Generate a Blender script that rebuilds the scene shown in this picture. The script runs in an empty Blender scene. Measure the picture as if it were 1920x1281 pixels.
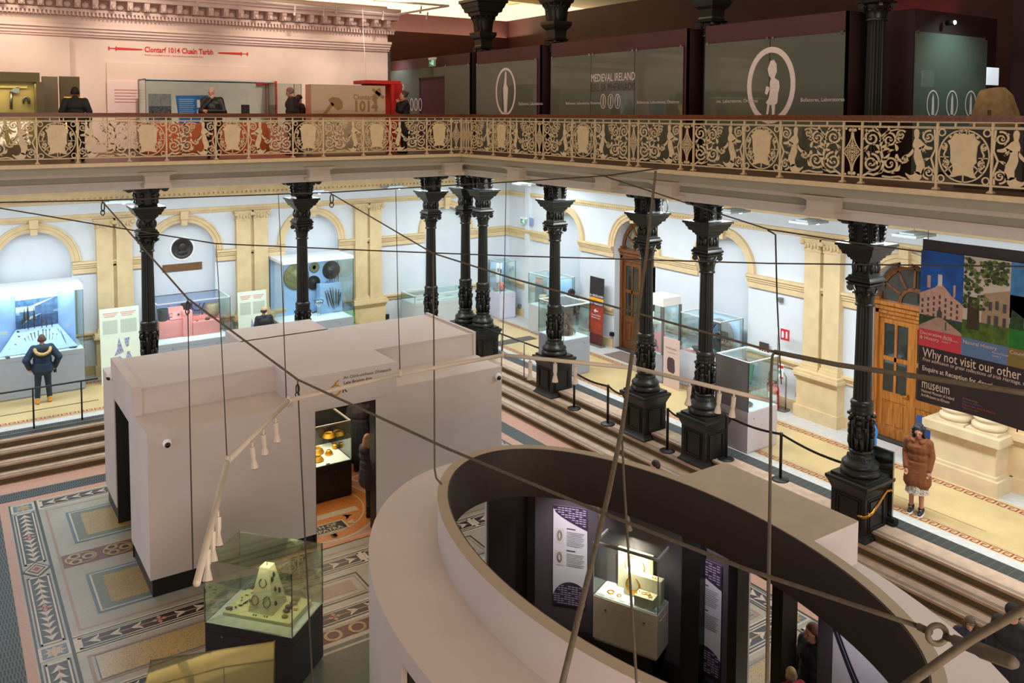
import bpy, math, random
from mathutils import Vector, Matrix
random.seed(7)
S=bpy.context.scene; COL=S.collection
sin,cos,pi=math.sin,math.cos,math.pi
# ---------------------------------------------------------------- camera model (image taken as 1920x1281)
F,PY,HC=1599.4,314.0,7.4
YAW,PIT,ROL=math.radians(55.924),math.radians(-3.551),math.radians(.1898)
fw=Vector((cos(YAW)*cos(PIT),sin(YAW)*cos(PIT),sin(PIT)))
_r=Vector((sin(YAW),-cos(YAW),0)); _u=_r.cross(fw)
rt=_r*cos(ROL)+_u*sin(ROL); up=_u*cos(ROL)-_r*sin(ROL)
EYE=Vector((0,0,HC))
def ray(x,y): return fw*F+rt*(x-960)-up*(y-PY)
def Z(x,y,z): d=ray(x,y); return EYE+d*((z-HC)/d.z)
def XX(x,y,X): d=ray(x,y); return EYE+d*(X/d.x)
def YY(x,y,Y): d=ray(x,y); return EYE+d*(Y/d.y)
def OD(x,y,D): return EYE+ray(x,y)*(D/F)
# ---------------------------------------------------------------- materials
def lin(c):
    return tuple(((v/255)/12.92 if v/255<=.04045 else ((v/255+.055)/1.055)**2.4) for v in c)
_M={}
def pm(name,col,rough=.6,metal=0.0,noise=.08,nscale=6.0,emit=0.0,spec=.5,bump=0.0,bscale=60.0,ecol=None):
    if name in _M: return _M[name]
    m=bpy.data.materials.new(name); m.use_nodes=True; nt=m.node_tree; N=nt.nodes; L=nt.links
    b=N['Principled BSDF']; c=lin(col)
    b.inputs['Roughness'].default_value=rough; b.inputs['Metallic'].default_value=metal
    b.inputs['Specular IOR Level'].default_value=spec
    tc=N.new('ShaderNodeTexCoord')
    if noise>0:
        nz=N.new('ShaderNodeTexNoise'); nz.inputs['Scale'].default_value=nscale; nz.inputs['Detail'].default_value=4
        L.new(tc.outputs['Object'],nz.inputs['Vector'])
        cr=N.new('ShaderNodeValToRGB'); e=cr.color_ramp.elements
        e[0].position=.3; e[1].position=.7
        e[0].color=tuple(v*(1-noise*1.6) for v in c)+(1,); e[1].color=tuple(min(1,v*(1+noise)) for v in c)+(1,)
        L.new(nz.outputs['Fac'],cr.inputs['Fac']); L.new(cr.outputs['Color'],b.inputs['Base Color'])
    else: b.inputs['Base Color'].default_value=c+(1,)
    if bump>0:
        n2=N.new('ShaderNodeTexNoise'); n2.inputs['Scale'].default_value=bscale
        L.new(tc.outputs['Object'],n2.inputs['Vector'])
        bp=N.new('ShaderNodeBump'); bp.inputs['Strength'].default_value=bump; bp.inputs['Distance'].default_value=.01
        L.new(n2.outputs['Fac'],bp.inputs['Height']); L.new(bp.outputs['Normal'],b.inputs['Normal'])
    if emit>0:
        b.inputs['Emission Color'].default_value=(lin(ecol) if ecol else c)+(1,); b.inputs['Emission Strength'].default_value=emit
    _M[name]=m; return m
def glass(name,col=(225,240,235),refl=.10,tint=1.0,rough=.02,body=0.0,bcol=(140,150,130)):
    if name in _M: return _M[name]
    m=bpy.data.materials.new(name); m.use_nodes=True; nt=m.node_tree; N=nt.nodes; L=nt.links; N.clear()
    o=N.new('ShaderNodeOutputMaterial'); t=N.new('ShaderNodeBsdfTransparent'); g=N.new('ShaderNodeBsdfGlossy')
    t.inputs['Color'].default_value=lin(col)+(1,); g.inputs['Roughness'].default_value=rough; g.inputs['Color'].default_value=(1,1,1,1)
    lw=N.new('ShaderNodeLayerWeight'); lw.inputs['Blend'].default_value=.35
    mm=N.new('ShaderNodeMath'); mm.operation='MULTIPLY_ADD'; mm.inputs[1].default_value=.3; mm.inputs[2].default_value=refl
    L.new(lw.outputs['Fresnel'],mm.inputs[0]); mx=N.new('ShaderNodeMixShader')
    L.new(mm.outputs[0],mx.inputs[0]); L.new(t.outputs[0],mx.inputs[1]); L.new(g.outputs[0],mx.inputs[2])
    out=mx
    if body>0:
        d=N.new('ShaderNodeBsdfDiffuse'); d.inputs['Color'].default_value=lin(bcol)+(1,)
        m2=N.new('ShaderNodeMixShader'); m2.inputs[0].default_value=body
        L.new(mx.outputs[0],m2.inputs[1]); L.new(d.outputs[0],m2.inputs[2]); out=m2
    L.new(out.outputs[0],o.inputs['Surface']); _M[name]=m; return m
def speckle(name,base,dots,scale=60,rough=.35,thr=.28,big=1.2):
    """terrazzo / mosaic: voronoi chips over a mottled ground"""
    if name in _M: return _M[name]
    m=pm(name,base,rough,noise=.10,nscale=big); nt=m.node_tree; N=nt.nodes; L=nt.links
    b=N['Principled BSDF']; src=b.inputs['Base Color'].links[0].from_socket
    tc=[n for n in N if n.type=='TEX_COORD'][0]
    v=N.new('ShaderNodeTexVoronoi'); v.inputs['Scale'].default_value=scale; L.new(tc.outputs['Object'],v.inputs['Vector'])
    cr=N.new('ShaderNodeValToRGB'); cr.color_ramp.elements[0].position=thr-.05; cr.color_ramp.elements[1].position=thr+.05
    cr.color_ramp.elements[0].color=(1,1,1,1); cr.color_ramp.elements[1].color=(0,0,0,1)
    L.new(v.outputs['Distance'],cr.inputs['Fac'])
    mx=N.new('ShaderNodeMixRGB'); mx.inputs['Color2'].default_value=lin(dots)+(1,)
    L.new(cr.outputs['Color'],mx.inputs['Fac']); L.new(src,mx.inputs['Color1']); L.new(mx.outputs['Color'],b.inputs['Base Color'])
    return m
def wood(name,c1,c2,rough=.4,scale=3,axis='Z'):
    if name in _M: return _M[name]
    m=pm(name,c1,rough,noise=0); nt=m.node_tree; N=nt.nodes; L=nt.links; b=N['Principled BSDF']
    tc=[n for n in N if n.type=='TEX_COORD'][0]
    w=N.new('ShaderNodeTexNoise'); w.inputs['Scale'].default_value=scale; w.inputs['Detail'].default_value=6
    mp=N.new('ShaderNodeMapping'); mp.inputs['Scale'].default_value=(6,6,.5) if axis=='Z' else ((.5,6,6) if axis=='X' else (6,.5,6))
    L.new(tc.outputs['Object'],mp.inputs['Vector']); L.new(mp.outputs['Vector'],w.inputs['Vector'])
    cr=N.new('ShaderNodeValToRGB'); cr.color_ramp.elements[0].position=.35; cr.color_ramp.elements[1].position=.65
    cr.color_ramp.elements[0].color=lin(c2)+(1,); cr.color_ramp.elements[1].color=lin(c1)+(1,)
    L.new(w.outputs['Fac'],cr.inputs['Fac']); L.new(cr.outputs['Color'],b.inputs['Base Color']); return m
def holes(name,light,dark,sx,sy,rough=.5):
    """cast grating: brick-texture slots"""
    if name in _M: return _M[name]
    m=pm(name,light,rough,metal=.3,noise=0); nt=m.node_tree; N=nt.nodes; L=nt.links; b=N['Principled BSDF']
    tc=[n for n in N if n.type=='TEX_COORD'][0]
    br=N.new('ShaderNodeTexBrick'); br.inputs['Color1'].default_value=lin(dark)+(1,); br.inputs['Color2'].default_value=lin(dark)+(1,)
    br.inputs['Mortar'].default_value=lin(light)+(1,); br.inputs['Scale'].default_value=1
    br.inputs['Brick Width'].default_value=sx; br.inputs['Row Height'].default_value=sy; br.inputs['Mortar Size'].default_value=min(sx,sy)*.28
    L.new(tc.outputs['Object'],br.inputs['Vector']); L.new(br.outputs['Color'],b.inputs['Base Color']); return m
# ---------------------------------------------------------------- mesh builder
def frame(o,xd,yd):
    x=Vector(xd).normalized(); y=Vector(yd).normalized(); z=x.cross(y); m=Matrix.Identity(4)
    for i in range(3): m[i][0]=x[i]; m[i][1]=y[i]; m[i][2]=z[i]; m[i][3]=o[i]
    return m
def TR(x,y,z,rz=0): return Matrix.Translation((x,y,z))@Matrix.Rotation(rz,4,'Z')
def wloc(p):
    v=Vector((0,0,0))
    while p: v=v+p.location; p=p.parent
    return v
class MB:
    def __init__(s,mat=None): s.v=[];s.f=[];s.mi=[];s.sm=[];s.mats=[];s.k=0;s.M=Matrix.Identity(4); s.use(mat) if mat else None
    def use(s,m):
        if m not in s.mats: s.mats.append(m)
        s.k=s.mats.index(m); return s
    def at(s,M): s.M=M; return s
    def add(s,V,Fc,smooth=False):
        n=len(s.v); M=s.M
        s.v+=[tuple(M@Vector(p)) for p in V]
        for f in Fc: s.f.append([i+n for i in f]); s.mi.append(s.k); s.sm.append(smooth)
        return s
    def box(s,x0,y0,z0,x1,y1,z1):
        x0,x1=min(x0,x1),max(x0,x1); y0,y1=min(y0,y1),max(y0,y1); z0,z1=min(z0,z1),max(z0,z1)
        return s.add([(x0,y0,z0),(x1,y0,z0),(x1,y1,z0),(x0,y1,z0),(x0,y0,z1),(x1,y0,z1),(x1,y1,z1),(x0,y1,z1)],
            [(0,3,2,1),(4,5,6,7),(0,1,5,4),(1,2,6,5),(2,3,7,6),(3,0,4,7)])
    def poly(s,P): return s.add(P,[tuple(range(len(P)))])
    def rect(s,x0,y0,x1,y1,z=0): return s.poly([(x0,y0,z),(x1,y0,z),(x1,y1,z),(x0,y1,z)])
    def prism(s,P,z0,z1):
        n=len(P)
        a=sum(P[i][0]*P[(i+1)%n][1]-P[(i+1)%n][0]*P[i][1] for i in range(n))
        if a<0: P=P[::-1]
        return s.add([(p[0],p[1],z0) for p in P]+[(p[0],p[1],z1) for p in P],
            [tuple(range(n))[::-1],tuple(range(n,2*n))]+[(i,(i+1)%n,n+(i+1)%n,n+i) for i in range(n)])
    def lathe(s,prof,n=20,smooth=True,sx=1,sy=1,a0=0,a1=2*pi):
        full=abs(a1-a0-2*pi)<1e-6; V=[];Fc=[]; m=n if full else n+1
        for r,z in prof:
            for i in range(m):
                a=a0+(a1-a0)*i/n; V.append((r*cos(a)*sx,r*sin(a)*sy,z))
        for j in range(len(prof)-1):
            for i in range(n):
                i2=(i+1)%m
                Fc.append((j*m+i,j*m+i2,(j+1)*m+i2,(j+1)*m+i))
        if full:
            if prof[0][0]>1e-5: Fc.append(tuple(range(m))[::-1])
            if prof[-1][0]>1e-5: Fc.append(tuple((len(prof)-1)*m+i for i in range(m)))
        return s.add(V,Fc,smooth)
    def sq(s,prof):
        """square-plan lathe: prof of (half width, z)"""
        V=[];Fc=[]
        for r,z in prof: V+=[(-r,-r,z),(r,-r,z),(r,r,z),(-r,r,z)]
        for j in range(len(prof)-1):
            for i in range(4): Fc.append((j*4+i,j*4+(i+1)%4,j*4+4+(i+1)%4,j*4+4+i))
        Fc.append((3,2,1,0)); k=len(prof)*4-4; Fc.append((k,k+1,k+2,k+3)); return s.add(V,Fc)
    def tube(s,P,r,n=8,smooth=True,cap=True):
        P=[Vector(p) for p in P]; R=r if isinstance(r,(list,tuple)) else [r]*len(P); V=[];Fc=[]; prev=None
        for i,p in enumerate(P):
            t=(P[min(i+1,len(P)-1)]-P[max(i-1,0)]).normalized()
            a=prev if prev else (Vector((0,0,1)) if abs(t.z)<.9 else Vector((1,0,0)))
            a=(a-t*a.dot(t)); a=a.normalized() if a.length>1e-6 else t.orthogonal().normalized(); b=t.cross(a); prev=a
            for k in range(n): q=p+a*(R[i]*cos(2*pi*k/n))+b*(R[i]*sin(2*pi*k/n)); V.append(tuple(q))
        for i in range(len(P)-1):
            for k in range(n): Fc.append((i*n+k,i*n+(k+1)%n,(i+1)*n+(k+1)%n,(i+1)*n+k))
        if cap: Fc.append(tuple(range(n))[::-1]); Fc.append(tuple((len(P)-1)*n+k for k in range(n)))
        return s.add(V,Fc,smooth)
    def ell(s,c,rx,ry=None,rz=None,n=14,m=9,smooth=True):
        ry=ry or rx; rz=rz or rx; V=[(c[0],c[1],c[2]-rz)];Fc=[]
        for j in range(1,m):
            t=-pi/2+pi*j/m
            for i in range(n): a=2*pi*i/n; V.append((c[0]+rx*cos(t)*cos(a),c[1]+ry*cos(t)*sin(a),c[2]+rz*sin(t)))
        V.append((c[0],c[1],c[2]+rz)); T=len(V)-1
        for i in range(n):
            Fc.append((0,1+(i+1)%n,1+i)); Fc.append((T,T-n+i,T-n+(i+1)%n))
            for j in range(m-2): a=1+j*n; Fc.append((a+i,a+(i+1)%n,a+n+(i+1)%n,a+n+i))
        return s.add(V,Fc,smooth)
    def strip(s,P,w,t=0.0,z=0.0):
        """flat ribbon along 2D path in local XY, width(s) w, thickness t"""
        n=len(P); W=w if isinstance(w,(list,tuple)) else [w]*n; A=[];B=[]
        for i in range(n):
            a=P[max(i-1,0)]; b=P[min(i+1,n-1)]; dx,dy=b[0]-a[0],b[1]-a[1]; l=math.hypot(dx,dy) or 1
            nx,ny=-dy/l*W[i]/2,dx/l*W[i]/2; A.append((P[i][0]+nx,P[i][1]+ny)); B.append((P[i][0]-nx,P[i][1]-ny))
        V=[(p[0],p[1],z+t) for p in A]+[(p[0],p[1],z+t) for p in B]
        Fc=[(i,n+i,n+i+1,i+1) for i in range(n-1)]
        if t>0:
            V+=[(p[0],p[1],z) for p in A]+[(p[0],p[1],z) for p in B]; m=2*n
            Fc+=[(m+i,m+i+1,m+n+i+1,m+n+i) for i in range(n-1)]+[(i,i+1,m+i+1,m+i) for i in range(n-1)]+[(n+i+1,n+i,m+n+i,m+n+i+1) for i in range(n-1)]
        return s.add(V,Fc)
    def ring(s,c,R,w,t=0,z=0,n=28,sx=1.0,sy=1.0):
        return s.strip([(c[0]+R*sx*cos(2*pi*i/n),c[1]+R*sy*sin(2*pi*i/n)) for i in range(n+1)],w,t,z)
    def text(s,str_,size,x=0,y=0,z=0,bold=0.0,align='LEFT',shear=0.0,sx=1.0,space=1.0):
        V,Fc=text_mesh(str_,bold,align,shear,space); return s.add([(x+v[0]*size*sx,y+v[1]*size,z) for v in V],Fc)
    def build(s,name,parent=None,mods=None,origin=None,world=True):
        me=bpy.data.meshes.new(name); V=s.v
        o=bpy.data.objects.new(name,me)
        if parent is not None:
            o.parent=parent
            if world:
                w=wloc(parent); V=[(v[0]-w.x,v[1]-w.y,v[2]-w.z) for v in V]
        elif world:
            if origin is None:
                xs=[v[0] for v in V]; ys=[v[1] for v in V]; zs=[v[2] for v in V]
                origin=((min(xs)+max(xs))/2,(min(ys)+max(ys))/2,min(zs))
            V=[(v[0]-origin[0],v[1]-origin[1],v[2]-origin[2]) for v in V]; o.location=origin
        me.from_pydata(V,[],s.f)
        for m in s.mats: me.materials.append(m)
        me.polygons.foreach_set('material_index',s.mi); me.polygons.foreach_set('use_smooth',s.sm); me.update()
        COL.objects.link(o)
        return o
_T={}
def text_mesh(t,bold,align,shear,space):
    k=(t,bold,align,shear,space)
    if k in _T: return _T[k]
    cu=bpy.data.curves.new('txt','FONT'); cu.body=t; cu.size=1; cu.offset=bold; cu.align_x=align; cu.shear=shear; cu.space_character=space; cu.resolution_u=2
    o=bpy.data.objects.new('txt',cu); COL.objects.link(o)
    dg=bpy.context.evaluated_depsgraph_get(); me=o.evaluated_get(dg).to_mesh()
    V=[tuple(v.co) for v in me.vertices]; Fc=[tuple(p.vertices) for p in me.polygons]
    o.evaluated_get(dg).to_mesh_clear(); bpy.data.objects.remove(o); bpy.data.curves.remove(cu)
    _T[k]=(V,Fc); return _T[k]
# ---------------------------------------------------------------- naming
def tag(o,label,cat,group=None,kind='thing'):
    o['label']=label; o['category']=cat; o['kind']=kind
    if group: o['group']=group
    return o
def thing(name,label,cat,loc,group=None):
    o=bpy.data.objects.new(name,None); o.empty_display_size=.1; COL.objects.link(o); o.location=loc; return tag(o,label,cat,group)
def struct(o,label=None):
    o['kind']='structure'
    if label: o['label']=label
    return o
def plabel(o,label): o['label']=label; return o
def copy_tree(o,parent=None):
    c=o.copy(); COL.objects.link(c); c.parent=parent
    for ch in o.children: copy_tree(ch,c)
    return c
ORD=['first','second','third','fourth','fifth','sixth','seventh','eighth','ninth','tenth','eleventh','twelfth','thirteenth','fourteenth','fifteenth']
# ---------------------------------------------------------------- shared materials
ZS=-.65; ZB=6.29; XER=12.5; YNR=21.05; YW=26.35; XW=17.7
plaster=pm('cool_plaster',(206,213,218),.8,noise=.02,nscale=2)
stone=pm('bath_stone',(208,184,140),.75,noise=.07,nscale=3,bump=.15)
marble=pm('pale_marble',(196,192,182),.4,noise=.06,nscale=4)
iron=pm('painted_iron',(31,31,26),.36,noise=.10,nscale=14,spec=.35)
pinkw=pm('pavilion_paint',(202,190,182),.7,noise=.03,nscale=1.2)
black=pm('black_paint',(20,19,18),.45,noise=.05)
dark=pm('dark_liner',(52,41,34),.6,noise=.05)
white=pm('white_paint',(232,232,230),.5,noise=.02)
cream=pm('cream_iron',(212,190,148),.5,noise=.06,nscale=10)
brass=pm('brass',(190,130,60),.25,metal=1,noise=.08)
gold=pm('gold',(226,160,50),.28,metal=.75,noise=.06,nscale=30)
steel=pm('steel',(150,150,148),.3,metal=1,noise=.04)
bronze=pm('dull_bronze',(74,72,60),.5,metal=.5,noise=.2,nscale=30)
caseg=glass('case_glass',(246,252,250),.03)
ggreen=glass('green_glass',(238,243,232),.05)
# ================================================================ SUNKEN FLOOR (mosaic)
m_white=speckle('mosaic_white',(150,143,126),(120,112,96),70,.35)
m_tan=speckle('mosaic_gold',(160,132,78),(96,76,40),42,.3,.3)
m_blk=pm('mosaic_black',(33,29,26),.4,noise=.15,nscale=40)
m_cream=pm('mosaic_cream',(184,172,150),.4,noise=.12,nscale=30)
m_pink=pm('mosaic_pink',(174,132,110),.45,noise=.08,nscale=20)
m_sal=pm('mosaic_salmon',(176,116,92),.4,noise=.1,nscale=30)
m_teal=pm('mosaic_teal',(98,104,90),.4,noise=.1,nscale=20)
m_blue=pm('mosaic_blue',(74,96,108),.4,noise=.1,nscale=20)
m_red=pm('mosaic_red',(98,46,40),.4,noise=.1,nscale=30)
m_brn=pm('mosaic_line',(142,112,92),.4,noise=.1,nscale=30)
m_or=pm('mosaic_ochre',(188,118,58),.4,noise=.12,nscale=16)
m_grate=holes('floor_grating',(74,80,78),(16,18,18),.045,.16)
FL=MB(m_pink)
L=lambda k: ZS+.0016*k
FL.box(-6,-3,ZS-.3,13,21.6,ZS)
def fr(x0,y0,x1,y1,m,k): FL.use(m).rect(x0,y0,x1,y1,L(k))
def frt(x0,y0,x1,y1,w,m,k):
    fr(x0,y0,x1,y0+w,m,k); fr(x0,y1-w,x1,y1,m,k); fr(x0,y0+w,x0+w,y1-w,m,k); fr(x1-w,y0+w,x1,y1-w,m,k)
def leaf(o,d,s,side,k,m,curl=.9):
    """one pointed leaf at o along d (unit 2D), length s"""
    nx,ny=-d[1]*side,d[0]*side; P=[]
    for a,b in ((0,0),(.25,.20),(.5,.34),(.75,.46),(1.05,.75),(1.0,.35),(.8,.08),(.45,-.02)):
        P.append((o[0]+d[0]*a*s+nx*b*s*curl,o[1]+d[1]*a*s+ny*b*s*curl,L(k)))
    if side<0: P=P[::-1]
    FL.use(m).poly(P)
def leafband(o,d,length,w,k,n,flower=True,mleaf=None):
    """black band with stem, paired leaves and a salmon flower; o start centre, d direction"""
    nx,ny=-d[1],d[0]
    def q(a,b,kk): return (o[0]+d[0]*a+nx*b,o[1]+d[1]*a+ny*b,L(kk))
    def bar(a0,a1,b0,b1,m,kk): FL.use(m).poly([q(a0,b0,kk),q(a1,b0,kk),q(a1,b1,kk),q(a0,b1,kk)])
    bar(0,length,-w/2,w/2,m_blk,k); h=w/2
    bar(0,length,-h*.86,-h*.72,m_cream,k+1); bar(0,length,h*.72,h*.86,m_cream,k+1); bar(0,.05,-h*.86,h*.86,m_cream,k+1); bar(length-.05,length,-h*.86,h*.86,m_cream,k+1)
    a0,a1=.08,length-.08; bar(a0,a1,-.010,.010,m_sal,k+1)
    st=(a1-a0)/n; mid=n//2
    for i in range(n):
        a=a0+st*(i+.15)
        if flower and i==mid:
            for dx,dy in ((1,0),(-1,0),(0,1),(0,-1)):
                c=q(a+st*.4,0,k+2); r=.09
                FL.use(m_sal).poly([(c[0]+(d[0]*dx+nx*dy)*r*t+(-(d[1]*dx+ny*dy))*u*r, c[1]+(d[1]*dx+ny*dy)*r*t+(d[0]*dx+nx*dy)*u*r, L(k+2)) for t,u in ((.1,0),(.7,-.42),(1.35,0),(.7,.42))])
            continue
        dd=d if i<mid or not flower else (-d[0],-d[1])
        aa=a if i<mid or not flower else a+st*.75
        for sd in (1,-1): leaf(q(aa,0,k)[:2],dd,min(st*.82,.16),sd,k+2,mleaf or m_cream,.95)
def bluesq(x0,y0,x1,y1,k):
    fr(x0,y0,x1,y1,m_cream,k); fr(x0+.04,y0+.04,x1-.04,y1-.04,m_blue,k+1); cx,cy=(x0+x1)/2,(y0+y1)/2; r=(x1-x0)/2*.8
    FL.use(m_tan).poly([(cx+r*(1 if i%2==0 else .55)*cos(i*pi/8),cy+r*(1 if i%2==0 else .55)*sin(i*pi/8),L(k+2)) for i in range(16)])
# west border strip X 1.0..1.47 (mirrored east 10.93..11.4), north strip Y 19.38..19.82
fr(.98,-3,11.42,19.84,m_white,1)
def vborder(xa,xb):
    for y in (19.38,13.79,8.2,2.6): bluesq(xa+.03,y+.02,xb-.05,y+.40,3)
    fr(xa,-3,xa+.035,19.84,m_blk,2); fr(xb-.05,-3,xb,19.84,m_blk,2); cx=(xa+xb)/2-.01
    for y0,y1 in ((17.0,19.32),(14.24,16.5),(11.4,13.72),(8.66,10.94),(5.8,8.14),(3.06,5.4)): leafband((cx,y1),(0,-1),y1-y0,.36,3,11)
    for yc in (16.76,11.17,5.6):
        for r,m in ((.30,m_blk),(.25,m_cream),(.20,m_blk),(.15,m_pink),(.08,m_red)):
            FL.use(m).poly([(cx-r*.75,yc,L(6+int(30*(.32-r)))),(cx,yc-r,L(6+int(30*(.32-r)))),(cx+r*.75,yc,L(6+int(30*(.32-r)))),(cx,yc+r,L(6+int(30*(.32-r))))])
vborder(1.0,1.5); vborder(10.93,11.42)
fr(1.5,19.36,10.93,19.84,m_cream,2)
for x0 in (1.54,3.9,6.25,8.6): leafband((x0,19.6),(1,0),2.3,.38,3,9,False)
# bays between: bands at Y 13.8-14.2 etc
for yb in (13.99,8.4,2.8):
    fr(1.5,yb-.26,10.93,yb+.26,m_cream,2); fr(1.5,yb-.23,10.93,yb-.2,m_blk,3); fr(1.5,yb+.2,10.93,yb+.23,m_blk,3)
    for x0 in (1.56,3.9,6.25,8.6): leafband((x0,yb),(1,0),2.28,.34,4,7,True)
fr(1.5,12.26,10.93,12.72,m_cream,2)
for x0 in (1.56,3.9,6.25,8.6): leafband((x0,12.5),(1,0),2.28,.34,4,7,True)
for (x0,y0,x1,y1) in ((1.6,14.36,10.8,19.24),): frt(x0,y0,x1,y1,.045,m_brn,2)
for xo in (1.93,4.6,7.2,9.0):
    for y0,y1 in ((17.40,18.88),(14.70,16.12)):
        x1=xo+1.5; fr(xo,y0,x1,y1,m_blue,3); fr(xo+.05,y0+.05,x1-.05,y1-.05,m_cream,4); fr(xo+.08,y0+.08,x1-.08,y1-.08,m_teal,5); fr(xo+.24,y0+.23,x1-.24,y1-.22,m_tan,6)
fr(1.65,16.52,10.75,17.03,m_red,2)
for i in range(14):
    cx=1.95+i*.62
    for sx,sy in ((-.1,.11),(-.1,-.11),(.12,0)):
        FL.use(m_tan).at(Matrix.Translation((0,0,L(5)))); FL.ring((cx+sx,16.775+sy),.085,.05,n=14); FL.use(m_blk); FL.ring((cx+sx,16.775+sy),.045,.03,0,.001,n=12)
    FL.use(m_tan); FL.ring((cx,16.775),.2,.03,0,-.001,n=18,sx=1.25); FL.at(Matrix.Identity(4))
# big gold panels with blue line
for (x0,y0,x1,y1) in ((1.62,12.85,4.7,13.62),(1.62,8.75,10.8,12.1),(1.62,3.1,10.8,8.05)):
    frt(x0,y0,x1,y1,.05,m_brn,3); frt(x0+.09,y0+.06,x1-.09,y1-.06,.02,m_blue,3); fr(x0+.11,y0+.08,x1-.11,y1-.08,m_tan,3)
# green fields and marsh panel inside the oval
fr(3.2,9.0,5.6,11.9,m_cream,5); fr(3.3,9.1,5.5,11.8,m_teal,6); frt(3.4,9.2,5.4,11.7,.05,m_cream,7)
fr(3.0,11.9,5.8,12.2,m_red,5)
for i in range(7):
    FL.use(m_tan).at(Matrix.Translation((0,0,L(7)))); FL.ring((3.25+i*.4,12.05),.12,.05,n=16); FL.at(Matrix.Identity(4))
fr(7.2,3.4,9.9,7.6,m_blue,5); fr(7.3,3.5,9.8,7.5,m_cream,6); rr=random.Random(3)
for i in range(60):
    x=rr.uniform(7.45,9.65); y=rr.uniform(3.7,7.3); a=rr.uniform(0,6.3); s=rr.uniform(.08,.2)
    leaf((x,y),(cos(a),sin(a)),s,1 if i%2 else -1,7,m_teal if i%3 else m_blk)
# mosaic seen through the pavilion door: ochre oval with DEATH OF CLEOPATRA tablet
fr(4.6,14.7,9.2,18.6,m_pink,7)
cx,cy=6.1,16.2
for r,m,k in ((1.0,m_cream,8),(.965,m_or,9),(.80,m_cream,10),(.775,m_or,11)):
    FL.use(m).poly([(cx+r*1.6*.80*cos(2*pi*i/40),cy+r*1.42*sin(2*pi*i/40),L(k)) for i in range(40)])
fr(4.6,14.62,9.2,14.70,m_or,9); fr(4.6,14.72,9.2,14.74,m_cream,9)
fr(5.2,15.72,6.9,15.92,m_cream,12); fr(4.8,16.9,9,18.6,m_sal,12)
for i in range(10):
    for j in range(3):
        FL.use(m_or if (i+j)%2 else m_cream).at(Matrix.Translation((0,0,L(13)))); FL.ring((5+i*.42,17.1+j*.5),.15,.06,n=16); FL.at(Matrix.Identity(4))
fr(5.35,15.12,6.46,15.52,m_cream,13); fr(5.40,15.16,6.42,15.48,m_blk,14)
FL.use(m_cream).at(frame((5.9,15.34,L(15)),(1,0,0),(0,1,0))); FL.text('DEATH OF',.16,0,0,0,.02,'CENTER'); FL.text('CLEOPATRA',.16,0,-.155,0,.02,'CENTER'); FL.at(Matrix.Identity(4))
FL.use(m_cream).poly([(6.46,15.32,L(14)),(6.64,15.42,L(14)),(6.6,15.32,L(14)),(6.64,15.2,L(14))])
for t in range(5): leaf((6.5+.05*t,15.45+.03*t),(cos(.5+.5*t),sin(.5+.5*t)),.14,1,15,m_blk); leaf((6.0+.04*t,15.06),(cos(-.3-.5*t),sin(-.3-.5*t)),.15,-1,15,m_blk)
for xa in (4.85,7.2,9.2): frt(xa,12.86,xa+1.05,13.58,.03,m_blk,3); frt(xa+.07,12.93,xa+.98,13.51,.02,m_brn,3); fr(xa+.2,13.05,xa+.85,13.4,m_brn,3)
for xa in (6.2,8.6):
    fr(xa,12.9,xa+.75,13.56,m_red,3); FL.use(m_cream).at(Matrix.Translation((0,0,L(5)))); FL.ring((xa+.37,13.23),.22,.07,n=20); FL.ring((xa+.37,13.23),.08,.04,n=14); FL.at(Matrix.Identity(4))
# gratings round the edge
fr(-6,20.07,12.1,20.51,m_grate,3); fr(.40,-3,.84,20.07,m_grate,3); fr(11.68,-3,12.1,20.07,m_grate,3)
FL.use(m_blk)
struct(FL.build('floor',origin=(0,0,0)),'sunken mosaic floor of the hall')
# ================================================================ TERRACE AND STEPS
t_tan=speckle('terrazzo_tan',(196,172,122),(168,136,84),55,.3,.22)
t_wht=pm('terrace_white',(186,184,178),.45,noise=.06,nscale=8)
t_red=pm('terrace_red',(140,62,50),.5,noise=.1,nscale=20)
t_lip=pm('step_stone',(176,150,126),.55,noise=.10,nscale=5)
t_ris=pm('step_riser',(88,72,44),.7,noise=.12,nscale=4)
t_lin=pm('step_line',(48,40,38),.6,noise=0)
TE=MB(t_tan)
TE.box(-6,22.05,-.8,17.75,26.6,0); TE.box(13.66,-3,-.8,17.75,22.05,0)
def tr(x0,y0,x1,y1,m,k): TE.use(m).rect(x0,y0,x1,y1,.0015*k)
def key(P,Q,w,k):
    """greek-key strip from P to Q, width w to the left"""
    d=Vector((Q[0]-P[0],Q[1]-P[1])); n=max(1,int(d.length/(w*1.15))); d=d/n; nrm=Vector((-d.y,d.x)).normalized()*w
    for i in range(n):
        o=Vector(P)+d*i
        def cell(a0,b0,a1,b1): TE.use(t_red).poly([tuple(o+d*a+nrm*b)+(.0015*k,) for a,b in ((a0,b0),(a1,b0),(a1,b1),(a0,b1))])
        cell(0,0,.95,.16); cell(.0,.16,.16,1); cell(.16,.84,.8,1); cell(.64,.36,.8,.84); cell(.36,.36,.64,.52)
# north run
tr(-6,22.05,13.66,22.16,t_lip,1); tr(-6,22.16,13.3,22.42,black,1); tr(-6,22.44,14.1,22.68,m_grate,1); tr(-6,22.68,14.45,22.98,t_wht,1)
tr(-6,23.02,14.7,23.05,t_lip,1); key((-6,23.1),(14.4,23.1),.16,2); key((-6,25.5),(16.5,25.5),.16,2); tr(-6,25.7,17,26.4,t_wht,1)
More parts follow.
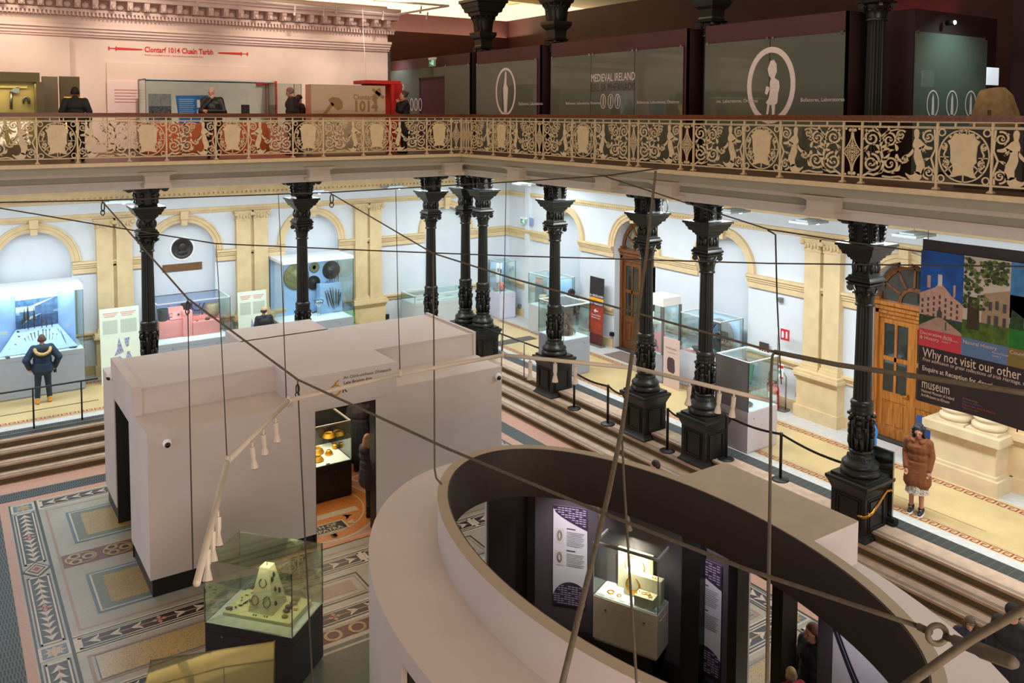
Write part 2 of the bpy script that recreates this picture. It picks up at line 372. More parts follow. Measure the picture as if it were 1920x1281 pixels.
# east run
tr(13.66,-3,14.1,22.0,t_lip,1); tr(14.1,-3,14.45,22.4,m_grate,1); tr(14.45,-3,14.7,22.68,t_wht,1); key((14.90,-3),(14.90,22.9),.16,2)
tr(14.94,-3,14.955,23,t_lip,1); key((16.72,-3),(16.72,25.4),.18,2); tr(16.8,-3,17.7,25.7,t_wht,1)
for x in (15.3,): tr(x,7.5,x+.012,9.6,t_lin,1)
struct(TE.build('floor_terrace',origin=(0,0,0)),'raised terrazzo terrace round the hall')
ST=MB(t_lip)
ny=[22.05,21.75,21.45,21.15]; nx=[13.66,13.32,12.98,12.64]; h=-ZS/4
for i in range(1,4):
    z=-h*i
    ST.use(t_lip).box(-6,ny[i],ZS,nx[i]+.05,ny[i-1]+.02,z); ST.box(nx[i],-3,ZS,nx[i-1]+.02,ny[i],z)
for i in range(4):
    z=-h*i; zz=z-.045
    ST.use(t_ris).add([(-6,ny[i]-.004,z-h),(nx[i],ny[i]-.004,z-h),(nx[i],ny[i]-.004,zz),(-6,ny[i]-.004,zz)],[(0,1,2,3)])
    ST.add([(nx[i]-.004,-3,z-h),(nx[i]-.004,ny[i],z-h),(nx[i]-.004,ny[i],zz),(nx[i]-.004,-3,zz)],[(0,3,2,1)])
    ST.use(t_lip).box(-6,ny[i]-.03,zz,nx[i]-.03,ny[i]+.01,z); ST.box(nx[i]-.03,-3,zz,nx[i]+.01,ny[i]-.03,z)
    for k in (.03,.07):
        ST.use(t_lin).rect(nx[i]+k,-3,nx[i]+k+.014,ny[i]+k,z+.0025); ST.rect(-6,ny[i]+k,nx[i]+k,ny[i]+k+.014,z+.0025)
struct(ST.build('steps',origin=(0,0,0)),'stone steps down to the sunken floor')
# ================================================================ LOWER WALLS with arched niches
def arcwall(name,origin,xd,length,H,niches,mat,depth=.24,thick=.5,holes_=()):
    """wall in local (a along, z up), niches=(centre,R,spring,is_open)"""
    b=MB(mat); o=Vector(origin); x=Vector(xd); n=Vector((0,0,1)).cross(x)  # n points into the wall if xd chosen so
    def P(a,z,d=0): return tuple(o+x*a+Vector((0,0,z))+n*d)
    cuts=[0]
    for c,R,sp,op in sorted(niches):
        b.add([P(cuts[-1],0),P(c-R,0),P(c-R,H),P(cuts[-1],H)],[(0,1,2,3)]); cuts.append(c+R)
        K=20; arc=[(c-R*cos(pi*i/K),sp+R*sin(pi*i/K)) for i in range(K+1)]
        for i in range(K):
            a,q=arc[i],arc[i+1]; b.add([P(*a),P(*q),P(q[0],H),P(a[0],H)],[(0,1,2,3)])
        out=[(c-R,0)]+arc+[(c+R,0)]
        for i in range(len(out)-1):
            a,q=out[i],out[i+1]; b.add([P(*a),P(*q),P(*q,depth),P(*a,depth)],[(0,3,2,1)])
        if not op: b.add([P(*p,depth) for p in out],[tuple(range(len(out)))[::-1]])
    b.add([P(cuts[-1],0),P(length,0),P(length,H),P(cuts[-1],H)],[(0,1,2,3)])
    return struct(b.build(name,origin=tuple(o)))
HW=5.72
NI=[(2.13,.90,3.27,0),(6.03,.90,3.27,0),(10.0,.90,3.27,0),(14.97,.86,3.27,0)]
EI=[(22.95,.86,3.25,0),(19.42,.92,3.25,1),(15.86,.88,3.25,0),(10.55,.92,3.25,1)]
plabel(arcwall('wall_north',(-6,YW,0),(1,0,0),XW+6,HW,[(c+6,R,s,o) for c,R,s,o in NI],plaster),'pale blue-white north wall with arched niches')
plabel(arcwall('wall_east',(XW,YW,0),(0,-1,0),YW+3,HW,[(YW-c,R,s,o) for c,R,s,o in EI],plaster,depth=.34),'pale blue-white east wall with arched openings')
# stone trim, each run its own structure object
def nrun(b,x0,x1,z0,z1,d): b.box(x0,YW-d,z0,x1,YW+.02,z1)
def erun(b,y0,y1,z0,z1,d): b.box(XW-d,y0,z0,XW+.02,y1,z1)
def archtrim(b,c,R0,R1,sp,ns):
    prof=((R0,.0),(R0,.05),(R0+.09,.05),(R0+.10,.075),(R1-.05,.075),(R1-.04,.10),(R1,.10),(R1,0))
    K=24
    V=[];Fc=[]
    for i in range(K+1):
        a=pi*i/K
        for r,d in prof:
            u=c+r*cos(a); z=sp+r*sin(a)
            V.append((u,YW-d,z) if ns=='N' else (XW-d,u,z))
    m=len(prof)
    for i in range(K):
        for j in range(m-1): Fc.append((i*m+j,i*m+j+1,(i+1)*m+j+1,(i+1)*m+j))
    b.add(V,Fc)
    for (w,z0,z1,d) in ((.085,sp+R0-.08,sp+R0+.1,.15),(.11,sp+R0+.1,sp+R1+.1,.20)):
        if ns=='N': b.box(c-w,YW-d,z0,c+w,YW,z1)
        else: b.box(XW-d,c-w,z0,XW,c+w,z1)
tn=0
def trim(b):
    global tn; tn+=1
    return struct(b.build('trim_%d'%tn))
for ns,lst in (('N',NI),('E',EI)):
    for c,R,sp,o in lst:
        b=MB(stone); archtrim(b,c,R,R+.24,sp,ns); trim(b)
def impost(segs,ns,z0,z1,k=1):
    for a,c in segs:
        b=MB(stone); f=nrun if ns=='N' else erun
        f(b,a,c,z0,z0+(z1-z0)*.42,.07); f(b,a,c,z0+(z1-z0)*.45,z0+(z1-z0)*.62,.10); f(b,a,c,z0+(z1-z0)*.62,z0+(z1-z0)*.82,.13); f(b,a,c,z0+(z1-z0)*.82,z1,.17)
        trim(b)
segN=[(-6,1.22),(3.04,5.12),(6.94,9.1),(10.9,14.1),(15.84,17.7)]
segE=[(-3,9.62),(11.48,14.97),(16.75,18.49),(20.35,22.08),(23.82,26.3)]
impost(segN,'N',2.92,3.26); impost(segE,'E',2.90,3.25)
for a,c in segN: b=MB(stone); nrun(b,a,c,1.06,1.12,.05); nrun(b,a,c,1.13,1.17,.08); nrun(b,a,c,1.17,1.22,.11); trim(b)
for a,c in segE: b=MB(stone); erun(b,a,c,1.06,1.13,.05); erun(b,a,c,1.14,1.19,.08); erun(b,a,c,1.19,1.25,.11); trim(b)
bn=0
for ns,sg in (('N',segN),('E',segE)):
    for a,c in sg:
        b=MB(stone); (nrun if ns=='N' else erun)(b,a,c,0,.26,.06); bn+=1; struct(b.build('baseboard_%d'%bn))
for ns in 'NE':
    f,a,c=(nrun,-6,17.65) if ns=='N' else (erun,-3,26.3)
    b=MB(stone); f(b,a,c,4.42,4.50,.05); f(b,a,c,4.50,4.58,.09)
    u=a
    while u<c-.1: f(b,u,u+.05,4.455,4.50,.065); u+=.11
    trim(b)
    b=MB(stone)
    for z0,z1,d in ((4.90,4.99,.10),(4.99,5.06,.2),(5.06,5.12,.32),(5.12,5.2,.42),(5.2,5.32,.5)): f(b,a,c,z0,z1,d)
    u=a
    while u<c-.1: f(b,u,u+.07,5.0,5.06,.29); u+=.14
    trim(b)
def pilaster(a0,a1,ns,wide):
    b=MB(stone); f=nrun if ns=='N' else erun
    f(b,a0-.12,a1+.12,0,.3,.34); f(b,a0-.08,a1+.08,.3,.95,.29)
    for i,(z0,z1,d,e) in enumerate(((.95,1.0,.31,.09),(1.0,1.06,.35,.11),(1.06,1.13,.39,.15),(1.13,1.2,.36,.12))): f(b,a0-e,a1+e,z0,z1,d)
    w=(a1-a0)*.45
    f(b,a0+w,a1-w,1.2,4.42,.10)
    for s0,s1 in ((a0,a0+w),(a1-w,a1)):
        f(b,s0-.04,s1+.04,1.2,1.27,.26); f(b,s0-.025,s1+.025,1.27,1.33,.235); f(b,s0,s1,1.33,4.14,.19)
        for z in (2.0,2.65,3.0,3.3): pass
        f(b,s0-.02,s1+.02,4.12,4.16,.21)
        c=(s0+s1)/2; hw=(s1-s0)/2
        for z0,z1,g in ((4.16,4.26,.01),(4.26,4.34,.03),(4.34,4.39,.055),(4.39,4.43,.075)): f(b,s0-g,s1+g,z0,z1,.2+g)
        for sd in (-1,1):
            p=(c+sd*(hw+.02),YW-.26,4.33) if ns=='N' else (XW-.26,c+sd*(hw+.02),4.33)
            b.ell(p,.065,.065,.065,10,7)
        for t in range(5):
            u=c+(t-2)*hw*.42; p=(u,YW-.23,4.24+.03*(t%2)) if ns=='N' else (XW-.23,u,4.24+.03*(t%2)); b.ell(p,.035,.035,.075,8,6)
    trim(b)
for a,c in ((-.55,.4),(3.65,4.58),(7.54,8.51),(11.44,12.39)): pilaster(a,c,'N',0)
for a,c in ((12.12,13.11),(7.75,8.3)): pilaster(a,c,'E',0)
# corner strip pilaster east
b=MB(plaster); b.box(XW-.12,24.9,0,XW,25.15,HW); trim(b)
# ================================================================ DOORS
oak=wood('honey_oak',(176,112,40),(140,80,24),.4,4); oakd=wood('dark_oak',(122,70,26),(86,46,16),.45,4)
dglass=glass('door_glass',(120,130,120),.10,body=.35,bcol=(70,76,70))
def leafdoor(parent,b_o,ydir,w,z1,m,name='door_leaf'):
    """leaf lies in local x(along)-z plane, origin at hinge; panes 2x2 above, panel below"""
    M=b_o; b=MB(m).at(M); t=.06
    def bx(x0,z0,x1,z1,d0=-t/2,d1=t/2): b.box(x0,d0,z0,x1,d1,z1)
    bx(0,0,.11,z1); bx(w-.11,0,w,z1); bx(.11,z1-.12,w-.11,z1); bx(.11,0,w-.11,.22); bx(.11,.86,w-.11,1.06); bx(w/2-.03,1.06,w/2+.03,z1-.12); bx(.11,1.78,w-.11,1.88)
    bx(.11,.22,w-.11,.86,-.012,.012); bx(.18,.29,w/2-.03,.79,-.03,.03); bx(w/2+.03,.29,w-.18,.79,-.03,.03)
    lf=b.build(name,parent)
    g=MB(dglass).at(M)
    for x0,x1 in ((.11,w/2-.03),(w/2+.03,w-.11)):
        for a,c in ((1.06,1.78),(1.88,z1-.12)): g.box(x0,-.006,a,x1,.006,c)
    g.build('pane',lf); 
    hd=MB(brass).at(M); hd.box(w-.08,-.06,1.0,w-.04,-.03,1.12); hd.tube([(w-.06,-.05,1.08),(w-.06,-.09,1.08),(w-.2,-.09,1.08)],.012); hd.build('handle',lf)
    return lf
def doorset(n,yc,m,m2,openright):
    root=bpy.data.objects.new('door_%d'%n,None); COL.objects.link(root); X0=XW+.30; root.location=(X0,yc,0); struct(root)
    R=.90; b=MB(m)
    b.box(X0-.1,yc+R-.1,0,X0+.08,yc+R,3.25); b.box(X0-.1,yc-R,0,X0+.08,yc-R+.1,3.25)
    for z0,z1,d in ((2.78,2.88,.06),(2.88,2.98,.10),(2.98,3.1,.14),(3.1,3.18,.2)): b.box(X0-d,yc-R+.02,z0,X0+.08,yc+R-.02,z1)
    b.build('door_frame',root)
    f=MB(m2); K=24
    for r0,r1 in ((R-.11,R),(.30,.38)):
        pts=[(yc+((r0+r1)/2)*cos(pi*i/K),3.18+((r0+r1)/2)*sin(pi*i/K)) for i in range(K+1)]
        f.at(frame((X0-.03,0,0),(0,1,0),(0,0,1))).strip(pts,r1-r0,.08)
    for a in (30,60,90,120,150):
        a=math.radians(a); f.strip([(yc+.36*cos(a),3.18+.36*sin(a)),(yc+(R-.08)*cos(a),3.18+(R-.08)*sin(a))],.05,.07)
    f.build('fanlight_frame',root)
    g=MB(dglass).at(frame((X0,0,0),(0,1,0),(0,0,1))); g.poly([(yc+R*.95*cos(pi*i/K),3.18+R*.95*sin(pi*i/K),0) for i in range(K+1)]); g.build('fanlight_pane',root)
    w=R-.1
    leafdoor(root,Matrix.Translation((X0,yc+w,.01))@Matrix.Rotation(-pi/2,4,'Z'),0,w,2.76,m)
    if openright: M=Matrix.Translation((X0,yc-w,.01))@Matrix.Rotation(math.radians(8),4,'Z')
    else: M=Matrix.Translation((X0,yc-w,.01))@Matrix.Rotation(pi/2,4,'Z')
    leafdoor(root,M,0,w,2.76,m)
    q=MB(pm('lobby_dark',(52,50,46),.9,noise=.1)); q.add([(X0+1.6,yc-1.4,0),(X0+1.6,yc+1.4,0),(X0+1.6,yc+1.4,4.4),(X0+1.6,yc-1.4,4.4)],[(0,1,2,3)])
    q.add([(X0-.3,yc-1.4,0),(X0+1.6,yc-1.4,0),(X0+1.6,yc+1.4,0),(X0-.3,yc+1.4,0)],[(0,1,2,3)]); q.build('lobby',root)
    return root
plabel(doorset(1,19.42,oakd,oakd,True),'dark oak arched door with one leaf open on the east wall'); plabel(doorset(2,10.55,oak,oakd,False),'honey oak glazed double door with fanlight behind the banner')
# ================================================================ BALCONY
fas1=pm('fascia_grey',(150,146,124),.55,noise=.03,nscale=2); fas2=pm('fascia_light',(196,184,166),.55,noise=.03,nscale=2); ceilm=pm('soffit_white',(206,200,190),.7,noise=.03)
BA=MB(pm('gallery_floor',(104,78,58),.4,noise=.1,nscale=4))
xe,yn=XER-.10,YNR-.10
BA.box(-6,yn,ZB-.04,21,31,ZB); BA.box(xe,-3,ZB-.04,21,yn,ZB)
def ln(z0,z1,off,m):   # L-shaped moulding set back by off
    BA.use(m).box(-6,yn+off,z0,21,yn+off+.35,z1); BA.box(xe+off,-3,z0,xe+off+.35,yn+off,z1)
ln(6.20,ZB-.005,-.03,cream); ln(6.05,6.20,0,fas1); ln(5.97,6.05,.10,fas2); ln(5.83,5.97,.22,fas1); ln(5.78,5.83,.19,fas2); ln(5.63,5.78,.34,ceilm)
BA.use(ceilm).box(-6,yn+.6,5.66,17.75,YW+.1,5.72); BA.box(xe+.6,-3,5.66,17.75,yn+.6,5.72)
BA.use(ceilm).box(-6,yn+.4,5.72,-5.9,YW,6.2)
colsN=[(-.0,22.3),(4.24,22.3),(8.19,22.3),(12.17,22.3)]; colsE=[(13.75,21.9),(13.75,18.25),(13.75,14.66),(13.75,12.78),(13.75,8.99)]; colB=(13.6,22.68)
BA.use(fas2)
for x,y in colsN: BA.at(TR(x,yn+.25,0)); BA.sq([(.30,5.68),(.30,5.75),(.27,5.80),(.27,5.95),(.42,6.04)]); BA.box(-.25,0,5.68,.25,1.5,5.80)
for x,y in colsE: BA.at(TR(xe+.25,y,0)); BA.sq([(.30,5.68),(.30,5.75),(.27,5.80),(.27,5.95),(.42,6.04)]); BA.box(0,-.25,5.68,1.6,.25,5.80)
BA.at(Matrix.Identity(4))
struct(BA.build('balcony',origin=(0,0,ZB)),'gallery floor edge with moulded grey fascia')
# ================================================================ UPPER WALLS
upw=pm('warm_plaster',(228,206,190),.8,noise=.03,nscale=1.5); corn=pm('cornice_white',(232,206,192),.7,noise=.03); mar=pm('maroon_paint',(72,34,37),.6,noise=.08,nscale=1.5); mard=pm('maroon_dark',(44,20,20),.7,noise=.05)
b=MB(upw); b.box(-6,YW-.05,ZB,12.72,YW+.3,11.0); b.box(-6,YW-.35,ZB,3.1,YW-.04,9.45)
struct(b.build('wall_upper_north'),'warm lit upper north wall')
b=MB(corn)
for z0,z1,d in ((9.5,9.56,.08),(9.56,9.64,.14),(9.64,9.72,.20),(9.72,9.8,.26)): b.box(-6,YW-.05-d,z0,12.75,YW,z1)
for z0,z1,d in ((10.06,10.16,.12),(10.16,10.24,.22),(10.5,10.62,.5),(10.62,10.7,.58),(10.7,10.85,.66)): b.box(-6,YW-.05-d,z0,12.9,YW,z1)
u=-6
while u<12.8: b.box(u,YW-.28,10.06,u+.05,YW,10.16); u+=.10
u=-6
while u<12.7: b.box(u,YW-.5,10.26,u+.14,YW,10.5); b.ell((u+.07,YW-.52,10.33),.06,.06,.08,8,5); b.ell((u+.29,YW-.2,10.36),.11,.05,.09,8,5); u+=.44
trim(b)
b=MB(pm('grey_jamb',(70,66,62),.6)); b.box(12.72,YW-.1,ZB,12.80,YW+.5,9.5); trim(b)
b=MB(mar); b.box(12.7,30,ZB,20.2,30.3,11.3); struct(b.build('wall_maroon_north'),'maroon screen wall far corner')
b=MB(mar); b.box(20.1,-3,ZB,20.4,30.2,11.32); struct(b.build('wall_maroon_east'),'maroon screen wall along the east gallery')
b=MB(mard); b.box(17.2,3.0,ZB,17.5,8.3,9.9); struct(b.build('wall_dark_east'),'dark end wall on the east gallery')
for i,(a,c) in enumerate(((22.40,30.0),(18.75,22.05),(13.31,18.28),(9.40,12.81))):
    b=MB(mar); b.box(13.62,a,ZB,13.66,c,9.28); b.box(14.3,a,9.24,17.0,c,9.275); b.use(mard).box(13.62,a,ZB,17.0,a+.05,9.279); b.use(mar).box(14.3,a+.05,ZB,14.35,c,9.24)  # darker maroon on the end board paints in its unlit shade
    struct(b.build('wall_partition.%03d'%i if i else 'wall_partition'),'maroon exhibition housing on the gallery')
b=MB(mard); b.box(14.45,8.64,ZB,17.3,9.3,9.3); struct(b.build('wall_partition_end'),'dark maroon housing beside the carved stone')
# roof: pale coffered soffit high above, beams
roofm=pm('roof_cream',(250,232,190),.8,noise=.04,nscale=1)
b=MB(roofm); b.add([(-6,27,12.6),(21,27,12.6),(21,36,14.5),(-6,36,14.5)],[(0,1,2,3)]); b.add([(-6,27,12.6),(-6,8,16),(21,8,16),(21,27,12.6)],[(0,1,2,3)])
b.add([(21,27,12.6),(21,8,16),(28,8,12.2),(28,36,12.2)],[(0,1,2,3)])
for k in range(9):
    x=-3+k*3; b.box(x,26.8,12.2,x+.18,36,12.55)
b.box(-6,28.5,11.9,21,28.7,12.2)
struct(b.build('ceiling'),'cream roof over the galleries')
b=MB(pm('roof_glow',(255,240,205),.8,noise=0,emit=1.1)); b.box(5,31.5,10.4,27,31.7,14.4); struct(b.build('wall_clerestory'),'clerestory band whose brightness is its own emission')  # emission in the material stands in for light on the bright roof
# ================================================================ CAST-IRON COLUMNS
def flutes(b,r0,r1,z0,z1,n=16):
    V=[];Fc=[];m=n*4
    for r,z in ((r0,z0),(r1,z1)):
        for i in range(m):
            a=2*pi*i/m; k=(1,.985,.90,.985)[i%4]; V.append((r*k*cos(a),r*k*sin(a),z))
    for i in range(m): Fc.append((i,(i+1)%m,m+(i+1)%m,m+i))
    b.add(V,Fc,False)
def scroll(b,ang,r0,z,R,w):
    """volute at radius r0 in direction ang"""
    ca,sa=cos(ang),sin(ang); P=[]
    M0=b.M; b.M=M0@frame((ca*r0,sa*r0,z),(ca,sa,0),(0,0,1))
    b.add(*_cyl(R,w)); b.add(*_cyl(R*.55,w*1.25)); b.M=M0
def _cyl(R,w,n=14):
    V=[(R*cos(2*pi*i/n),R*sin(2*pi*i/n),-w/2) for i in range(n)]+[(R*cos(2*pi*i/n),R*sin(2*pi*i/n),w/2) for i in range(n)]
    return V,[tuple(range(n))[::-1],tuple(range(n,2*n))]+[(i,(i+1)%n,n+(i+1)%n,n+i) for i in range(n)]
def acanth(b,ang,prof,w):
    """leaf hanging on a bell: prof list of (r,z), width w"""
    ca,sa=cos(ang),sin(ang); M0=b.M; V=[];Fc=[]
    for i,(r,z) in enumerate(prof):
        t=i/(len(prof)-1); ww=w*(1-.75*t*t)*(1+.18*(i%2))
        for s in (-1,0,1): V.append((ca*(r+(.012 if s==0 else -.012))-sa*s*ww/2,sa*(r+(.012 if s==0 else -.012))+ca*s*ww/2,z))
    for i in range(len(prof)-1):
        for k in range(2): Fc.append((i*3+k,i*3+k+1,i*3+3+k+1,i*3+3+k))
    b.add(V,Fc,True)
def capital(t,z0,z1,rb,rt,name='capital'):
    b=MB(iron); h=z1-z0
    b.lathe([(rb*1.25,z0-.03),(rb*1.25,z0),(rb,z0+.02),(rb*1.02,z0+h*.3),(rb*1.15,z0+h*.6),(rt*.9,z0+h*.85)],20)
    for i in range(8):
        a=i*pi/4; acanth(b,a,[(rb*1.05,z0+.02),(rb*1.12,z0+h*.25),(rb*1.2,z0+h*.42),(rb*1.5,z0+h*.55),(rb*1.55,z0+h*.47)],rb*.8)
    for i in range(4):
        a=pi/4+i*pi/2; scroll(b,a,rt*1.18,z1-h*.25,h*.16,.06); acanth(b,a,[(rb*1.1,z0+h*.3),(rb*1.3,z0+h*.6),(rt*1.05,z1-h*.2),(rt*1.2,z1-h*.1)],rb*.6)
    b.sq([(rt*.98,z1-h*.12),(rt*1.06,z1-h*.06),(rt*1.06,z1)]); 
    return b.build(name,t,world=False)
def neck(t,z0,z1,r):
    b=MB(iron); b.sq([(r,z0),(r*.96,z0+.02),(r*.96,z1)])
    for i in range(4):
        a=i*pi/2
        for s in (-.5,.5): b.ell((cos(a)*r-sin(a)*s*r,sin(a)*r+cos(a)*s*r,(z0+z1)/2),.05,.05,(z1-z0)*.36,8,6)
        b.ell((cos(a)*r*1.05,sin(a)*r*1.05,(z0+z1)/2-.02),.04,.04,(z1-z0)*.25,8,6)
    return b.build('neck_block',t,world=False)
def ring(t,z0,z1,r):
    b=MB(iron); b.sq([(r*.8,z0),(r*1.0,z0+.03),(r*1.0,z0+.06),(r*.86,z1-.03),(r*.86,z1)]); return b.build('collar',t,world=False)
def abacus(t,z0,z1,r):
    b=MB(iron); h=z1-z0
    b.sq([(r*.48,z0),(r*.52,z0+h*.12),(r*.58,z0+h*.14),(r*.62,z0+h*.30),(r*.75,z0+h*.34),(r*.80,z0+h*.55),(r*.84,z0+h*.57),(r*.92,z0+h*.80),(r,z0+h*.84),(r,z1)])
    return b.build('abacus',t,world=False)
def bracket(t,z0,z1,r):
    b=MB(iron); h=z1-z0
    b.sq([(r*.56,z0),(r*.50,z0+.04),(r*.46,z1-.06),(r*.8,z1-.05),(r*.8,z1)])
    for i in range(4):
        a=i*pi/2
        for q in (-1,1):
            aa=a
            M0=b.M; b.M=M0@Matrix.Rotation(a,4,'Z')@Matrix.Translation((0,q*r*.30,0))
            V=[];Fc=[]; P=((.50,0),(.56,.12),(.56,.35),(.60,.55),(.70,.72),(.92,.86))
            for (x,y) in P: V+=[(x*r,-.055,z0+y*h),(x*r,.055,z0+y*h),(r*.40,.055,z0+y*h),(r*.40,-.055,z0+y*h)]
            for j in range(len(P)-1):
                for k in range(4): Fc.append((j*4+k,j*4+(k+1)%4,j*4+4+(k+1)%4,j*4+4+k))
            b.add(V,Fc,False)
            for j,(x,y) in enumerate(((.58,.2),(.60,.36),(.63,.5))): b.ell((x*r,0,z0+y*h),.03,.045,.05,8,5)
            b.M=b.M@frame((r*.98,0,z1-h*.19),(1,0,0),(0,0,1)); b.add(*_cyl(h*.17,.15)); b.add(*_cyl(h*.10,.18)); b.add(*_cyl(h*.045,.20)); b.M=M0
    return b.build('bracket',t,world=False)
def make_column(full=True):
    t=thing('cast_iron_column','tmp','column',(0,0,0))
    b=MB(iron)
    b.sq([(.42,-.66),(.42,-.42),(.405,-.40),(.405,-.14),(.37,-.10),(.345,-.05),(.345,.62),(.36,.66),(.375,.70),(.41,.78),(.43,.81),(.43,.86),(.36,.87),(.36,.92)])
    for i in range(4):   # raised panel frames
        M0=b.M; b.M=Matrix.Rotation(i*pi/2,4,'Z')@frame((.347,0,.29),(0,1,0),(0,0,1))
        b.strip([(-.20,-.24),(.20,-.24),(.20,.24),(-.20,.24),(-.20,-.24)],.035,.022); b.strip([(-.25,-.29),(.25,-.29),(.25,.29),(-.25,.29),(-.25,-.29)],.02,.012); b.M=M0
    b.build('pedestal',t,world=False)
    b=MB(iron); b.lathe([(.34,.92),(.345,.97),(.33,1.02),(.30,1.03),(.30,1.05),(.325,1.07),(.325,1.11),(.29,1.15),(.25,1.18),(.235,1.21),(.20,1.27),(.185,1.31),(.21,1.33),(.21,1.36)],28)
    for i in range(28): a=2*pi*i/28; b.ell((.225*cos(a),.225*sin(a),1.225),.013,.013,.03,6,4)
    b.build('base_moulding',t,world=False)
    b=MB(iron); b.lathe([(.15,1.34),(.145,1.6),(.155,1.95),(.17,2.03)],18)   # drum with four standing cherub figures
    for i in range(4):
        a=i*pi/2+.4; c,s=cos(a),sin(a)
        def q(r,u,z): return (c*r-s*u,s*r+c*u,z)
        b.tube([q(.165,-.035,1.36),q(.18,-.045,1.48),q(.185,-.035,1.60)],[.026,.033,.042],8); b.tube([q(.165,.04,1.36),q(.195,.05,1.48),q(.185,.035,1.60)],[.026,.034,.042],8)
        b.ell(q(.185,0,1.66),.055,.055,.075,10,7); b.ell(q(.19,0,1.76),.05,.05,.07,10,7); b.ell(q(.195,0,1.89),.042,.042,.05,10,7)
        b.tube([q(.19,-.05,1.80),q(.19,-.10,1.88),q(.185,-.07,1.99)],[.024,.022,.02],7); b.tube([q(.19,.05,1.80),q(.19,.11,1.80),q(.18,.10,1.68)],[.024,.022,.02],7)
        a2=a+pi/4; b.tube([(cos(a2)*.16,sin(a2)*.16,1.38),(cos(a2)*.19,sin(a2)*.19,1.6),(cos(a2)*.17,sin(a2)*.17,1.9)],[.03,.022,.03],7)
        b.ell((cos(a2)*.19,sin(a2)*.19,2.0),.05,.05,.045,8,6); b.ell(q(.2,0,2.0),.06,.06,.04,8,6)
    b.build('figure_drum',t,world=False)
    b=MB(iron); b.lathe([(.19,2.02),(.20,2.05),(.19,2.08),(.19,2.10),(.20,2.13),(.19,2.16),(.192,2.18),(.205,2.21),(.195,2.25),(.165,2.28)],24); b.build('band',t,world=False)
    b=MB(iron); flutes(b,.160,.138,2.27,4.03); b.build('fluted_shaft',t,world=False)
    capital(t,4.03,4.42,.138,.22); ring(t,4.42,4.55,.245); neck(t,4.55,4.84,.175); abacus(t,4.82,5.13,.385); bracket(t,5.13,5.68,.42)
    return t
C0=make_column(); C0['group']='iron columns carrying the gallery'
cl=[(colsN[1],'black iron column behind the left end of the white pavilion'),(colsN[2],'black iron column in front of the bronze shield case'),(colsN[3],'black iron column rising beside the low table case'),
 (colB,'black iron corner column, the rear one of the close pair'),(colsE[0],'black iron corner column, front one of the close pair'),(colsE[1],'black iron column in front of the chain-mail case'),
 (colsE[2],'black iron column in front of the open dark oak door'),(colsE[3],'black iron column left of the white box case'),(colsE[4],'black iron column with brass handrail, nearest the banner')]
for i,((x,y),lb) in enumerate(cl):
    o=C0 if i==0 else copy_tree(C0); o.location=(x,y,0); tag(o,lb,'column','iron columns carrying the gallery')
# upper order
def make_upper():
    t=thing('gallery_column','tmp','column',(0,0,0))
    b=MB(iron); b.lathe([(.20,6.29),(.20,6.5),(.17,6.55)],20); flutes(b,.165,.150,6.55,9.1); b.build('fluted_shaft',t,world=False)
    capital(t,9.1,9.42,.15,.23); b=MB(iron); b.sq([(.19,9.42),(.20,9.46),(.18,9.5),(.2,9.66),(.26,9.72),(.30,9.80),(.30,9.88),(.22,9.9)]); b.build('collar',t,world=False)
    b=MB(iron); b.sq([(.20,9.88),(.22,10.2),(.27,10.4)])
    for i in range(12): a=i*pi/6; acanth(b,a,[(.23,9.92),(.27,10.05),(.30,10.2),(.36,10.34),(.36,10.26)],.14); acanth(b,a+.26,[(.25,10.1),(.31,10.25),(.38,10.38)],.12)
    b.build('neck_block',t,world=False); abacus(t,10.3,10.85,.55)
    return t
U0=make_upper()
for i,(p,lb) in enumerate([(colsE[0],'upper gallery column left of the oval portrait panel'),(colsE[1],'upper gallery column between the first two maroon housings'),(colsE[3],'upper gallery column left of the large warrior panel'),((13.75,8.93),'slim fluted upper gallery column nearest the carved stone')]):
    o=U0 if i==0 else copy_tree(U0); o.location=(p[0]*1.012,p[1]*1.012,0); tag(o,lb,'column','upper gallery columns')
# ================================================================ ORNATE RAILINGS
PH=.82; T=.014
def spiral(b,cx,cy,R,a0,turns,w,d=1,n=26,lv=True):
    P=[];W=[]
    for i in range(n+1):
        t=i/n; a=a0+d*turns*2*pi*t; r=R*(1-.80*t); P.append((cx+r*cos(a),cy+r*sin(a))); W.append(w*(1-.35*t))
    b.strip(P,W,T)
    e=P[-1]; b.prism([(e[0]+.026*cos(k*pi/4),e[1]+.026*sin(k*pi/4)) for k in range(8)],0,T)
    if lv:
        for j in (3,8,13): 
            p=P[j]; q=P[j+1]; a=math.atan2(q[1]-p[1],q[0]-p[0])-d*.9; lf(b,p[0],p[1],a,R*.42,d)
def lf(b,x,y,a,s,d=1):
    pts=[(0,-.10),(.35,-.30*d),(.7,-.18*d),(1.15,.22*d),(.8,.16*d),(.4,.14*d),(0,.10)]
    b.prism([(x+s*(u*cos(a)-v*sin(a)),y+s*(u*sin(a)+v*cos(a))) for u,v in pts],0,T)
FIG=[(.50,.98),(.56,.96),(.585,.90),(.57,.84),(.555,.80),(.63,.77),(.70,.72),(.82,.66),(.97,.64),(.97,.60),(.83,.59),(.74,.61),(.67,.64),(.64,.56),(.68,.46),(.74,.38),(.77,.28),(.74,.16),(.68,.06),(.60,.0),(.45,.0),(.33,.03),(.22,.10),(.20,.14),(.33,.10),(.45,.12),(.52,.18),(.53,.28),(.47,.38),(.44,.46),(.46,.55),(.45,.63),(.38,.58),(.28,.50),(.15,.47),(.14,.43),(.30,.44),(.40,.50),(.44,.55),(.40,.68),(.43,.76),(.46,.80),(.44,.85),(.43,.92),(.45,.96)]
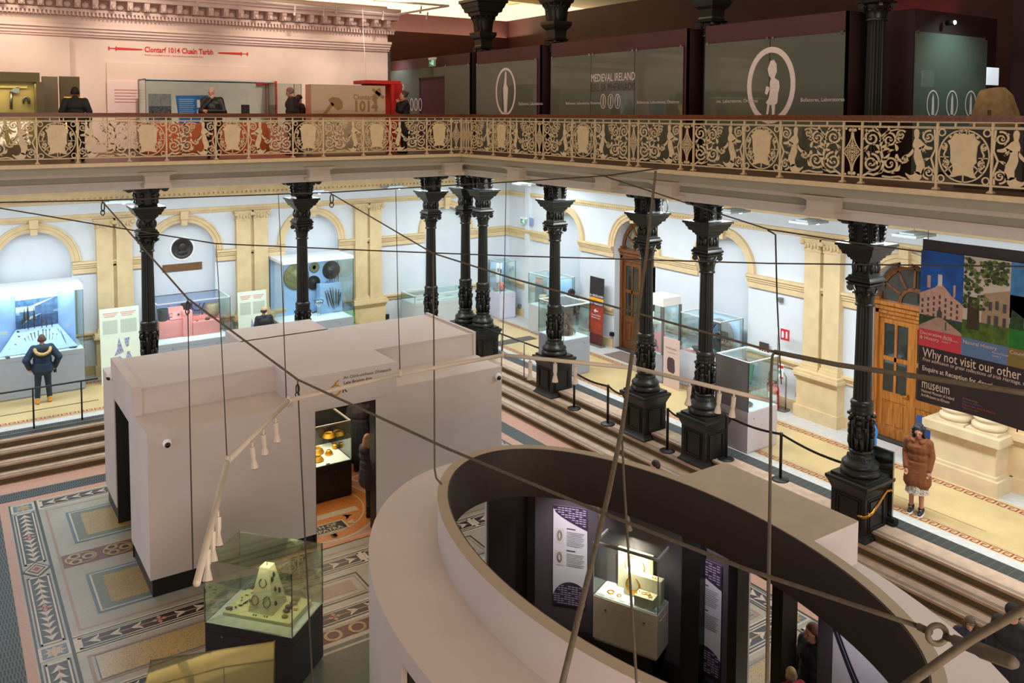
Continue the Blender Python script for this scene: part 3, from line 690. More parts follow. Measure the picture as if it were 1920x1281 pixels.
def make_figure():
    b=MB(cream); W=1.15
    b.at(frame((0,0,0),(1,0,0),(0,0,1)))
    o=.60; s=PH
    b.prism([(o+p[0]*s*.62,p[1]*s) for p in FIG],0,T)
    # acanthus scrolls filling the rest
    spiral(b,.16,.64,.145,0,1.55,.036,1); spiral(b,.44,.62,.13,pi,1.5,.034,-1); spiral(b,.16,.24,.15,pi*.5,1.6,.036,-1); spiral(b,.46,.24,.14,pi*1.2,1.5,.034,1)
    spiral(b,1.04,.68,.10,pi*.4,1.4,.028,1); spiral(b,1.05,.14,.10,pi*1.5,1.5,.028,-1); spiral(b,.62,.70,.08,pi*.2,1.3,.026,1); spiral(b,.68,.33,.07,pi,1.3,.024,1)
    b.strip([(.02,.02),(.10,.07),(.20,.05),(.32,.10),(.36,.24),(.32,.40),(.30,.52),(.34,.66),(.44,.76),(.58,.79)],[.03,.036,.036,.04,.04,.038,.034,.03,.026,.02],T)
    b.strip([(.34,.04),(.46,.03),(.60,.05),(.72,.02)],.028,T); b.strip([(1.12,.02),(1.13,.2),(1.08,.36),(1.14,.5),(1.12,.8)],.026,T)
    rr=random.Random(5)
    for (x,y,a,s_) in ((.30,.45,2.2,.13),(.32,.5,.4,.13),(.34,.3,.6,.14),(.30,.2,2.4,.13),(.40,.72,1.2,.11),(.26,.74,2.4,.11),(.05,.42,1.2,.12),(.06,.44,-.9,.12),(.56,.45,1.7,.11),(.56,.40,-1.3,.12),(.55,.13,.8,.11),(.28,.08,.6,.1),(.98,.30,.8,.10),(1.0,.44,2.2,.1),(.9,.5,.4,.09),(.93,.1,2.6,.09),(.52,.56,.5,.1),(.60,.58,2.0,.1),(.02,.78,-.5,.1),(.28,.6,.2,.09),(.22,.42,.2,.1),(.42,.42,.6,.1),(.44,.48,3.4,.1)): lf(b,x,y,a,s_,1 if rr.random()>.5 else -1)
    b.strip([(0,.006),(W,.006)],.012,.018); b.strip([(0,PH-.006),(W,PH-.006)],.012,.018)
    return b
SH=[(.5,.93),(.60,.90),(.66,.93),(.74,.88),(.78,.82),(.86,.78),(.80,.70),(.79,.60),(.78,.50),(.79,.40),(.74,.36),(.72,.28),(.74,.20),(.80,.12),(.70,.12),(.60,.15),(.5,.16)]
def make_shield():
    b=MB(cream); W=.80; cx=W/2; cy=PH/2
    b.at(frame((0,0,0),(1,0,0),(0,0,1)))
    full=[(p[0],p[1]) for p in SH]+[(1-p[0],p[1]) for p in SH[::-1][1:-1]]
    b.prism([(cx+(p[0]-.5)*W*.84,p[1]*PH*.98+.0) for p in full],0,T*1.6)
    b.ring((cx,cy),.375,.020,T,n=36,sy=1.02)
    for sx in (-1,1):
        for sy in (-1,1): b.ring((cx+sx*.335,cy+sy*.345),.05,.02,T,n=16)
        b.strip([(cx+sx*.22,cy-.02),(cx+sx*.375,cy-.02)],.014,T)
        spiral(b,cx+sx*.30,cy+.13,.055,pi/2,1.2,.02,sx,14,False); spiral(b,cx+sx*.27,cy-.10,.06,-pi/2,1.2,.02,-sx,14,False)
        b.strip([(cx+sx*.26,cy+.1),(cx+sx*.30,cy+.02),(cx+sx*.27,cy-.06),(cx+sx*.31,cy-.14),(cx+sx*.24,cy-.2)],.022,T)
        b.strip([(cx+sx*.15,cy-.13),(cx+sx*.29,cy-.25)],.016,T); b.strip([(cx+sx*.27,cy-.12),(cx+sx*.17,cy-.26)],.016,T)
        for k in range(4): a=.95+.22*k; b.prism([(cx+sx*(.345*cos(a)+.022*cos(j*pi/3)),cy+.345*sin(a)+.022*sin(j*pi/3)) for j in range(6)],0,T)
    for k in (-1,0,1): lf(b,cx+k*.02,PH-.10,pi/2-k*.6,.085,1)
    b.strip([(cx,.02),(cx,.13)],.016,T)
    b.strip([(0,.006),(W,.006)],.012,.018); b.strip([(0,PH-.006),(W,PH-.006)],.012,.018)
    return b
def make_diamond():
    b=MB(cream); W=.30; cx=W/2; cy=PH/2
    b.at(frame((0,0,0),(1,0,0),(0,0,1)))
    for sx in (-1,1):
        for sy in (-1,1):
            P=[(cx+sx*(.012+.13*(1-t)**2.2),cy+sy*(.02+.30*t)) for t in [i/10 for i in range(11)]]; b.strip(P,.016,T)
            b.prism([(cx+sx*.04+.028*cos(k*pi/4),cy+sy*.355+.028*sin(k*pi/4)) for k in range(8)],0,T); b.prism([(cx+sx*.115+.02*cos(k*pi/4),cy+sy*.375+.02*sin(k*pi/4)) for k in range(8)],0,T)
    b.strip([(cx,.02),(cx,PH-.02)],.014,T)
    for i in range(-3,4):
        for j in range(-3,4):
            if abs(i)+abs(j)<=3 and (i+j)%2==1: b.ring((cx+i*.031,cy+j*.045),.02,.012,T,n=8)
    b.ring((cx,cy),.035,.016,T,n=12)
    b.strip([(0,.006),(W,.006)],.012,.018); b.strip([(0,PH-.006),(W,PH-.006)],.012,.018)
    return b
DES={'f':(make_figure(),1.15),'s':(make_shield(),.80),'d':(make_diamond(),.30)}
meshes={}
railw=wood('rail_wood',(120,66,26),(92,46,16),.35,3,'X')
PZ=6.40
def railing(name,label,start,d,seq,group):
    root=thing(name,label,'railing',(start[0],start[1],ZB),group); a=0; x=Vector(d); ang=math.atan2(d[1],d[0])
    edges=[0]+[s[1] for s in seq]; L_=edges[-1]
    hr=MB(railw).at(TR(start[0],start[1],0,ang)); hr.box(-.05,-.045,7.315,L_+.05,.045,7.37); hr.box(-.05,-.06,7.37,L_+.05,.06,7.405); hr.build('handrail',root)
    br=MB(cream).at(TR(start[0],start[1],0,ang))
    for z0,z1 in ((7.295,7.315),(7.225,7.24),(6.385,6.40)): br.box(0,-.012,z0,L_,.012,z1)
    br.build('rail_bar',root)
    for i,e in enumerate(edges):
        p=MB(cream).at(TR(start[0],start[1],0,ang)@TR(e,0,0)); p.box(-.016,-.016,ZB,.016,.016,7.3); p.sq([(.045,ZB),(.045,ZB+.02),(.02,ZB+.04)]); p.build('post',root)
    first=None; Rm=TR(0,0,0,ang)
    for i in range(len(seq)):
        w=edges[i+1]-edges[i]; n=max(1,round(w/.29))
        for k in range(1,n):
            u=edges[i]+w*k/n
            if first is None: q=MB(cream); q.sq([(.012,7.235-ZB),(.012,7.3-ZB)]); first=q.build('picket',root,world=False); pkt=first
            else: pkt=first.copy(); COL.objects.link(pkt)
            v=x*u; pkt.location=(v.x,v.y,0); pkt.rotation_euler=(0,0,ang)
    for i,(k,_,fl) in enumerate(seq):
        key_=k
        if key_ not in meshes:
            o=DES[k][0].build({'f':'figure_panel','s':'shield_panel','d':'lozenge_panel'}[k],root,world=False); meshes[key_]=o.data
        else:
            o=bpy.data.objects.new({'f':'figure_panel','s':'shield_panel','d':'lozenge_panel'}[k],meshes[key_]); COL.objects.link(o); o.parent=root
        w=edges[i+1]-edges[i]-.02; sx=w/DES[k][1]
        v=x*(edges[i]+.01 if not fl else edges[i]+.01+w)
        o.location=(v.x,v.y,PZ-ZB); o.rotation_euler=(0,0,ang); o.scale=(-sx if fl else sx,1,1)
    return root
NX=[-.8,.35,1.0+.14,1.82,2.61,3.67,4.48,5.61,6.39,7.52,8.33,9.45,10.23,11.36,12.15,12.47]
ks='f s s f s f s f s f s f s f s d'.split()
seq=[]; x0=-2.0
pos=[-.8,.02,.62,1.82,2.61,3.67,4.48,5.61,6.39,7.52,8.33,9.45,10.23,11.36,12.15,12.47]
knd=['f','s','d','f','s','f','s','f','s','f','s','f','s','f','s','d']
fl=0
for k,p in zip(knd,pos):
    f=False
    if k=='f': fl+=1; f=(fl%2==1)
    seq.append((k,p-x0,f))
railing('balcony_railing','cream scrollwork railing along the left gallery edge with dark handrail',(x0,YNR),(1,0),seq,'gallery railings')
epos=[20.80,20.53,19.38,18.56,17.41,17.09,15.93,15.10,13.93,13.64,12.38,12.03,10.75,9.93,8.65,8.31,7.05,6.24,4.98,4.64,3.4]
eknd=['d','d','f','s','f','d','f','s','f','d','f','d','f','s','f','d','f','s','f','d','f']
seq=[];fl=0
for k,p in zip(eknd,epos):
    f=False
    if k=='f': fl+=1; f=fl in (2,4,7,9,11)
    seq.append((k,YNR-p,f))
railing('balcony_railing','cream scrollwork railing along the right gallery edge with brown handrail',(XER,YNR),(0,-1),seq,'gallery railings')
# ================================================================ WHITE PAVILION (block)
z1,z2=2.14,2.65; X0,X1,Y0,Y1=2.72,9.67,14.655,19.1
pv=thing('exhibition_pavilion','large pinkish-white box pavilion with a doorway in the middle of the sunken floor','pavilion',((X0+X1)/2,(Y0+Y1)/2,ZS))
zp=ZS+.32; dl,dr,dt=5.59,6.80,1.97
b=MB(pinkw)
b.box(X0,Y0,zp,dl,Y0+.22,z1); b.box(dr,Y0,zp,X1,Y0+.22,z1); b.box(dl,Y0,dt,dr,Y0+.22,z1); plabel(b.build('front_wall',pv),'front wall with the tall doorway')
b=MB(pinkw); b.box(X0,Y0+.22,zp,X0+.22,16.3,z1); b.box(X0,17.82,zp,X0+.22,Y1,z1); b.box(X0,16.3,1.86,X0+.22,17.82,z1); b.build('side_wall',pv)
b=MB(pinkw); b.box(X1-.22,Y0+.22,zp,X1,Y1,z1); b.build('side_wall',pv)
b=MB(pinkw); b.box(X0+.22,Y1-.22,zp,X1-.22,Y1,z1); b.build('rear_wall',pv)
b=MB(pinkw); b.box(X0+.02,Y0+.02,z1-.06,X1-.02,Y1-.02,z1+.003)
b.box(X0+.12,15.71,z1,X1-.02,17.87,z2-.04); b.box(5.18,17.8,z1,7.12,18.95,z2-.04); plabel(b.build('roof_step',pv),'raised flat roof with a lip along its ends')
b=MB(pinkw); b.box(X0-.03,15.69,z1+.0,X0+.12,17.89,z2); b.box(X1-.06,15.69,z1+.002,X1+.0,17.89,z2); b.box(X0+.12,15.69,z2-.045,X1-.06,15.74,z2-.02); b.build('roof_lip',pv)
b=MB(pinkw); b.box(5.19,Y0-.012,2.02,7.23,15.73,z2-.015); plabel(b.build('entrance_hood',pv),'boxy hood over the doorway carrying the exhibition title')
b=MB(black); b.box(X0+.04,Y0+.05,ZS,dl,Y0+.2,zp); b.box(dr,Y0+.05,ZS,X1-.04,Y0+.2,zp); b.box(X0+.04,Y0+.2,ZS,X0+.2,16.3,zp); b.box(X0+.04,17.82,ZS,X0+.2,Y1-.05,zp); b.box(X1-.2,Y0+.2,ZS,X1-.04,Y1-.05,zp); b.box(X0+.2,Y1-.2,ZS,X1-.2,Y1-.05,zp); plabel(b.build('plinth',pv),'black recessed plinth')
b=MB(black); b.box(dl-.02,Y0+.02,ZS,dl+.015,Y0+.26,dt+.01); b.box(dr-.015,Y0+.02,ZS,dr+.02,Y0+.26,dt+.01); b.box(dl,Y0+.02,dt-.02,dr,Y0+.24,dt+.01); b.build('door_lining',pv)
b=MB(black); b.box(X0+.02,16.28,ZS,X0+.3,16.31,1.87); b.box(X0+.02,17.80,ZS,X0+.3,17.84,1.87); b.box(X0+.02,16.3,1.84,X0+.3,17.8,1.87); b.box(X0+.3,16.6,ZS,X0+.9,16.68,1.84); b.build('door_lining',pv)
lit=pm('case_back_lit',(236,226,150),.7,noise=.05,emit=.55); b=MB(lit); b.box(X0+.75,16.9,.1,X0+.8,18.2,1.75); b.build('lit_panel',pv)
inn=pm('pavilion_liner',(34,30,30),.7,noise=.05); b=MB(inn); b.box(X0+.23,18.6,ZS,X1-.23,18.66,z1-.1); b.box(X0+1.0,Y0+.9,ZS,X0+1.06,18.6,z1-.1); b.box(8.2,Y0+.24,ZS,8.26,18.6,z1-.1); plabel(b.build('inner_lining',pv),'dark inner walls seen through the doorway')
# title lettering on the hood
gl=gold; b=MB(gl).at(frame((0,Y0-.016,0),(1,0,0),(0,0,1)))
b.at(frame((5.98,Y0-.016,2.30),(1,0,0),(0,0,1))); b.ring((0,0),.095,.03,.006,n=26); b.strip([(-.01,.12),(.06,.18)],.025,.006)
b.use(pm('title_ink',(70,46,24),.6,noise=0)); b.text('R',.17,.13,-.07,.003,.012); b.text('An Chr\u00e9-umhaois Dh\u00e9anach',.085,.16,.18,.003); b.text('Late Bronze Age',.085,.16,.08,.003,.01)
plabel(b.build('title_lettering',pv),'gold and brown exhibition title')
for i,(x,y,z,nrm) in enumerate(((3.02,Y0-.03,1.95,(0,-1)),(9.56,Y0-.03,1.95,(0,-1)),(X0-.06,17.75,2.32,(-1,0)))):
    t=thing('dome_camera',('white security dome camera on the left end of the pavilion front','white security dome camera at the right end of the pavilion front','black security dome camera on the left roof edge of the pavilion')[i],'camera',(x,y,z))
    b=MB(white); b.at(Matrix.Translation((x,y,z))); b.ell((0,0,0),.075,.05,.075); b.build('housing',t); b=MB(pm('lens_black',(12,12,14),.1,noise=0)); b.at(Matrix.Translation((x+nrm[0]*.03,y+nrm[1]*.03,z-.02))); b.ell((0,0,0),.05,.05,.05); b.build('lens',t)
# ================================================================ OVAL PAVILION
cx,cy=6.2,6.64
ov=thing('oval_pavilion','big oval drum pavilion with a raised open ring and dark inside','pavilion',(cx,cy,ZS))
def ep(rx,ry,t): a=math.radians(t); return (cx+rx*cos(a),cy+ry*sin(a))
def ewall(b,ro,ri,t0,t1,za,zb,n=None,caps=True,smooth=True):
    n=n or max(4,int(abs(t1-t0)/3)); V=[];Fc=[]
    for i in range(n+1):
        t=t0+(t1-t0)*i/n; o=ep(*ro,t); q=ep(*ri,t); V+=[o+(za,),o+(zb,),q+(zb,),q+(za,)]
    for i in range(n):
        for k in range(4): Fc.append((i*4+k,(i+1)*4+k,(i+1)*4+(k+1)%4,i*4+(k+1)%4))
    if caps: Fc+=[(0,1,2,3),(n*4+3,n*4+2,n*4+1,n*4)]
    b.add(V,Fc,False)
    return b
RO,RI=(2.6,4.12),(2.5,4.0); zl=2.22
b=MB(pinkw)
for t0,t1 in ((106,171),(189,351),(9,78)): ewall(b,RO,(2.54,4.05),t0,t1,ZS,2.02,n=40)
ewall(b,RO,(2.54,4.05),0,360,2.02,2.10,n=110,caps=False); plabel(b.build('outer_wall',ov),'smooth white outer wall of the drum')
b=MB(pinkw); ewall(b,RO,(1.72,3.22),0,360,2.10,zl,n=110,caps=False); plabel(b.build('ledge',ov),'broad flat ledge on top of the drum')
b=MB(pinkw); ewall(b,(1.755,3.245),(1.625,3.125),0,360,zl-.02,2.72,n=120,caps=False)
b.box(7.5,5.69,zl-.01,8.70,7.70,2.718)
# keep the rectangular block clear of the opening: cut its west side along the ring
b2=MB(pinkw); ewall(b2,(1.755,3.245),(1.625,3.125),0,360,zl-.02,2.72,n=120,caps=False)
P=[ep(1.70,3.2,t) for t in range(-20,23,3)]; P=[p for p in P if 5.69<=p[1]<=7.70]
P=[ (cx+1.70*math.sqrt(1-((5.69-cy)/3.2)**2),5.69)]+P+[(cx+1.70*math.sqrt(1-((7.70-cy)/3.2)**2),7.70)]
b2.prism(P+[(8.70,7.70),(8.70,5.69)],zl-.01,2.718); b2.use(pm('rim_paint',(166,150,126),.75,noise=.04,nscale=2)); ewall(b2,(1.757,3.247),(1.623,3.123),0,360,2.719,2.7225,n=120,caps=False); b2.prism(P+[(8.702,7.702),(8.702,5.688)],2.7175,2.7215); plabel(b2.build('raised_ring',ov),'raised oval ring with a flat box wing on its right side')
b=MB(dark); ewall(b,(1.625,3.125),(1.605,3.105),0,360,2.04,2.715,n=120,caps=False); ewall(b,(2.52,4.02),(1.605,3.105),0,360,2.03,2.045,n=110,caps=False); plabel(b.build('inner_fascia',ov),'dark brown inner face of the ring')
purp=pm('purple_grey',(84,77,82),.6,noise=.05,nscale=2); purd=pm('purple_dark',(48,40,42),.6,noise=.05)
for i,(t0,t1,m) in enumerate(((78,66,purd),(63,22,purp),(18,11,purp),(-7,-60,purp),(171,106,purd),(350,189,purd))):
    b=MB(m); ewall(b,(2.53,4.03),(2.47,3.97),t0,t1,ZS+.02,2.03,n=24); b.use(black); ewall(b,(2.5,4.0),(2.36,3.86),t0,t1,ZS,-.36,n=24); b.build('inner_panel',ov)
for t0,t1 in ((66,63.5),(22.5,18),(11.2,9),(1,-1.5)):
    b=MB(black); ewall(b,(2.56,4.06),(2.28,3.78),t0,t1,ZS,2.03,n=3); b.build('post',ov)
def onell(x,y,rx,ry,side=1):
    """3-D point where the pixel ray meets the oval wall (far side)"""
    d=ray(x,y); a=(d.x/rx)**2+(d.y/ry)**2; bb=2*(d.x*(-cx)/rx**2+d.y*(-cy)/ry**2); c=(cx/rx)**2+(cy/ry)**2-1
    k=(-bb+side*math.sqrt(bb*bb-4*a*c))/(2*a); return EYE+d*k
# printed boards on the inner panels
brd=pm('board_white',(226,222,226),.6,noise=.01); brp=pm('board_purple',(64,48,72),.6,noise=.15,nscale=30); ink=pm('print_grey',(130,126,136),.7,noise=0); inkw=pm('print_pale',(190,176,200),.7,noise=0)
def curvedboard(label,t0,t1,zb,zt,variant):
    t=thing('exhibition_board',label,'board',ep(2.45,3.95,(t0+t1)/2)+(zb,)); n=10
    def P(u,v,d=0):
        q=ep(2.452-d,3.952-d,t0+(t1-t0)*u); return (q[0],q[1],zb+(zt-zb)*v)
    def patch(b,u0,v0,u1,v1,d,nn=4):
        V=[];Fc=[]
        for i in range(nn+1): u=u0+(u1-u0)*i/nn; V+=[P(u,v0,d),P(u,v1,d)]
        b.add(V,[(2*i,2*i+2,2*i+3,2*i+1) for i in range(nn)])
    b=MB(brd); patch(b,0,0,1,1,0,10); b.build('panel',t)
    if variant<2:
        b=MB(brp)
        for (lo,sg) in ((0,1),(1,-1)):
            V=[];Fc=[]
            for i in range(13):
                u=i/12; w=(.22*math.sqrt(max(0,1-(u-.55)**2/.34))+.02) if sg>0 else (.03+.19*u**.6)
                V+=[P(u,lo,.004),P(u,lo+sg*w,.004)]
            b.add(V,[(2*i,2*i+2,2*i+3,2*i+1) for i in range(12)])
        b.build('purple_band',t)
        b=MB(inkw)
        for k in range(9):
            v=.015+.022*k
            for j in range(9):
                if (k*5+j*3)%7!=0 and abs(j/9-.5)<.5*math.sqrt(max(0,1-(k/10)**2))+.05: patch(b,.03+j*.105,v,.03+j*.105+.085,v+.009,.007,1)
        for k in range(8):
            v=.985-.022*k
            for j in range(9):
                if (k*3+j*5)%7!=0 and k<1.2+7*(j/9)**.7: patch(b,.03+j*.105,v-.009,.03+j*.105+.085,v,.007,1)
        b.build('lettering',t)
        b=MB(ink)
        for (v0,nl) in ((.74,9),(.52,8)):
            for k in range(nl): patch(b,.40,v0-.017*k,.92-(k%3)*.03,v0-.017*k+.006,.004,1)
            b.use(pm('print_dark',(84,76,92),.7,noise=0)); patch(b,.40,v0+.03,.66,v0+.042,.004,1); b.use(ink)
        b.build('text_block',t)
        b=MB(pm('board_cream',(222,214,206),.6,noise=.02))
        for v0 in (.62,.40): patch(b,.07,v0,.32,v0+.15,.005,2)
        b.build('picture',t)
        b=MB(pm('sketch_line',(90,86,84),.7,noise=0))
        for v0 in (.62,.40):
            for r in (.07,.04):
                pts=[P(.19+r*cos(a*pi/8),v0+.08+r*.9*sin(a*pi/8)*(1 if r<.05 else .8),.01) for a in range(17)]; b.tube(pts,.004,5)
        b.build('drawing',t)
    else:
        b=MB(pm('board_ink',(44,36,56),.6,noise=.1))
        for w,off in ((.03,0),(.012,.05),(.05,.10)):
            V=[];Fc=[]
            for i in range(17):
                u=i/16; v=1.0-off*.4-.42*u+.10*sin(u*pi)*-1; V+=[P(u,max(0,v-w),.004),P(u,v,.004)]
            b.add(V,[(2*i,2*i+2,2*i+3,2*i+1) for i in range(16)])
        b.build('curved_border',t)
        b=MB(gold); V=[P(.20+.09*(1-abs(2*i/10-1)**2)*s,.30+.026*i,.01) for i in range(11) for s in (-1,1)]
        b.add(V,[(2*i,2*i+1,2*i+3,2*i+2) for i in range(10)]); b.build('gold_drop_picture',t)
        b=MB(ink)
        for k in range(10): patch(b,.45,.55-.025*k,.9-(k%3)*.05,.558-.025*k,.004,1)
        b.build('text_block',t)
    return t
curvedboard('white and purple text board left of the gold neck-ring case',57.5,47.8,.02,1.55,0)
curvedboard('white and purple text board partly behind the dark post',23.0,14.2,-.25,1.35,1)
curvedboard('white board with a gold pendant picture at the lower right',-10.5,-24,-.5,1.5,2)
# ================================================================ SHOWCASES
grey=pm('case_grey',(150,156,164),.5,noise=.02); deckw=pm('deck_white',(222,230,230),.6,noise=.01); skyb=pm('case_blue',(150,184,226),.7,noise=.03); rose=pm('case_pink',(232,146,142),.7,noise=.03); edge=glass('glass_edge',(120,150,140),.2); capw=pm('case_cap',(222,228,230),.5,noise=.01); lilac=pm('case_lilac',(206,204,220),.5,noise=.02)
class V:
    def __init__(s,o,w,d): s.o=o; s.w=w; s.d=d
def gbox(b,w,d,z0,z1,t=.008,top=True,back=True):
    b.box(-w/2,-d/2,z0,w/2,-d/2+t,z1)
    if back: b.box(-w/2,d/2-t,z0,w/2,d/2,z1)
    b.box(-w/2,-d/2+t,z0,-w/2+t,d/2-t,z1); b.box(w/2-t,-d/2+t,z0,w/2,d/2-t,z1)
    if top: b.box(-w/2+t,-d/2+t,z1-t,w/2-t,d/2-t,z1)
def vitrine(label,x0,y0,x1,y1,zd,zt,base=grey,zb=0,rot=0,cap=0.0,capm=None,frame_m=None,g=None,group=None,backm=None,side=None,name='display_case',lip=True,edgew=.012):
    cx_,cy_=(x0+x1)/2,(y0+y1)/2; w,d=x1-x0,y1-y0
    t=thing(name,label,'display case',(cx_,cy_,zb),group); t.rotation_euler=(0,0,rot); zd-=zb; zt-=zb
    b=MB(base); b.box(-w/2+.02,-d/2+.02,0.0,w/2-.02,d/2-.02,.04); b.box(-w/2,-d/2,.04,w/2,d/2,zd-.13); b.box(-w/2+.004,-d/2+.004,zd-.13,w/2-.004,d/2-.004,zd-.122); b.box(-w/2,-d/2,zd-.122,w/2,d/2,zd-.01); b.build('base',t,world=False)
    b=MB(deckw); b.box(-w/2+.015,-d/2+.015,zd-.01,w/2-.015,d/2-.015,zd); b.build('deck',t,world=False)
    gl=g or caseg; b=MB(gl); gbox(b,w,d,zd,zt-cap,back=backm is None,top=(cap==0)); b.build('glass_box',t,world=False)
    e=edgew
    for sx in (-1,1):
        for sy in (-1,1): b=MB(frame_m or edge); b.box(sx*w/2-e/2,sy*d/2-e/2,zd,sx*w/2+e/2,sy*d/2+e/2,zt-cap); b.build('corner_edge',t,world=False)
    if backm:
        b=MB(backm); b.box(-w/2+.01,d/2-.03,zd,w/2-.01,d/2,zt-cap); b.build('back_panel',t,world=False)
    if side:
        b=MB(side); b.box(-w/2,-d/2,zd-.01,-w/2+.02,d/2,zt); b.build('side_panel',t,world=False)
    if cap>0:
        b=MB(capm or capw); b.box(-w/2-.01,-d/2-.01,zt-cap,w/2+.01,d/2+.01,zt); b.build('top_cover',t,world=False)
    elif lip:
        b=MB(capm or capw); q=.03
        b.box(-w/2,-d/2,zt-.03,w/2,-d/2+q,zt+.004); b.box(-w/2,d/2-q,zt-.03,w/2,d/2,zt+.004); b.box(-w/2,-d/2+q,zt-.03,-w/2+q,d/2-q,zt+.004); b.box(w/2-q,-d/2+q,zt-.03,w/2,d/2-q,zt+.004); b.build('top_frame',t,world=False)
    for sx in (-.3,.3): b=MB(steel); b.at(frame((sx*w,-d/2,zd-.17),(1,0,0),(0,0,1))); b.add(*_cyl(.014,.02)); b.build('lock',t,world=False)
    return t
def item(name,label,cat,b,group=None): return tag(b.build(name),label,cat,group)
def plane(x,y,p0,n):
    d=ray(x,y); n=Vector(n); return EYE+d*((Vector(p0)-EYE).dot(n)/d.dot(n))
# ---- N1 weapons case
vitrine('tall pale blue case of spearheads at the far left, man in navy coat before it',-1.4,25.05,3.13,26.33,1.12,2.84,cap=.13)
b=MB(skyb); b.box(-1.35,26.28,1.13,3.08,26.3,2.68); b.add([(1.63,26.0,1.15),(1.15,25.5,1.15),(1.15,25.5,2.6),(1.63,26.0,2.66)],[(0,1,2,3)]); b.add([(2.62,26.0,1.15),(2.98,25.4,1.15),(2.98,25.4,2.66),(2.62,26.0,2.68)],[(0,3,2,1)]); b.box(1.63,26.0,1.6,2.62,26.02,2.66); b.box(-1.3,25.5,1.15,1.15,25.53,2.6); item('backdrop','pale blue angled backdrop inside the spearhead case','backdrop',b)
mu=[pm('mural_a',(150,184,206),.7,noise=.25,nscale=7),pm('mural_b',(88,128,170),.7,noise=.3,nscale=9),pm('mural_c',(206,220,226),.7,noise=.2,nscale=9),pm('mural_d',(60,96,140),.7,noise=.35,nscale=8)]
b=MB(mu[0]); A=1.63; Wd=1.0
def mr(x0,z0,x1,z1,m,k): b.use(m).add([(A+x0*Wd,25.99-.002*k,1.66+z0),(A+x1*Wd,25.99-.002*k,1.66+z0+.01),(A+x1*Wd,25.99-.002*k,1.66+z1+.02),(A+x0*Wd,25.99-.002*k,1.66+z1)],[(0,1,2,3)])
mr(0,0,1,.97,mu[0],0); mr(0,.72,1,.97,mu[2],1); mr(0,.55,1,.74,mu[1],2); mr(0,.40,1,.56,mu[2],3); mr(.45,.40,1,.62,mu[1],4); mr(0,0,1,.33,mu[3],3); mr(0,.18,.5,.34,mu[1],4); mr(.1,.30,.9,.42,mu[1],5)
b.use(mu[2]).add([(A+.1,25.97,1.7),(A+.3,25.97,1.85),(A+.6,25.97,2.0),(A+.35,25.97,1.95)],[(0,1,2,3)]); b.add([(A+.3,25.97,2.2),(A+.55,25.97,2.3),(A+.95,25.97,2.42),(A+.5,25.97,2.22)],[(0,1,2,3)])
item('mural','blue and white river landscape mural behind the upright spearheads','mural',b)
b=MB(pm('case_slope',(170,196,238),.7,noise=.02)); P=[(1.62,25.97,1.62),(2.62,25.97,1.66),(3.0,25.25,1.16),(1.15,25.2,1.14)]; b.add(P+[(p[0],p[1],1.13) for p in P],[(0,3,2,1),(3,7,6,2),(0,4,7,3),(2,6,5,1)]); item('display_slope','pale blue sloping board holding bronze rods in the spearhead case','display board',b)
sp0=(1.62,25.97,1.62); spn=Vector((0,-.53,.75)).normalized()
def s4(x,y): return (x/7.535,530+y/7.535)
tips=[(318,640,500),(350,655,360),(400,665,300),(487,650,350),(592,640,450),(658,630,510),(737,622,540)]
for i,(x,yb,yt) in enumerate(tips):
    a=YY(*s4(x,yb),25.85); c=YY(*s4(x,yt),25.85); h=c.z-a.z; w=.022+.02*h
    b=MB(bronze); b.tube([a,a+Vector((0,0,h*.35)),a+Vector((0,0,h*.98))],[.010,.012,.004],6); M0=b.M; b.at(frame(a+Vector((0,-.004,h*.3)),(1,0,0),(0,0,1))); b.prism([(0,h*.70),(-w*.7,h*.35),(-w,h*.12),(-w*.4,0),(w*.4,0),(w,h*.12),(w*.7,h*.35)],-.004,.004)
    item('spearhead','dark bronze spearhead standing against the mural, %s from the left'%ORD[i],'spearhead',b,'upright spearheads')
rods=[(345,795,400,890),(395,765,440,870),(435,722,470,850),(485,712,500,800),(540,690,540,760),(605,668,615,850),(650,672,655,860),(700,662,697,880),(750,722,722,915),(805,728,745,930)]
gm=pm('dull_gold_bronze',(130,122,80),.45,metal=.5,noise=.1)
for i,(x0,y0,x1,y1) in enumerate(rods):
    a=plane(*s4(x0,y0),sp0,spn)+spn*.015; c=plane(*s4(x1,y1),sp0,spn)+spn*.015
    b=MB(gm if i==1 else bronze); d=c-a; b.tube([a,a+d*.04,a+d*.12,a+d*.9,c],[.012,.024,.012,.011,.004],7); item('socketed_spear','slim bronze socketed spear on the blue slope, %s from the left'%ORD[i],'spear',b,'bronze spears on the slope')
for i,(x0,y0,x1,y1) in enumerate(((825,650,925,865),(862,672,950,868),(888,800,928,862))):
    a=plane(*s4(x0,y0),(2.7,25.6,1.4),(-.75,-.5,.4))+Vector((-.02,-.02,.01)); c=plane(*s4(x1,y1),(2.7,25.6,1.4),(-.75,-.5,.4))+Vector((-.02,-.02,.01))
    b=MB(bronze); b.tube([a,(a+c)/2,c],[.006,.010,.004],6); item('bronze_pin','thin bronze pin on the right-hand edge of the blue slope, %s from the top'%ORD[i],'pin',b,'thin bronze pins')
for i,(x,y) in enumerate(((258,702),(272,772),(225,888),(145,955))):
    a=plane(*s4(x,y),sp0,spn)+spn*.02; b=MB(bronze); b.ell(a,.03,.018,.018,8,6); b.ell(a+Vector((-.02,0,.01)),.016,.012,.02,6,5); item('ferrule','small bronze ferrule on the left of the blue slope, %s from the top'%ORD[i],'ferrule',b,'small bronze ferrules')
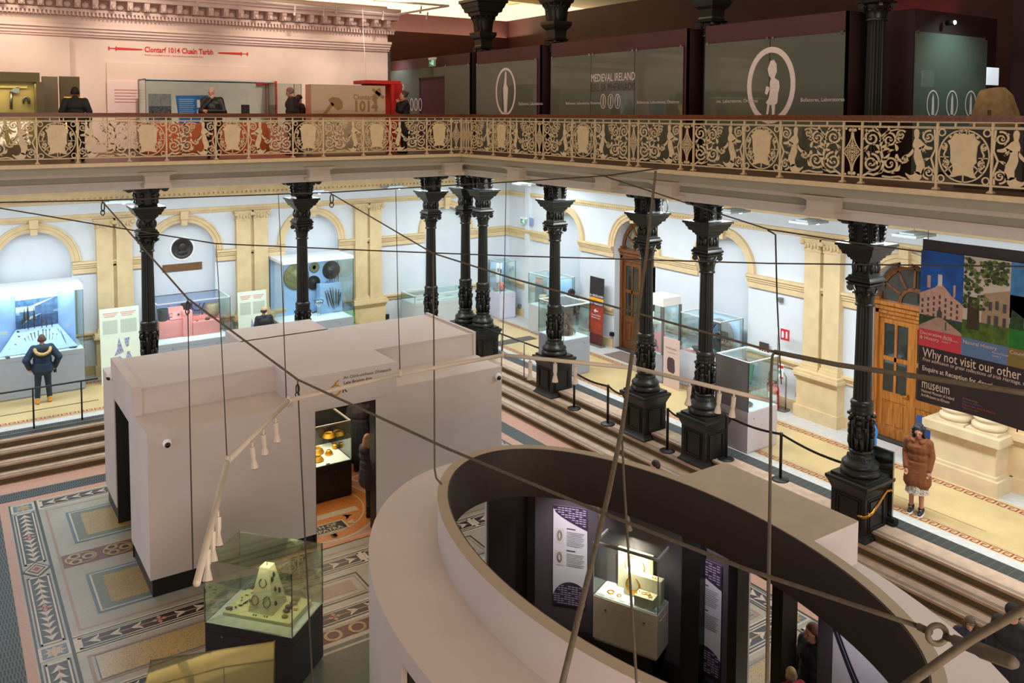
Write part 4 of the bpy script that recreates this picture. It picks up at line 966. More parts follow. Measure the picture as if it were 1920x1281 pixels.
for i,(x,y) in enumerate(((1000,910),(1058,905),(105,1050))):
    a=Z(*s4(x,y),1.14); b=MB(bronze); b.at(TR(a.x,a.y,1.125,.2*(1-2*(i%2)))); b.prism([(-.035,-.09),(.035,-.09),(.05,0),(.03,.09),(-.03,.09),(-.05,0)],0,.02); item('flat_axe',('flat dark axe head, left one of the pair at the right of the spearhead case','flat dark axe head, right one of the pair at the right of the spearhead case','single axe head lying at the front left of the spearhead case')[i],'axe head',b)
for i,(x,y,yy) in enumerate(((1000,598,25.6),(50,718,25.48))):
    a=YY(*s4(x,y),yy); b=MB(white); b.box(a.x-.09,a.y-.02,a.z-.035,a.x+.09,a.y-.012,a.z+.035); item('caption',('white caption strip on the right blue wing of the spearhead case','white caption strip on the left blue wing of the spearhead case')[i],'caption',b)
# ---- N2 pink case
vitrine('glass case with pink stands between the left column and the second pilasters',4.97,25.05,7.0,26.33,.90,2.06,backm=pm('case_periwinkle',(146,160,214),.7,noise=.05))
def s5(x,y): return (280+x/8.541,530+y/8.541)
def Yp(x,y,Yv): return YY(*s5(x,y),Yv)
for i,(q0,q1,Yv,dp,lb) in enumerate((((155,640),(545,760),25.7,.3,'low pink stand at the left of the pink case'),((540,470),(695,770),25.62,.25,'tall pink pillar stand in the middle of the pink case'),((700,640),(1130,760),25.6,.2,'long pink step at the lower right of the pink case'),((695,545),(1130,655),25.85,.25,'long pink upper step at the right of the pink case'))):
    a=Yp(*q0,Yv); c=Yp(*q1,Yv); b=MB(rose); b.box(a.x,Yv,.905,c.x,Yv+dp,a.z); item('display_stand',lb,'display stand',b,'pink display stands')
b=MB(rose); a=Yp(300,500,26.0); c=Yp(545,600,26.0); b.add([(a.x,25.75,1.42),(c.x,25.75,1.42),(c.x,26.05,1.74),(a.x,26.05,1.74)],[(0,1,2,3)]); item('display_stand','tilted pink panel holding small discs at the upper left of the pink case','display stand',b,'pink display stands')
b=MB(pm('bucket_iron',(66,70,74),.5,metal=.4,noise=.15)); a=Yp(215,625,25.85); b.at(Matrix.Translation(a)); b.lathe([(.10,0),(.125,.06),(.14,.2),(.15,.34),(.16,.36),(.15,.365),(.13,.34)],18); item('bucket','dark riveted bucket at the left end of the pink case','bucket',b)
b=MB(pm('cauldron',(60,56,54),.5,metal=.4,noise=.15)); a=Yp(600,470,26.1); b.at(Matrix.Translation(a)); b.lathe([(.05,0),(.10,.06),(.15,.18),(.17,.26),(.16,.27)],18); item('bowl','dark bronze bowl above the tall pink pillar','bowl',b)
b=MB(pm('hide',(150,132,104),.8,noise=.2,nscale=20)); a=Yp(1010,515,25.95); b.at(Matrix.Translation(a)); b.lathe([(.18,0),(.21,.08),(.2,.28),(.19,.36),(.17,.36)],14); item('vessel','large tan cauldron at the right of the pink case','vessel',b)
chn=pm('red_brown',(70,42,40),.5,noise=.2,nscale=40)
for i,(pts,lb) in enumerate((([(305,380),(330,430),(355,455),(385,435),(410,375)],'dark bead necklace hung at the left of the blue back'),([(675,350),(690,410),(735,445),(800,440),(850,400),(880,320)],'long dark bead necklace hung at the right of the blue back'),([(715,335),(745,375),(790,370),(815,325)],'short inner dark necklace hung at the right of the blue back'))):
    b=MB(chn); b.tube([Yp(*p,26.24) for p in pts],.016,6); item('necklace',lb,'necklace',b)
disc=pm('disc_bronze',(86,90,76),.5,metal=.4,noise=.15)
for i,(x,y,r,k) in enumerate(((465,507,.034,0),(497,562,.032,1),(410,560,.012,0),(432,580,.012,0),(600,508,.03,0),(555,522,.013,0))):
    a=Yp(x,y,25.82 if i<4 else 25.61); b=MB(disc); b.at(frame(a+Vector((0,-.02,0)),(1,0,0),(0,0,1)))
    if k: b.ring((0,0),r,.010,.008,n=18)
    else: b.add(*_cyl(r,.012))
    item('disc','small bronze disc in the pink case, number %s counting from the upper left'%ORD[i],'disc',b,'small bronze discs')
for i,(x,y,f) in enumerate(((345,515,1),(345,570,-1))):
    a=Yp(x,y,25.82); b=MB(disc); b.tube([a+Vector((.045*cos(t),-.02,.04*sin(t))) for t in [k*.35 for k in range(9)]],[.004,.006,.008,.009,.009,.009,.008,.006,.004],6); item('sickle',('curved bronze sickle, upper one on the tilted pink panel','curved bronze sickle, lower one on the tilted pink panel')[i],'sickle',b)
for i,(x,y,s) in enumerate(((765,625,.03),(830,622,.022),(930,598,.06),(1052,598,.016))):
    a=Yp(x,y,25.7); b=MB(bronze); b.ell(a+Vector((0,0,s*.6)),s*1.3,s*.7,s*.8,10,7); b.ell(a+Vector((s*.9,0,s*1.0)),s*.3,s*.2,s*.25,6,5); item('bronze_fragment','dark bronze fragment on the pink step, %s from the left'%ORD[i],'fragment',b,'fragments on the pink step')
for i,(x,y) in enumerate(((715,520),(745,516),(775,512),(800,508),(835,500),(850,496))):
    a=Yp(x,y,25.95); b=MB(disc if i<4 else chn); b.tube([a+Vector((0,0,-.05)),a+Vector((.01,0,.05))],[.012,.008],6); b.ell(a+Vector((.012,0,.055)),.014,.012,.014,6,5); item('knife_blade','short upright bronze blade above the pink steps, %s from the left'%ORD[i],'blade',b,'upright short blades')
for i,(x,y,a_) in enumerate(((810,725,.2),(862,735,1.2),(908,738,1.5),(962,742,.6),(1000,712,-.5),(1075,715,0),(1130,722,.3))):
    p=Z(*s5(x,y),.97); b=MB(bronze); b.at(TR(p.x,p.y,.91,a_)); 
    if i in (0,6): b.tube([(.05*cos(k*pi/6),.035*sin(k*pi/6),.015) for k in range(13)],.009,6)
    else: b.tube([(-.05,0,.012),(0,.008,.016),(.05,0,.012)],[.006,.013,.007],6)
    item('bronze_ornament','small dark ornament at the front right of the pink case, %s from the left'%ORD[i],'ornament',b,'ornaments on the case floor')
p=Z(*s5(275,840),.92); b=MB(pm('stone_mould',(176,166,134),.8,noise=.12)); b.at(TR(p.x,p.y,.92)); b.ell((0,0,.05),.19,.09,.06,14,8); b.ell((-.1,0,.07),.07,.05,.04,8,6); item('stone_mould','pale oval carved stone at the front left of the pink case','stone',b)
p=Z(*s5(510,810),.92); b=MB(pm('bead_black',(40,34,32),.4,noise=.1)); b.at(TR(p.x,p.y,.915)); b.tube([(.19*cos(k*pi/12),.10*sin(k*pi/12),0) for k in range(25)],.008,5); b.tube([(.08*cos(k*pi/8),.035*sin(k*pi/8),0) for k in range(17)],.006,5); item('bead_necklace','oval string of dark beads laid on the white floor of the pink case','necklace',b)
p=Z(*s5(690,792),.92); b=MB(bronze); b.at(TR(p.x,p.y,.91,.2)); b.tube([(-.08,0,.012),(.02,0,.014),(.06,.02,.018)],[.006,.012,.022],6); item('bronze_tool','small dark tool beside the oval string of beads','tool',b)
# ---- N3 shield case
vitrine('tall blue case of round bronze shields behind the second column',8.6,25.05,10.87,26.33,.96,2.92,cap=.09,backm=skyb)
def s6(x,y): return (520+x/8.006,460+y/8.006)
sh=[(560,335,.17,'small round pale bronze shield with a large central hole',pm('shield_pale',(126,126,92),.5,metal=.4,noise=.15)),(545,563,.23,'dark round leather-like shield left of centre in the shield case',pm('shield_dark',(36,36,36),.45,metal=.3,noise=.2)),(812,372,.30,'largest dark ringed shield at the upper right of the shield case',pm('shield_mid',(58,58,56),.42,metal=.4,noise=.2)),(290,470,.42,'big ribbed olive shield partly hidden by the column',pm('shield_olive',(128,128,88),.5,metal=.4,noise=.15))]
for i,(x,y,r,lb,m) in enumerate(sh):
    c=YY(*s6(x,y),26.25); b=MB(m); b.at(frame((c.x,26.28,c.z),(1,0,0),(0,0,1)))
    pr_=[(r,.0),(r,.02),(r*.9,.03),(r*.84,.018),(r*.78,.03),(r*.7,.02),(r*.62,.034),(r*.52,.022),(r*.46,.04),(r*.3,.03),(r*.22,.06),(r*.1,.085),(0,.09)]
    if i==0: pr_=[(r,0),(r,.02),(r*.85,.035),(r*.7,.02),(r*.5,.035),(r*.36,.02),(r*.33,.0)]
    b.lathe(pr_,28); item('shield',lb,'shield',b,'round shields')
for i,x in enumerate((725,750,778,805,828,856,882,912)):
    a=YY(*s6(x,598-.3*i),26.1); h=.14+.045*i; b=MB(bronze if i%3 else pm('shaft_brown',(110,80,60),.5,noise=.1)); b.tube([a,a+Vector((.005,0,h*.5)),a+Vector((.01,0,h))],[.008,.012,.003],6); b.at(frame(a+Vector((.004,-.012,h*.45)),(1,0,0),(0,0,1))); b.prism([(0,h*.5),(-.014,h*.2),(-.008,0),(.008,0),(.014,h*.2)],-.003,.003); item('spear_tip','dark spear tip standing on the ledge of the shield case, %s from the left'%ORD[i],'spear tip',b,'spear tips on the ledge')
b=MB(skyb); a=YY(*s6(640,600),25.9); c=YY(*s6(975,1000),25.9); b.box(a.x,25.9,.965,c.x,26.2,a.z); item('sword_mount','pale blue upright panel carrying bronze swords','display board',b)
for i,(x0,y0,x1,y1) in enumerate(((720,690,780,940),(750,675,828,950),(788,630,850,965),(828,625,862,960),(880,650,884,945),(922,655,905,925),(952,700,920,920))):
    a=YY(*s6(x0,y0),25.88); c=YY(*s6(x1,y1),25.88); d=c-a; b=MB(bronze if i!=3 else gm); b.tube([a,a+d*.1,a+d*.18,a+d*.7,c],[.010,.010,.020,.017,.003],6); item('sword','bronze sword fanned on the blue panel, %s from the left'%ORD[i],'sword',b,'bronze swords on the panel')
b=MB(glass('clear_bowl',(210,222,226),.2)); a=YY(*s6(615,975),25.8); b.at(Matrix.Translation((a.x,25.75,.965))); b.lathe([(.05,0),(.04,.15),(.05,.28),(.14,.38),(.16,.5),(.155,.5),(.13,.38)],16); item('goblet','clear stand with a shallow silvery bowl in the shield case','bowl',b)
p=Z(*s6(575,1005),.97); b=MB(bronze); b.at(TR(p.x,p.y,.965,.35)); b.box(-.15,-.025,0,.15,.025,.03); b.ell((.12,0,.03),.04,.03,.02,8,5); item('scabbard','dark flat scabbard fitting lying on the floor of the shield case','scabbard',b)
p=Z(*s6(880,1000),.97); b=MB(bronze); b.at(TR(p.x,p.y,.97)); b.tube([(-.2,.02,.01),(-.05,-.03,.01),(.1,-.02,.01),(.22,.05,.01)],.006,5); item('bronze_rod','thin curved bronze rod at the front of the shield case','rod',b)
# ---- low table case N
vitrine('low flat table case beside the far corner columns',13.14,25.2,15.3,26.2,1.04,1.31,base=pm('case_pale',(176,182,184),.5,noise=.02))
for i,(x,y) in enumerate(((13.6,25.7),(14.15,25.6),(14.75,25.75))): b=MB(white); b.box(x-.18,y-.14,1.045,x+.18,y+.14,1.06); b.use(ink)
for i,(x,y) in enumerate(((13.6,25.7),(14.15,25.6),(14.75,25.75))):
    b=MB(white); b.box(x-.18,y-.14,1.042,x+.18,y+.14,1.055); b.use(ink)
    for k in range(5): b.rect(x-.14,y-.1+.04*k,x+.12,y-.085+.04*k,1.057)
    item('caption_card','white caption card in the low table case, %s from the left'%ORD[i],'caption',b,'caption cards in the low case')
# ---- NE corner case
vitrine('small corner case with a pink fragment and blue back, in the far corner',16.68,25.4,17.35,26.15,.95,2.1,base=lilac)
b=MB(skyb); b.box(16.7,26.08,.96,17.33,26.12,2.0); b.use(white); b.box(16.95,26.06,1.2,17.2,26.075,1.95); b.use(pm('photo_grey',(90,96,104),.6,noise=.4,nscale=30)); b.box(16.98,26.05,1.6,17.07,26.058,1.75); b.box(17.1,26.05,1.55,17.18,26.058,1.7); b.use(pm('photo_field',(120,130,96),.6,noise=.5,nscale=14)); b.box(16.7,26.05,1.45,16.9,26.06,1.75); item('backdrop','blue and white backdrop with small photographs in the far corner case','backdrop',b)
b=MB(rose); b.ell((17.02,25.8,1.12),.17,.12,.16,12,8); b.use(pm('hole_dark',(70,40,44),.6)); b.ell((17.02,25.69,1.16),.02,.02,.02,6,5); b.ell((17.1,25.7,1.12),.018,.02,.018,6,5); item('mould_fragment','rounded pink object with two dark holes in the far corner case','fragment',b)
b=MB(pm('stone_olive',(140,132,100),.8,noise=.15)); b.ell((16.8,25.85,1.05),.12,.1,.1,10,7); b.ell((16.83,25.8,1.1),.07,.06,.06,8,6); item('stone','rough olive stone left of the pink object in the far corner case','stone',b)
# ---- E1 pottery case
vitrine('large case with a big grey clay vessel, partly behind a column on the right side',16.6,22.0,17.4,23.5,.97,2.04,base=pm('case_grey_warm',(176,178,180),.5,noise=.02))
b=MB(skyb); b.box(17.34,22.05,.98,17.37,23.45,1.98); item('backdrop','sky blue back panel in the clay vessel case','backdrop',b)
b=MB(pm('clay_grey',(76,80,80),.6,noise=.12)); b.at(frame((17.0,22.55,1.22),(0,0,1),(1,0,0))); b.lathe([(.02,-.38),(.16,-.34),(.22,-.1),(.2,.15),(.13,.3),(.12,.36),(.10,.36)],20); item('clay_vessel','big dark grey clay vessel lying on its side','vessel',b)
b=MB(pm('clay_tan',(170,160,120),.7,noise=.12)); b.at(Matrix.Translation((16.95,23.15,.98))); b.lathe([(.08,0),(.14,.1),(.16,.22),(.13,.3),(.12,.3)],16); item('clay_pot','pale tan clay pot left of the big grey vessel','pot',b)
# ---- chain case
vitrine('tall case holding a heap of rusty chain, behind a column on the right terrace',14.42,18.7,15.36,19.9,1.07,2.05,base=grey)
rr=random.Random(11); b=MB(pm('chain_rust',(96,76,68),.45,metal=.5,noise=.3,nscale=40))
for i in range(150):
    h=rr.random()**1.6*.55; r=.34*(1-h/.62); a=rr.uniform(0,6.28); q=r*math.sqrt(rr.random())
    c=Vector((14.9+q*cos(a),19.28+q*sin(a),1.09+h)); M=Matrix.Rotation(rr.uniform(0,3),4,'X')@Matrix.Rotation(rr.uniform(0,3),4,'Y')
    b.tube([c+(M@Vector((.035*cos(k*pi/4),.022*sin(k*pi/4),0))) for k in range(9)],.008,4)
b.ell((14.9,19.28,1.1),.26,.26,.3,14,8); item('chain_heap','piled heap of rusty iron chain','chain',b)
# ---- tall grey framed case
fg_=pm('case_frame_grey',(104,102,98),.5,noise=.03)
vitrine('narrow tall case with thick white top and grey frame beside the dark oak door',16.4,16.82,17.06,17.55,.80,2.37,cap=.23,capm=pm('cap_white',(226,222,214),.6,noise=.02),frame_m=fg_,edgew=.06)
b=MB(rose); b.prism([(16.5,17.0),(16.95,17.0),(16.95,17.4),(16.5,17.4)],.81,.84); b.add([(16.5,17.05,.84),(16.95,17.05,.84),(16.95,17.3,1.3),(16.5,17.3,1.3)],[(0,1,2,3)]); b.add([(16.5,17.05,.84),(16.5,17.3,1.3),(16.5,17.3,.84)],[(0,1,2)]); b.use(pm('axe_wood',(60,44,34),.6)); b.tube([(16.49,17.12,.92),(16.49,17.2,1.15)],[.012,.02],6); item('display_wedge','pink wedge stand with a dark implement inside the narrow tall case','display stand',b)
b=MB(white); b.box(16.8,17.35,1.25,17.02,17.45,1.55); item('caption_block','white caption block at the back of the narrow tall case','caption',b)
b=MB(white); b.box(16.55,17.5,1.55,16.72,17.52,1.85); b.use(pm('sign_red',(190,30,40),.5,noise=0)); b.box(16.58,17.49,1.62,16.66,17.5,1.70); item('notice','small white notice with a red square on the narrow tall case','notice',b)
# ---- wheel case
vitrine('wide case holding a dark wooden block wheel on the right side',16.75,15.05,17.6,16.5,.98,2.03,base=pm('case_white2',(196,200,206),.5,noise=.02))
b=MB(skyb); b.box(17.53,15.1,.99,17.56,16.45,1.97); item('backdrop','sky blue back panel behind the wooden wheel','backdrop',b)
wb=wood('bog_oak',(86,88,86),(50,52,52),.7,5,'Z'); b=MB(wb); b.at(frame((17.36,15.62,1.48),(0,-1,0),(0,0,1)))
K=40; R=.46
outer=[(R*cos(2*pi*i/K),R*sin(2*pi*i/K)) for i in range(K)]
def seg(a0,a1,r0,r1,z0=-.04,z1=.04,n=10):
    P=[(r1*cos(a0+(a1-a0)*i/n),r1*sin(a0+(a1-a0)*i/n)) for i in range(n+1)]+[(r0*cos(a1-(a1-a0)*i/n),r0*sin(a1-(a1-a0)*i/n)) for i in range(n+1)]; b.prism(P,z0,z1)
seg(-.6,.9,.06,R); seg(.9,2.2,.30,R); seg(2.2,4.1,.30,R); seg(4.1,5.7,.06,R); seg(.9,1.5,.06,.31); seg(2.6,3.7,.06,.12); seg(1.5,1.75,.06,.31); seg(3.7,4.1,.06,.31)
b.lathe([(.06,-.05),(.11,-.05),(.11,.08),(.065,.09),(.06,-.05)],20); b.use(pm('slot_dark',(30,30,32),.7)); b.rect(.16,-.2,.28,-.12,.042); b.rect(.17,-.34,.27,-.30,.042); item('block_wheel','large dark wooden disc wheel with lunate openings','wheel',b)
b=MB(wb); b.box(16.95,15.3,1.0,17.15,16.2,1.08); b.use(bronze); b.ell((16.95,16.05,1.10),.12,.2,.05,10,6); item('wood_fragment','long low dark timber piece in front of the wooden wheel','timber',b)
b=MB(rose); b.box(16.77,15.07,.981,16.95,16.48,.986); item('deck_strip','pink strip along the front floor of the wheel case','strip',b)
# ---- front white case
vitrine('white box case with solid pale side and glass front, near the barrier belts',14.48,12.2,15.46,13.14,.93,2.03,base=pm('case_white3',(190,182,184),.5,noise=.02),side=pm('case_side',(192,180,182),.5,noise=.02))
b=MB(pm('stone_dark',(70,66,64),.7,noise=.2)); b.at(Matrix.Translation((14.8,12.55,.93))); b.lathe([(.0,0),(.14,.0),(.17,.05),(.12,.08),(.08,.04),(.06,.04)],18); b.at(Matrix.Translation((0,0,0))); item('stone_ring','dark round stone disc on the floor of the white box case','stone',b)
b=MB(pm('stone_dark2',(86,80,76),.7,noise=.2)); b.at(Matrix.Translation((14.82,12.62,1.2))); b.lathe([(.02,-.2),(.04,-.1),(.12,.0),(.14,.06),(.07,.09),(0,.09)],16); item('carved_finial','rounded carved dark stone raised on a slim stem in the white box case','stone',b)
# ---- ring case
rc=(8.065,8.81); u=Vector((.41,-.90)).normalized(); ang=math.atan2(u.y,u.x)
zb=-.15
t=vitrine('lit glass case of gold neck rings inside the oval pavilion',rc[0]-.49,rc[1]-.265,rc[0]+.49,rc[1]+.265,.52,1.31,base=pm('case_cream',(222,214,190),.5,noise=.02),zb=zb,rot=ang,name='display_case',capm=pm('alu_light',(206,204,192),.5,noise=0),frame_m=pm('alu_edge',(190,190,180),.3,metal=.6,noise=0))
def RC(a,d,z): v=Vector((cos(ang)*a-sin(ang)*d,sin(ang)*a+cos(ang)*d)); return Vector((rc[0]+v.x,rc[1]+v.y,z))
RM=TR(rc[0],rc[1],0,ang)
b=MB(black).at(RM); b.box(-.40,-.2,ZS,.40,.2,-.15); item('case_plinth','black plinth under the lit gold neck-ring case','plinth',b)
cb=pm('mount_cream',(226,218,184),.7,noise=.02)
b=MB(cb).at(RM); b.box(-.28,.12,.525,.26,.16,1.12); item('mount_board','tall cream mount board with a thin gold ring in the neck-ring case','mount',b)
b=MB(cb).at(RM); b.box(-.12,-.02,.525,.44,.10,.86); item('mount_block','long cream mount block holding the crescent collar','mount',b)
b=MB(cb).at(RM); b.box(.12,-.22,.525,.40,-.04,.68); item('mount_block','low cream mount block with small gold rings on top','mount',b)
def torus(b,c,R,r,ax=None,n=30,a0=0,a1=2*pi,sy=1): b.tube([ (ax or Matrix.Identity(4))@Vector((c[0]+R*cos(a0+(a1-a0)*i/n),c[1]+R*sy*sin(a0+(a1-a0)*i/n),c[2] if len(c)>2 else 0)) for i in range(n+1)],r,6)
b=MB(gold); torus(b,(-.02,.90,0),.15,.006,RM@frame((0,.115,0),(1,0,0),(0,0,1))); item('gold_ring','very thin large gold ring on the tall cream board','ring',b)
b=MB(gold).at(RM@frame((.02,-.025,.70),(1,0,0),(0,0,1))); P=[];W=[]
for i in range(25): a=pi/2+.35+(2*pi-.7)*i/24; P.append((.10*cos(a),.11*sin(a))); W.append(.012+.05*sin(pi*i/24)**2)
b.strip(P,W,.006); item('gold_lunula','gold crescent collar on the cream block','collar',b)
for i,(x,y,z,r,sz,lb) in enumerate(((-.30,-.08,.53,.045,.009,'thicker gold bracelet on the case floor, left of the pair'),(-.16,-.10,.53,.03,.006,'thinner gold bracelet on the case floor, right of the pair'),(.22,-.12,.69,.03,.005,'small gold ring on the low block, left one'),(.28,-.10,.69,.03,.005,'small gold ring on the low block, middle one'),(.33,-.15,.69,.026,.005,'small gold ring on the low block, right one'))):
    b=MB(gold).at(RM); torus(b,(x,y,z),r,sz,n=18); item('gold_bracelet',lb,'ring',b,'small gold rings')
for i,(x,z,y) in enumerate(((.15,.71,-.2),(.17,.71,-.14),(.30,.875,.02),(.34,.875,.02))): b=MB(gold).at(RM); b.ell((x,y,z),.010,.010,.012,6,5); b.ell((x,y,z+.014),.005,.005,.005,5,4); item('gold_bead',('tiny gold bead on the left front of the low block','tiny gold bead on the left rear of the low block','tiny gold bead on the long block, left one','tiny gold bead on the long block, right one')[i],'bead',b)
b=MB(pm('label_pale',(214,220,224),.6,noise=.02)).at(RM); b.add([(-.47,-.255,.524),(.46,-.255,.524),(.46,-.19,.54),(-.47,-.19,.54)],[(0,1,2,3)]); b.use(ink)
for k in range(6): b.rect(-.42+.15*k,-.235,-.32+.15*k,-.23,.536); b.rect(-.42+.15*k,-.22,-.33+.15*k,-.215,.539)
item('caption_strip','long pale caption strip along the front of the neck-ring case','caption',b)
# ---- pyramid case
pc=(3.735,11.86); pu=Vector((.90,-1.045)); pa=math.atan2(pu.y,pu.x); PM=TR(pc[0],pc[1],0,pa)
vitrine('black-based glass case with a cream pyramid of rings, in front of the white pavilion',pc[0]-.69,pc[1]-.44,pc[0]+.69,pc[1]+.44,.2,1.107,base=black,zb=ZS,rot=pa,g=ggreen,lip=False,frame_m=glass('edge_dark',(70,90,76),.2),name='display_case')
ply=pm('mount_yellow',(214,212,158),.7,noise=.02)
b=MB(ply).at(PM); b.box(-.52,-.26,.205,.55,.36,.27); item('mount_tray','flat cream tray covered with small finds under the pyramid','mount',b)
b=MB(pm('label_green',(186,200,178),.6,noise=.02)).at(PM); b.add([(-.66,-.42,.204),(.66,-.42,.204),(.58,-.28,.235),(-.56,-.28,.235)],[(0,1,2,3)]); b.use(ink)
for k in range(6): b.rect(-.5+.18*k,-.39,-.4+.18*k,-.385,.213); b.rect(-.5+.18*k,-.36,-.42+.18*k,-.355,.219)
item('caption_strip','pale green caption strip along the front of the pyramid case','caption',b)
pyr=pm('pyramid_cream',(206,202,160),.7,noise=.03); b=MB(pyr).at(PM@TR(.02,.04,.27)); b.add([(-.2,-.2,0),(.2,-.2,0),(.2,.2,0),(-.2,.2,0),(-.075,-.075,.62),(.075,-.075,.62),(.075,.075,.62),(-.075,.075,.62)],[(0,1,5,4),(1,2,6,5),(2,3,7,6),(3,0,4,7),(4,5,6,7)]); item('display_pyramid','cream truncated pyramid mount carrying dark rings','mount',b)
FA=PM@TR(.02,.04,.27)@frame((0,-.2,0),(1,0,0),(0,.125/.632,.62/.632))
for i,(x,y,r,sy,cut) in enumerate(((.0,.42,.055,1.1,.5),(-.10,.17,.055,1.2,0),(.09,.17,.055,1.35,0))):
    b=MB(bronze); torus(b,(x,y,.008),r,.006,FA,24,pi/2+cut,pi/2+2*pi-cut,sy); item('bronze_ring',('open dark ring high on the pyramid front','closed dark ring low on the pyramid front, left one','closed dark ring low on the pyramid front, right one')[i],'ring',b,'rings on the pyramid')
FB=PM@TR(.02,.04,.27)@frame((.2,0,0),(0,1,0),(-.125/.632,0,.62/.632))
for i,(x,y) in enumerate(((-.08,.12),(-.03,.3),(.06,.24),(.0,.50),(-.06,.46))):
    b=MB(bronze).at(FB); b.prism([(x-.02,y-.03),(x+.02,y-.03),(x+.025,y+.01),(x,y+.04),(x-.025,y+.01)],0,.012); item('bronze_fitting','small dark fitting on the right face of the pyramid, %s from the bottom'%ORD[i],'fitting',b,'fittings on the pyramid')
b=MB(bronze).at(PM@TR(.02,.04,.89)); b.tube([(0,0,0),(0,.005,.05)],[.008,.006],6); b.ell((0,.005,.055),.012,.01,.012,6,5); item('bronze_pin','short dark pin standing on top of the pyramid','pin',b)
L_=[(-.48,-.18,.05,0),(-.42,-.2,.02,1),(-.40,-.12,.025,0),(-.36,-.06,.03,0),(-.33,.02,.035,1),(-.30,.08,.03,1),(-.28,.15,.025,0),(-.42,.06,.02,0),(-.45,.12,.018,0),(-.42,.2,.02,1),(-.38,.28,.02,1),(-.30,.24,.022,0),(-.25,.31,.018,1)]
for i,(x,y,s,k) in enumerate(L_):
    b=MB(pm('find_green',(52,62,44),.5,noise=.2,nscale=40)).at(PM@TR(x,y,.27,.4+i)); 
    if k: b.tube([(-s*1.4,0,s*.4),(0,s*.2,s*.5),(s*1.4,0,s*.4)],[s*.25,s*.5,s*.3],6)
    else: b.ell((0,0,s*.4),s,s*.6,s*.45,8,6); b.ell((s*.7,s*.2,s*.4),s*.5,s*.4,s*.35,6,5)
    item('green_find','small dark green find on the left of the pyramid tray, %s in the row'%ORD[i],'find',b,'green finds left of the pyramid')
R_=[(.40,-.14,.04,'olive'),(.36,-.02,.045,'black'),(.34,.08,.05,'black'),(.36,.18,.05,'brown'),(.34,.28,.055,'brown'),(.46,.06,.03,'amber')]
cm={'olive':(74,70,50),'black':(38,38,34),'brown':(120,92,62),'amber':(200,140,50)}
for i,(x,y,s,c_) in enumerate(R_): b=MB(pm('stone_'+c_,cm[c_],.4,noise=.15)).at(PM@TR(x,y,.27,.3)); b.ell((0,0,s*.5),s*1.2,s*.8,s*.5,12,7); b.ell((s*.3,0,s*.6),s*.7,s*.5,s*.45,8,6); item('polished_stone','smooth %s stone on the right of the pyramid tray, %s from the front'%(c_,ORD[i]),'stone',b,'polished stones right of the pyramid')
for i,(x,y) in enumerate(((-.05,-.22),(-.01,-.22),(.12,-.21),(.16,-.21))): b=MB(bronze).at(PM@TR(x,y,.27)); b.ell((0,0,.01),.012,.01,.012,6,5); b.ell((0,0,.022),.006,.006,.006,5,4); item('tiny_bead','tiny dark bead at the front foot of the pyramid, %s from the left'%ORD[i],'bead',b,'tiny beads before the pyramid')
# ---- foreground case
fu=Vector((1.33,-.46)).normalized(); fa=math.atan2(fu.y,fu.x); fv=Vector((fu.y,-fu.x)); ctr=Vector((1.90,10.34))+fu*.70+fv*.75; FM=TR(ctr.x,ctr.y,0,fa)
vitrine('green-tinted glass case at the bottom edge in front of the pyramid case',ctr.x-.70,ctr.y-.75,ctr.x+.70,ctr.y+.75,.2,1.0,base=black,zb=ZS,rot=fa,g=glass('fore_glass',(214,220,206),.05,body=.10,bcol=(150,150,120)),lip=False,frame_m=glass('edge_dark2',(90,100,80),.2),name='display_case')
for i,(x,y) in enumerate(((-.3,.4),(.0,.42),(.3,.38))): b=MB(bronze).at(FM); torus(b,(x,y,.21),.09,.007,n=22); item('neck_ring','thin dark neck ring lying in the foreground case, %s from the left'%ORD[i],'ring',b,'neck rings in the foreground case')
# ---- gold hoard case inside pavilion
g0=Vector((7.17,16.88)); gu=Vector((-.40,-.92)).normalized()  # right edge direction is +X-ish; aligned to the hall
gx0,gx1,gy0,gy1=5.2,7.13,16.35,17.6
vitrine('black-based case of gold collars inside the white pavilion',5.3,16.42,7.05,17.55,.14,.98,base=black,zb=ZS,lip=True,capm=pm('alu',(200,200,196),.4,metal=.5,noise=0))
for i,(x,y,z,R,lb) in enumerate(((6.42,16.75,.16,.13,'wide gold collar nearest the front of the gold case'),(6.55,17.15,.17,.16,'stacked gold collar in the middle of the gold case'),(6.95,17.4,.34,.13,'ribbed gold collar raised at the back right of the gold case'))):
    b=MB(gold); b.at(TR(x,y,z)); 
    for k in range(4): torus(b,(0,0,.02*k),R-.012*k,.016,n=22,a0=.4,a1=2*pi-.4)
    item('gold_collar',lb,'collar',b,'gold collars')
b=MB(gold); b.at(TR(6.75,16.92,.14)); b.lathe([(.09,0),(.08,.04),(.05,.09),(.045,.1)],16); item('gold_box','small gold bowl-shaped box between the gold collars','box',b)
b=MB(gold); b.at(TR(6.98,17.15,.14)); b.lathe([(.05,0),(.06,.05),(.05,.1)],12); item('gold_cup','small gold cup under the raised ribbed collar','cup',b)
b=MB(steel); b.box(6.5,16.435,.141,6.58,16.47,.15); item('data_logger','small grey meter at the front edge of the gold case','meter',b)
b=MB(pm('clutter_dark',(30,28,28),.6,noise=.2)); b.box(7.3,18.3,ZS,8.15,18.55,1.2); b.use(lit); b.box(7.5,18.28,.7,7.95,18.3,1.05); item('wall_display','dark wall display with a small lit window deep inside the pavilion','display',b)
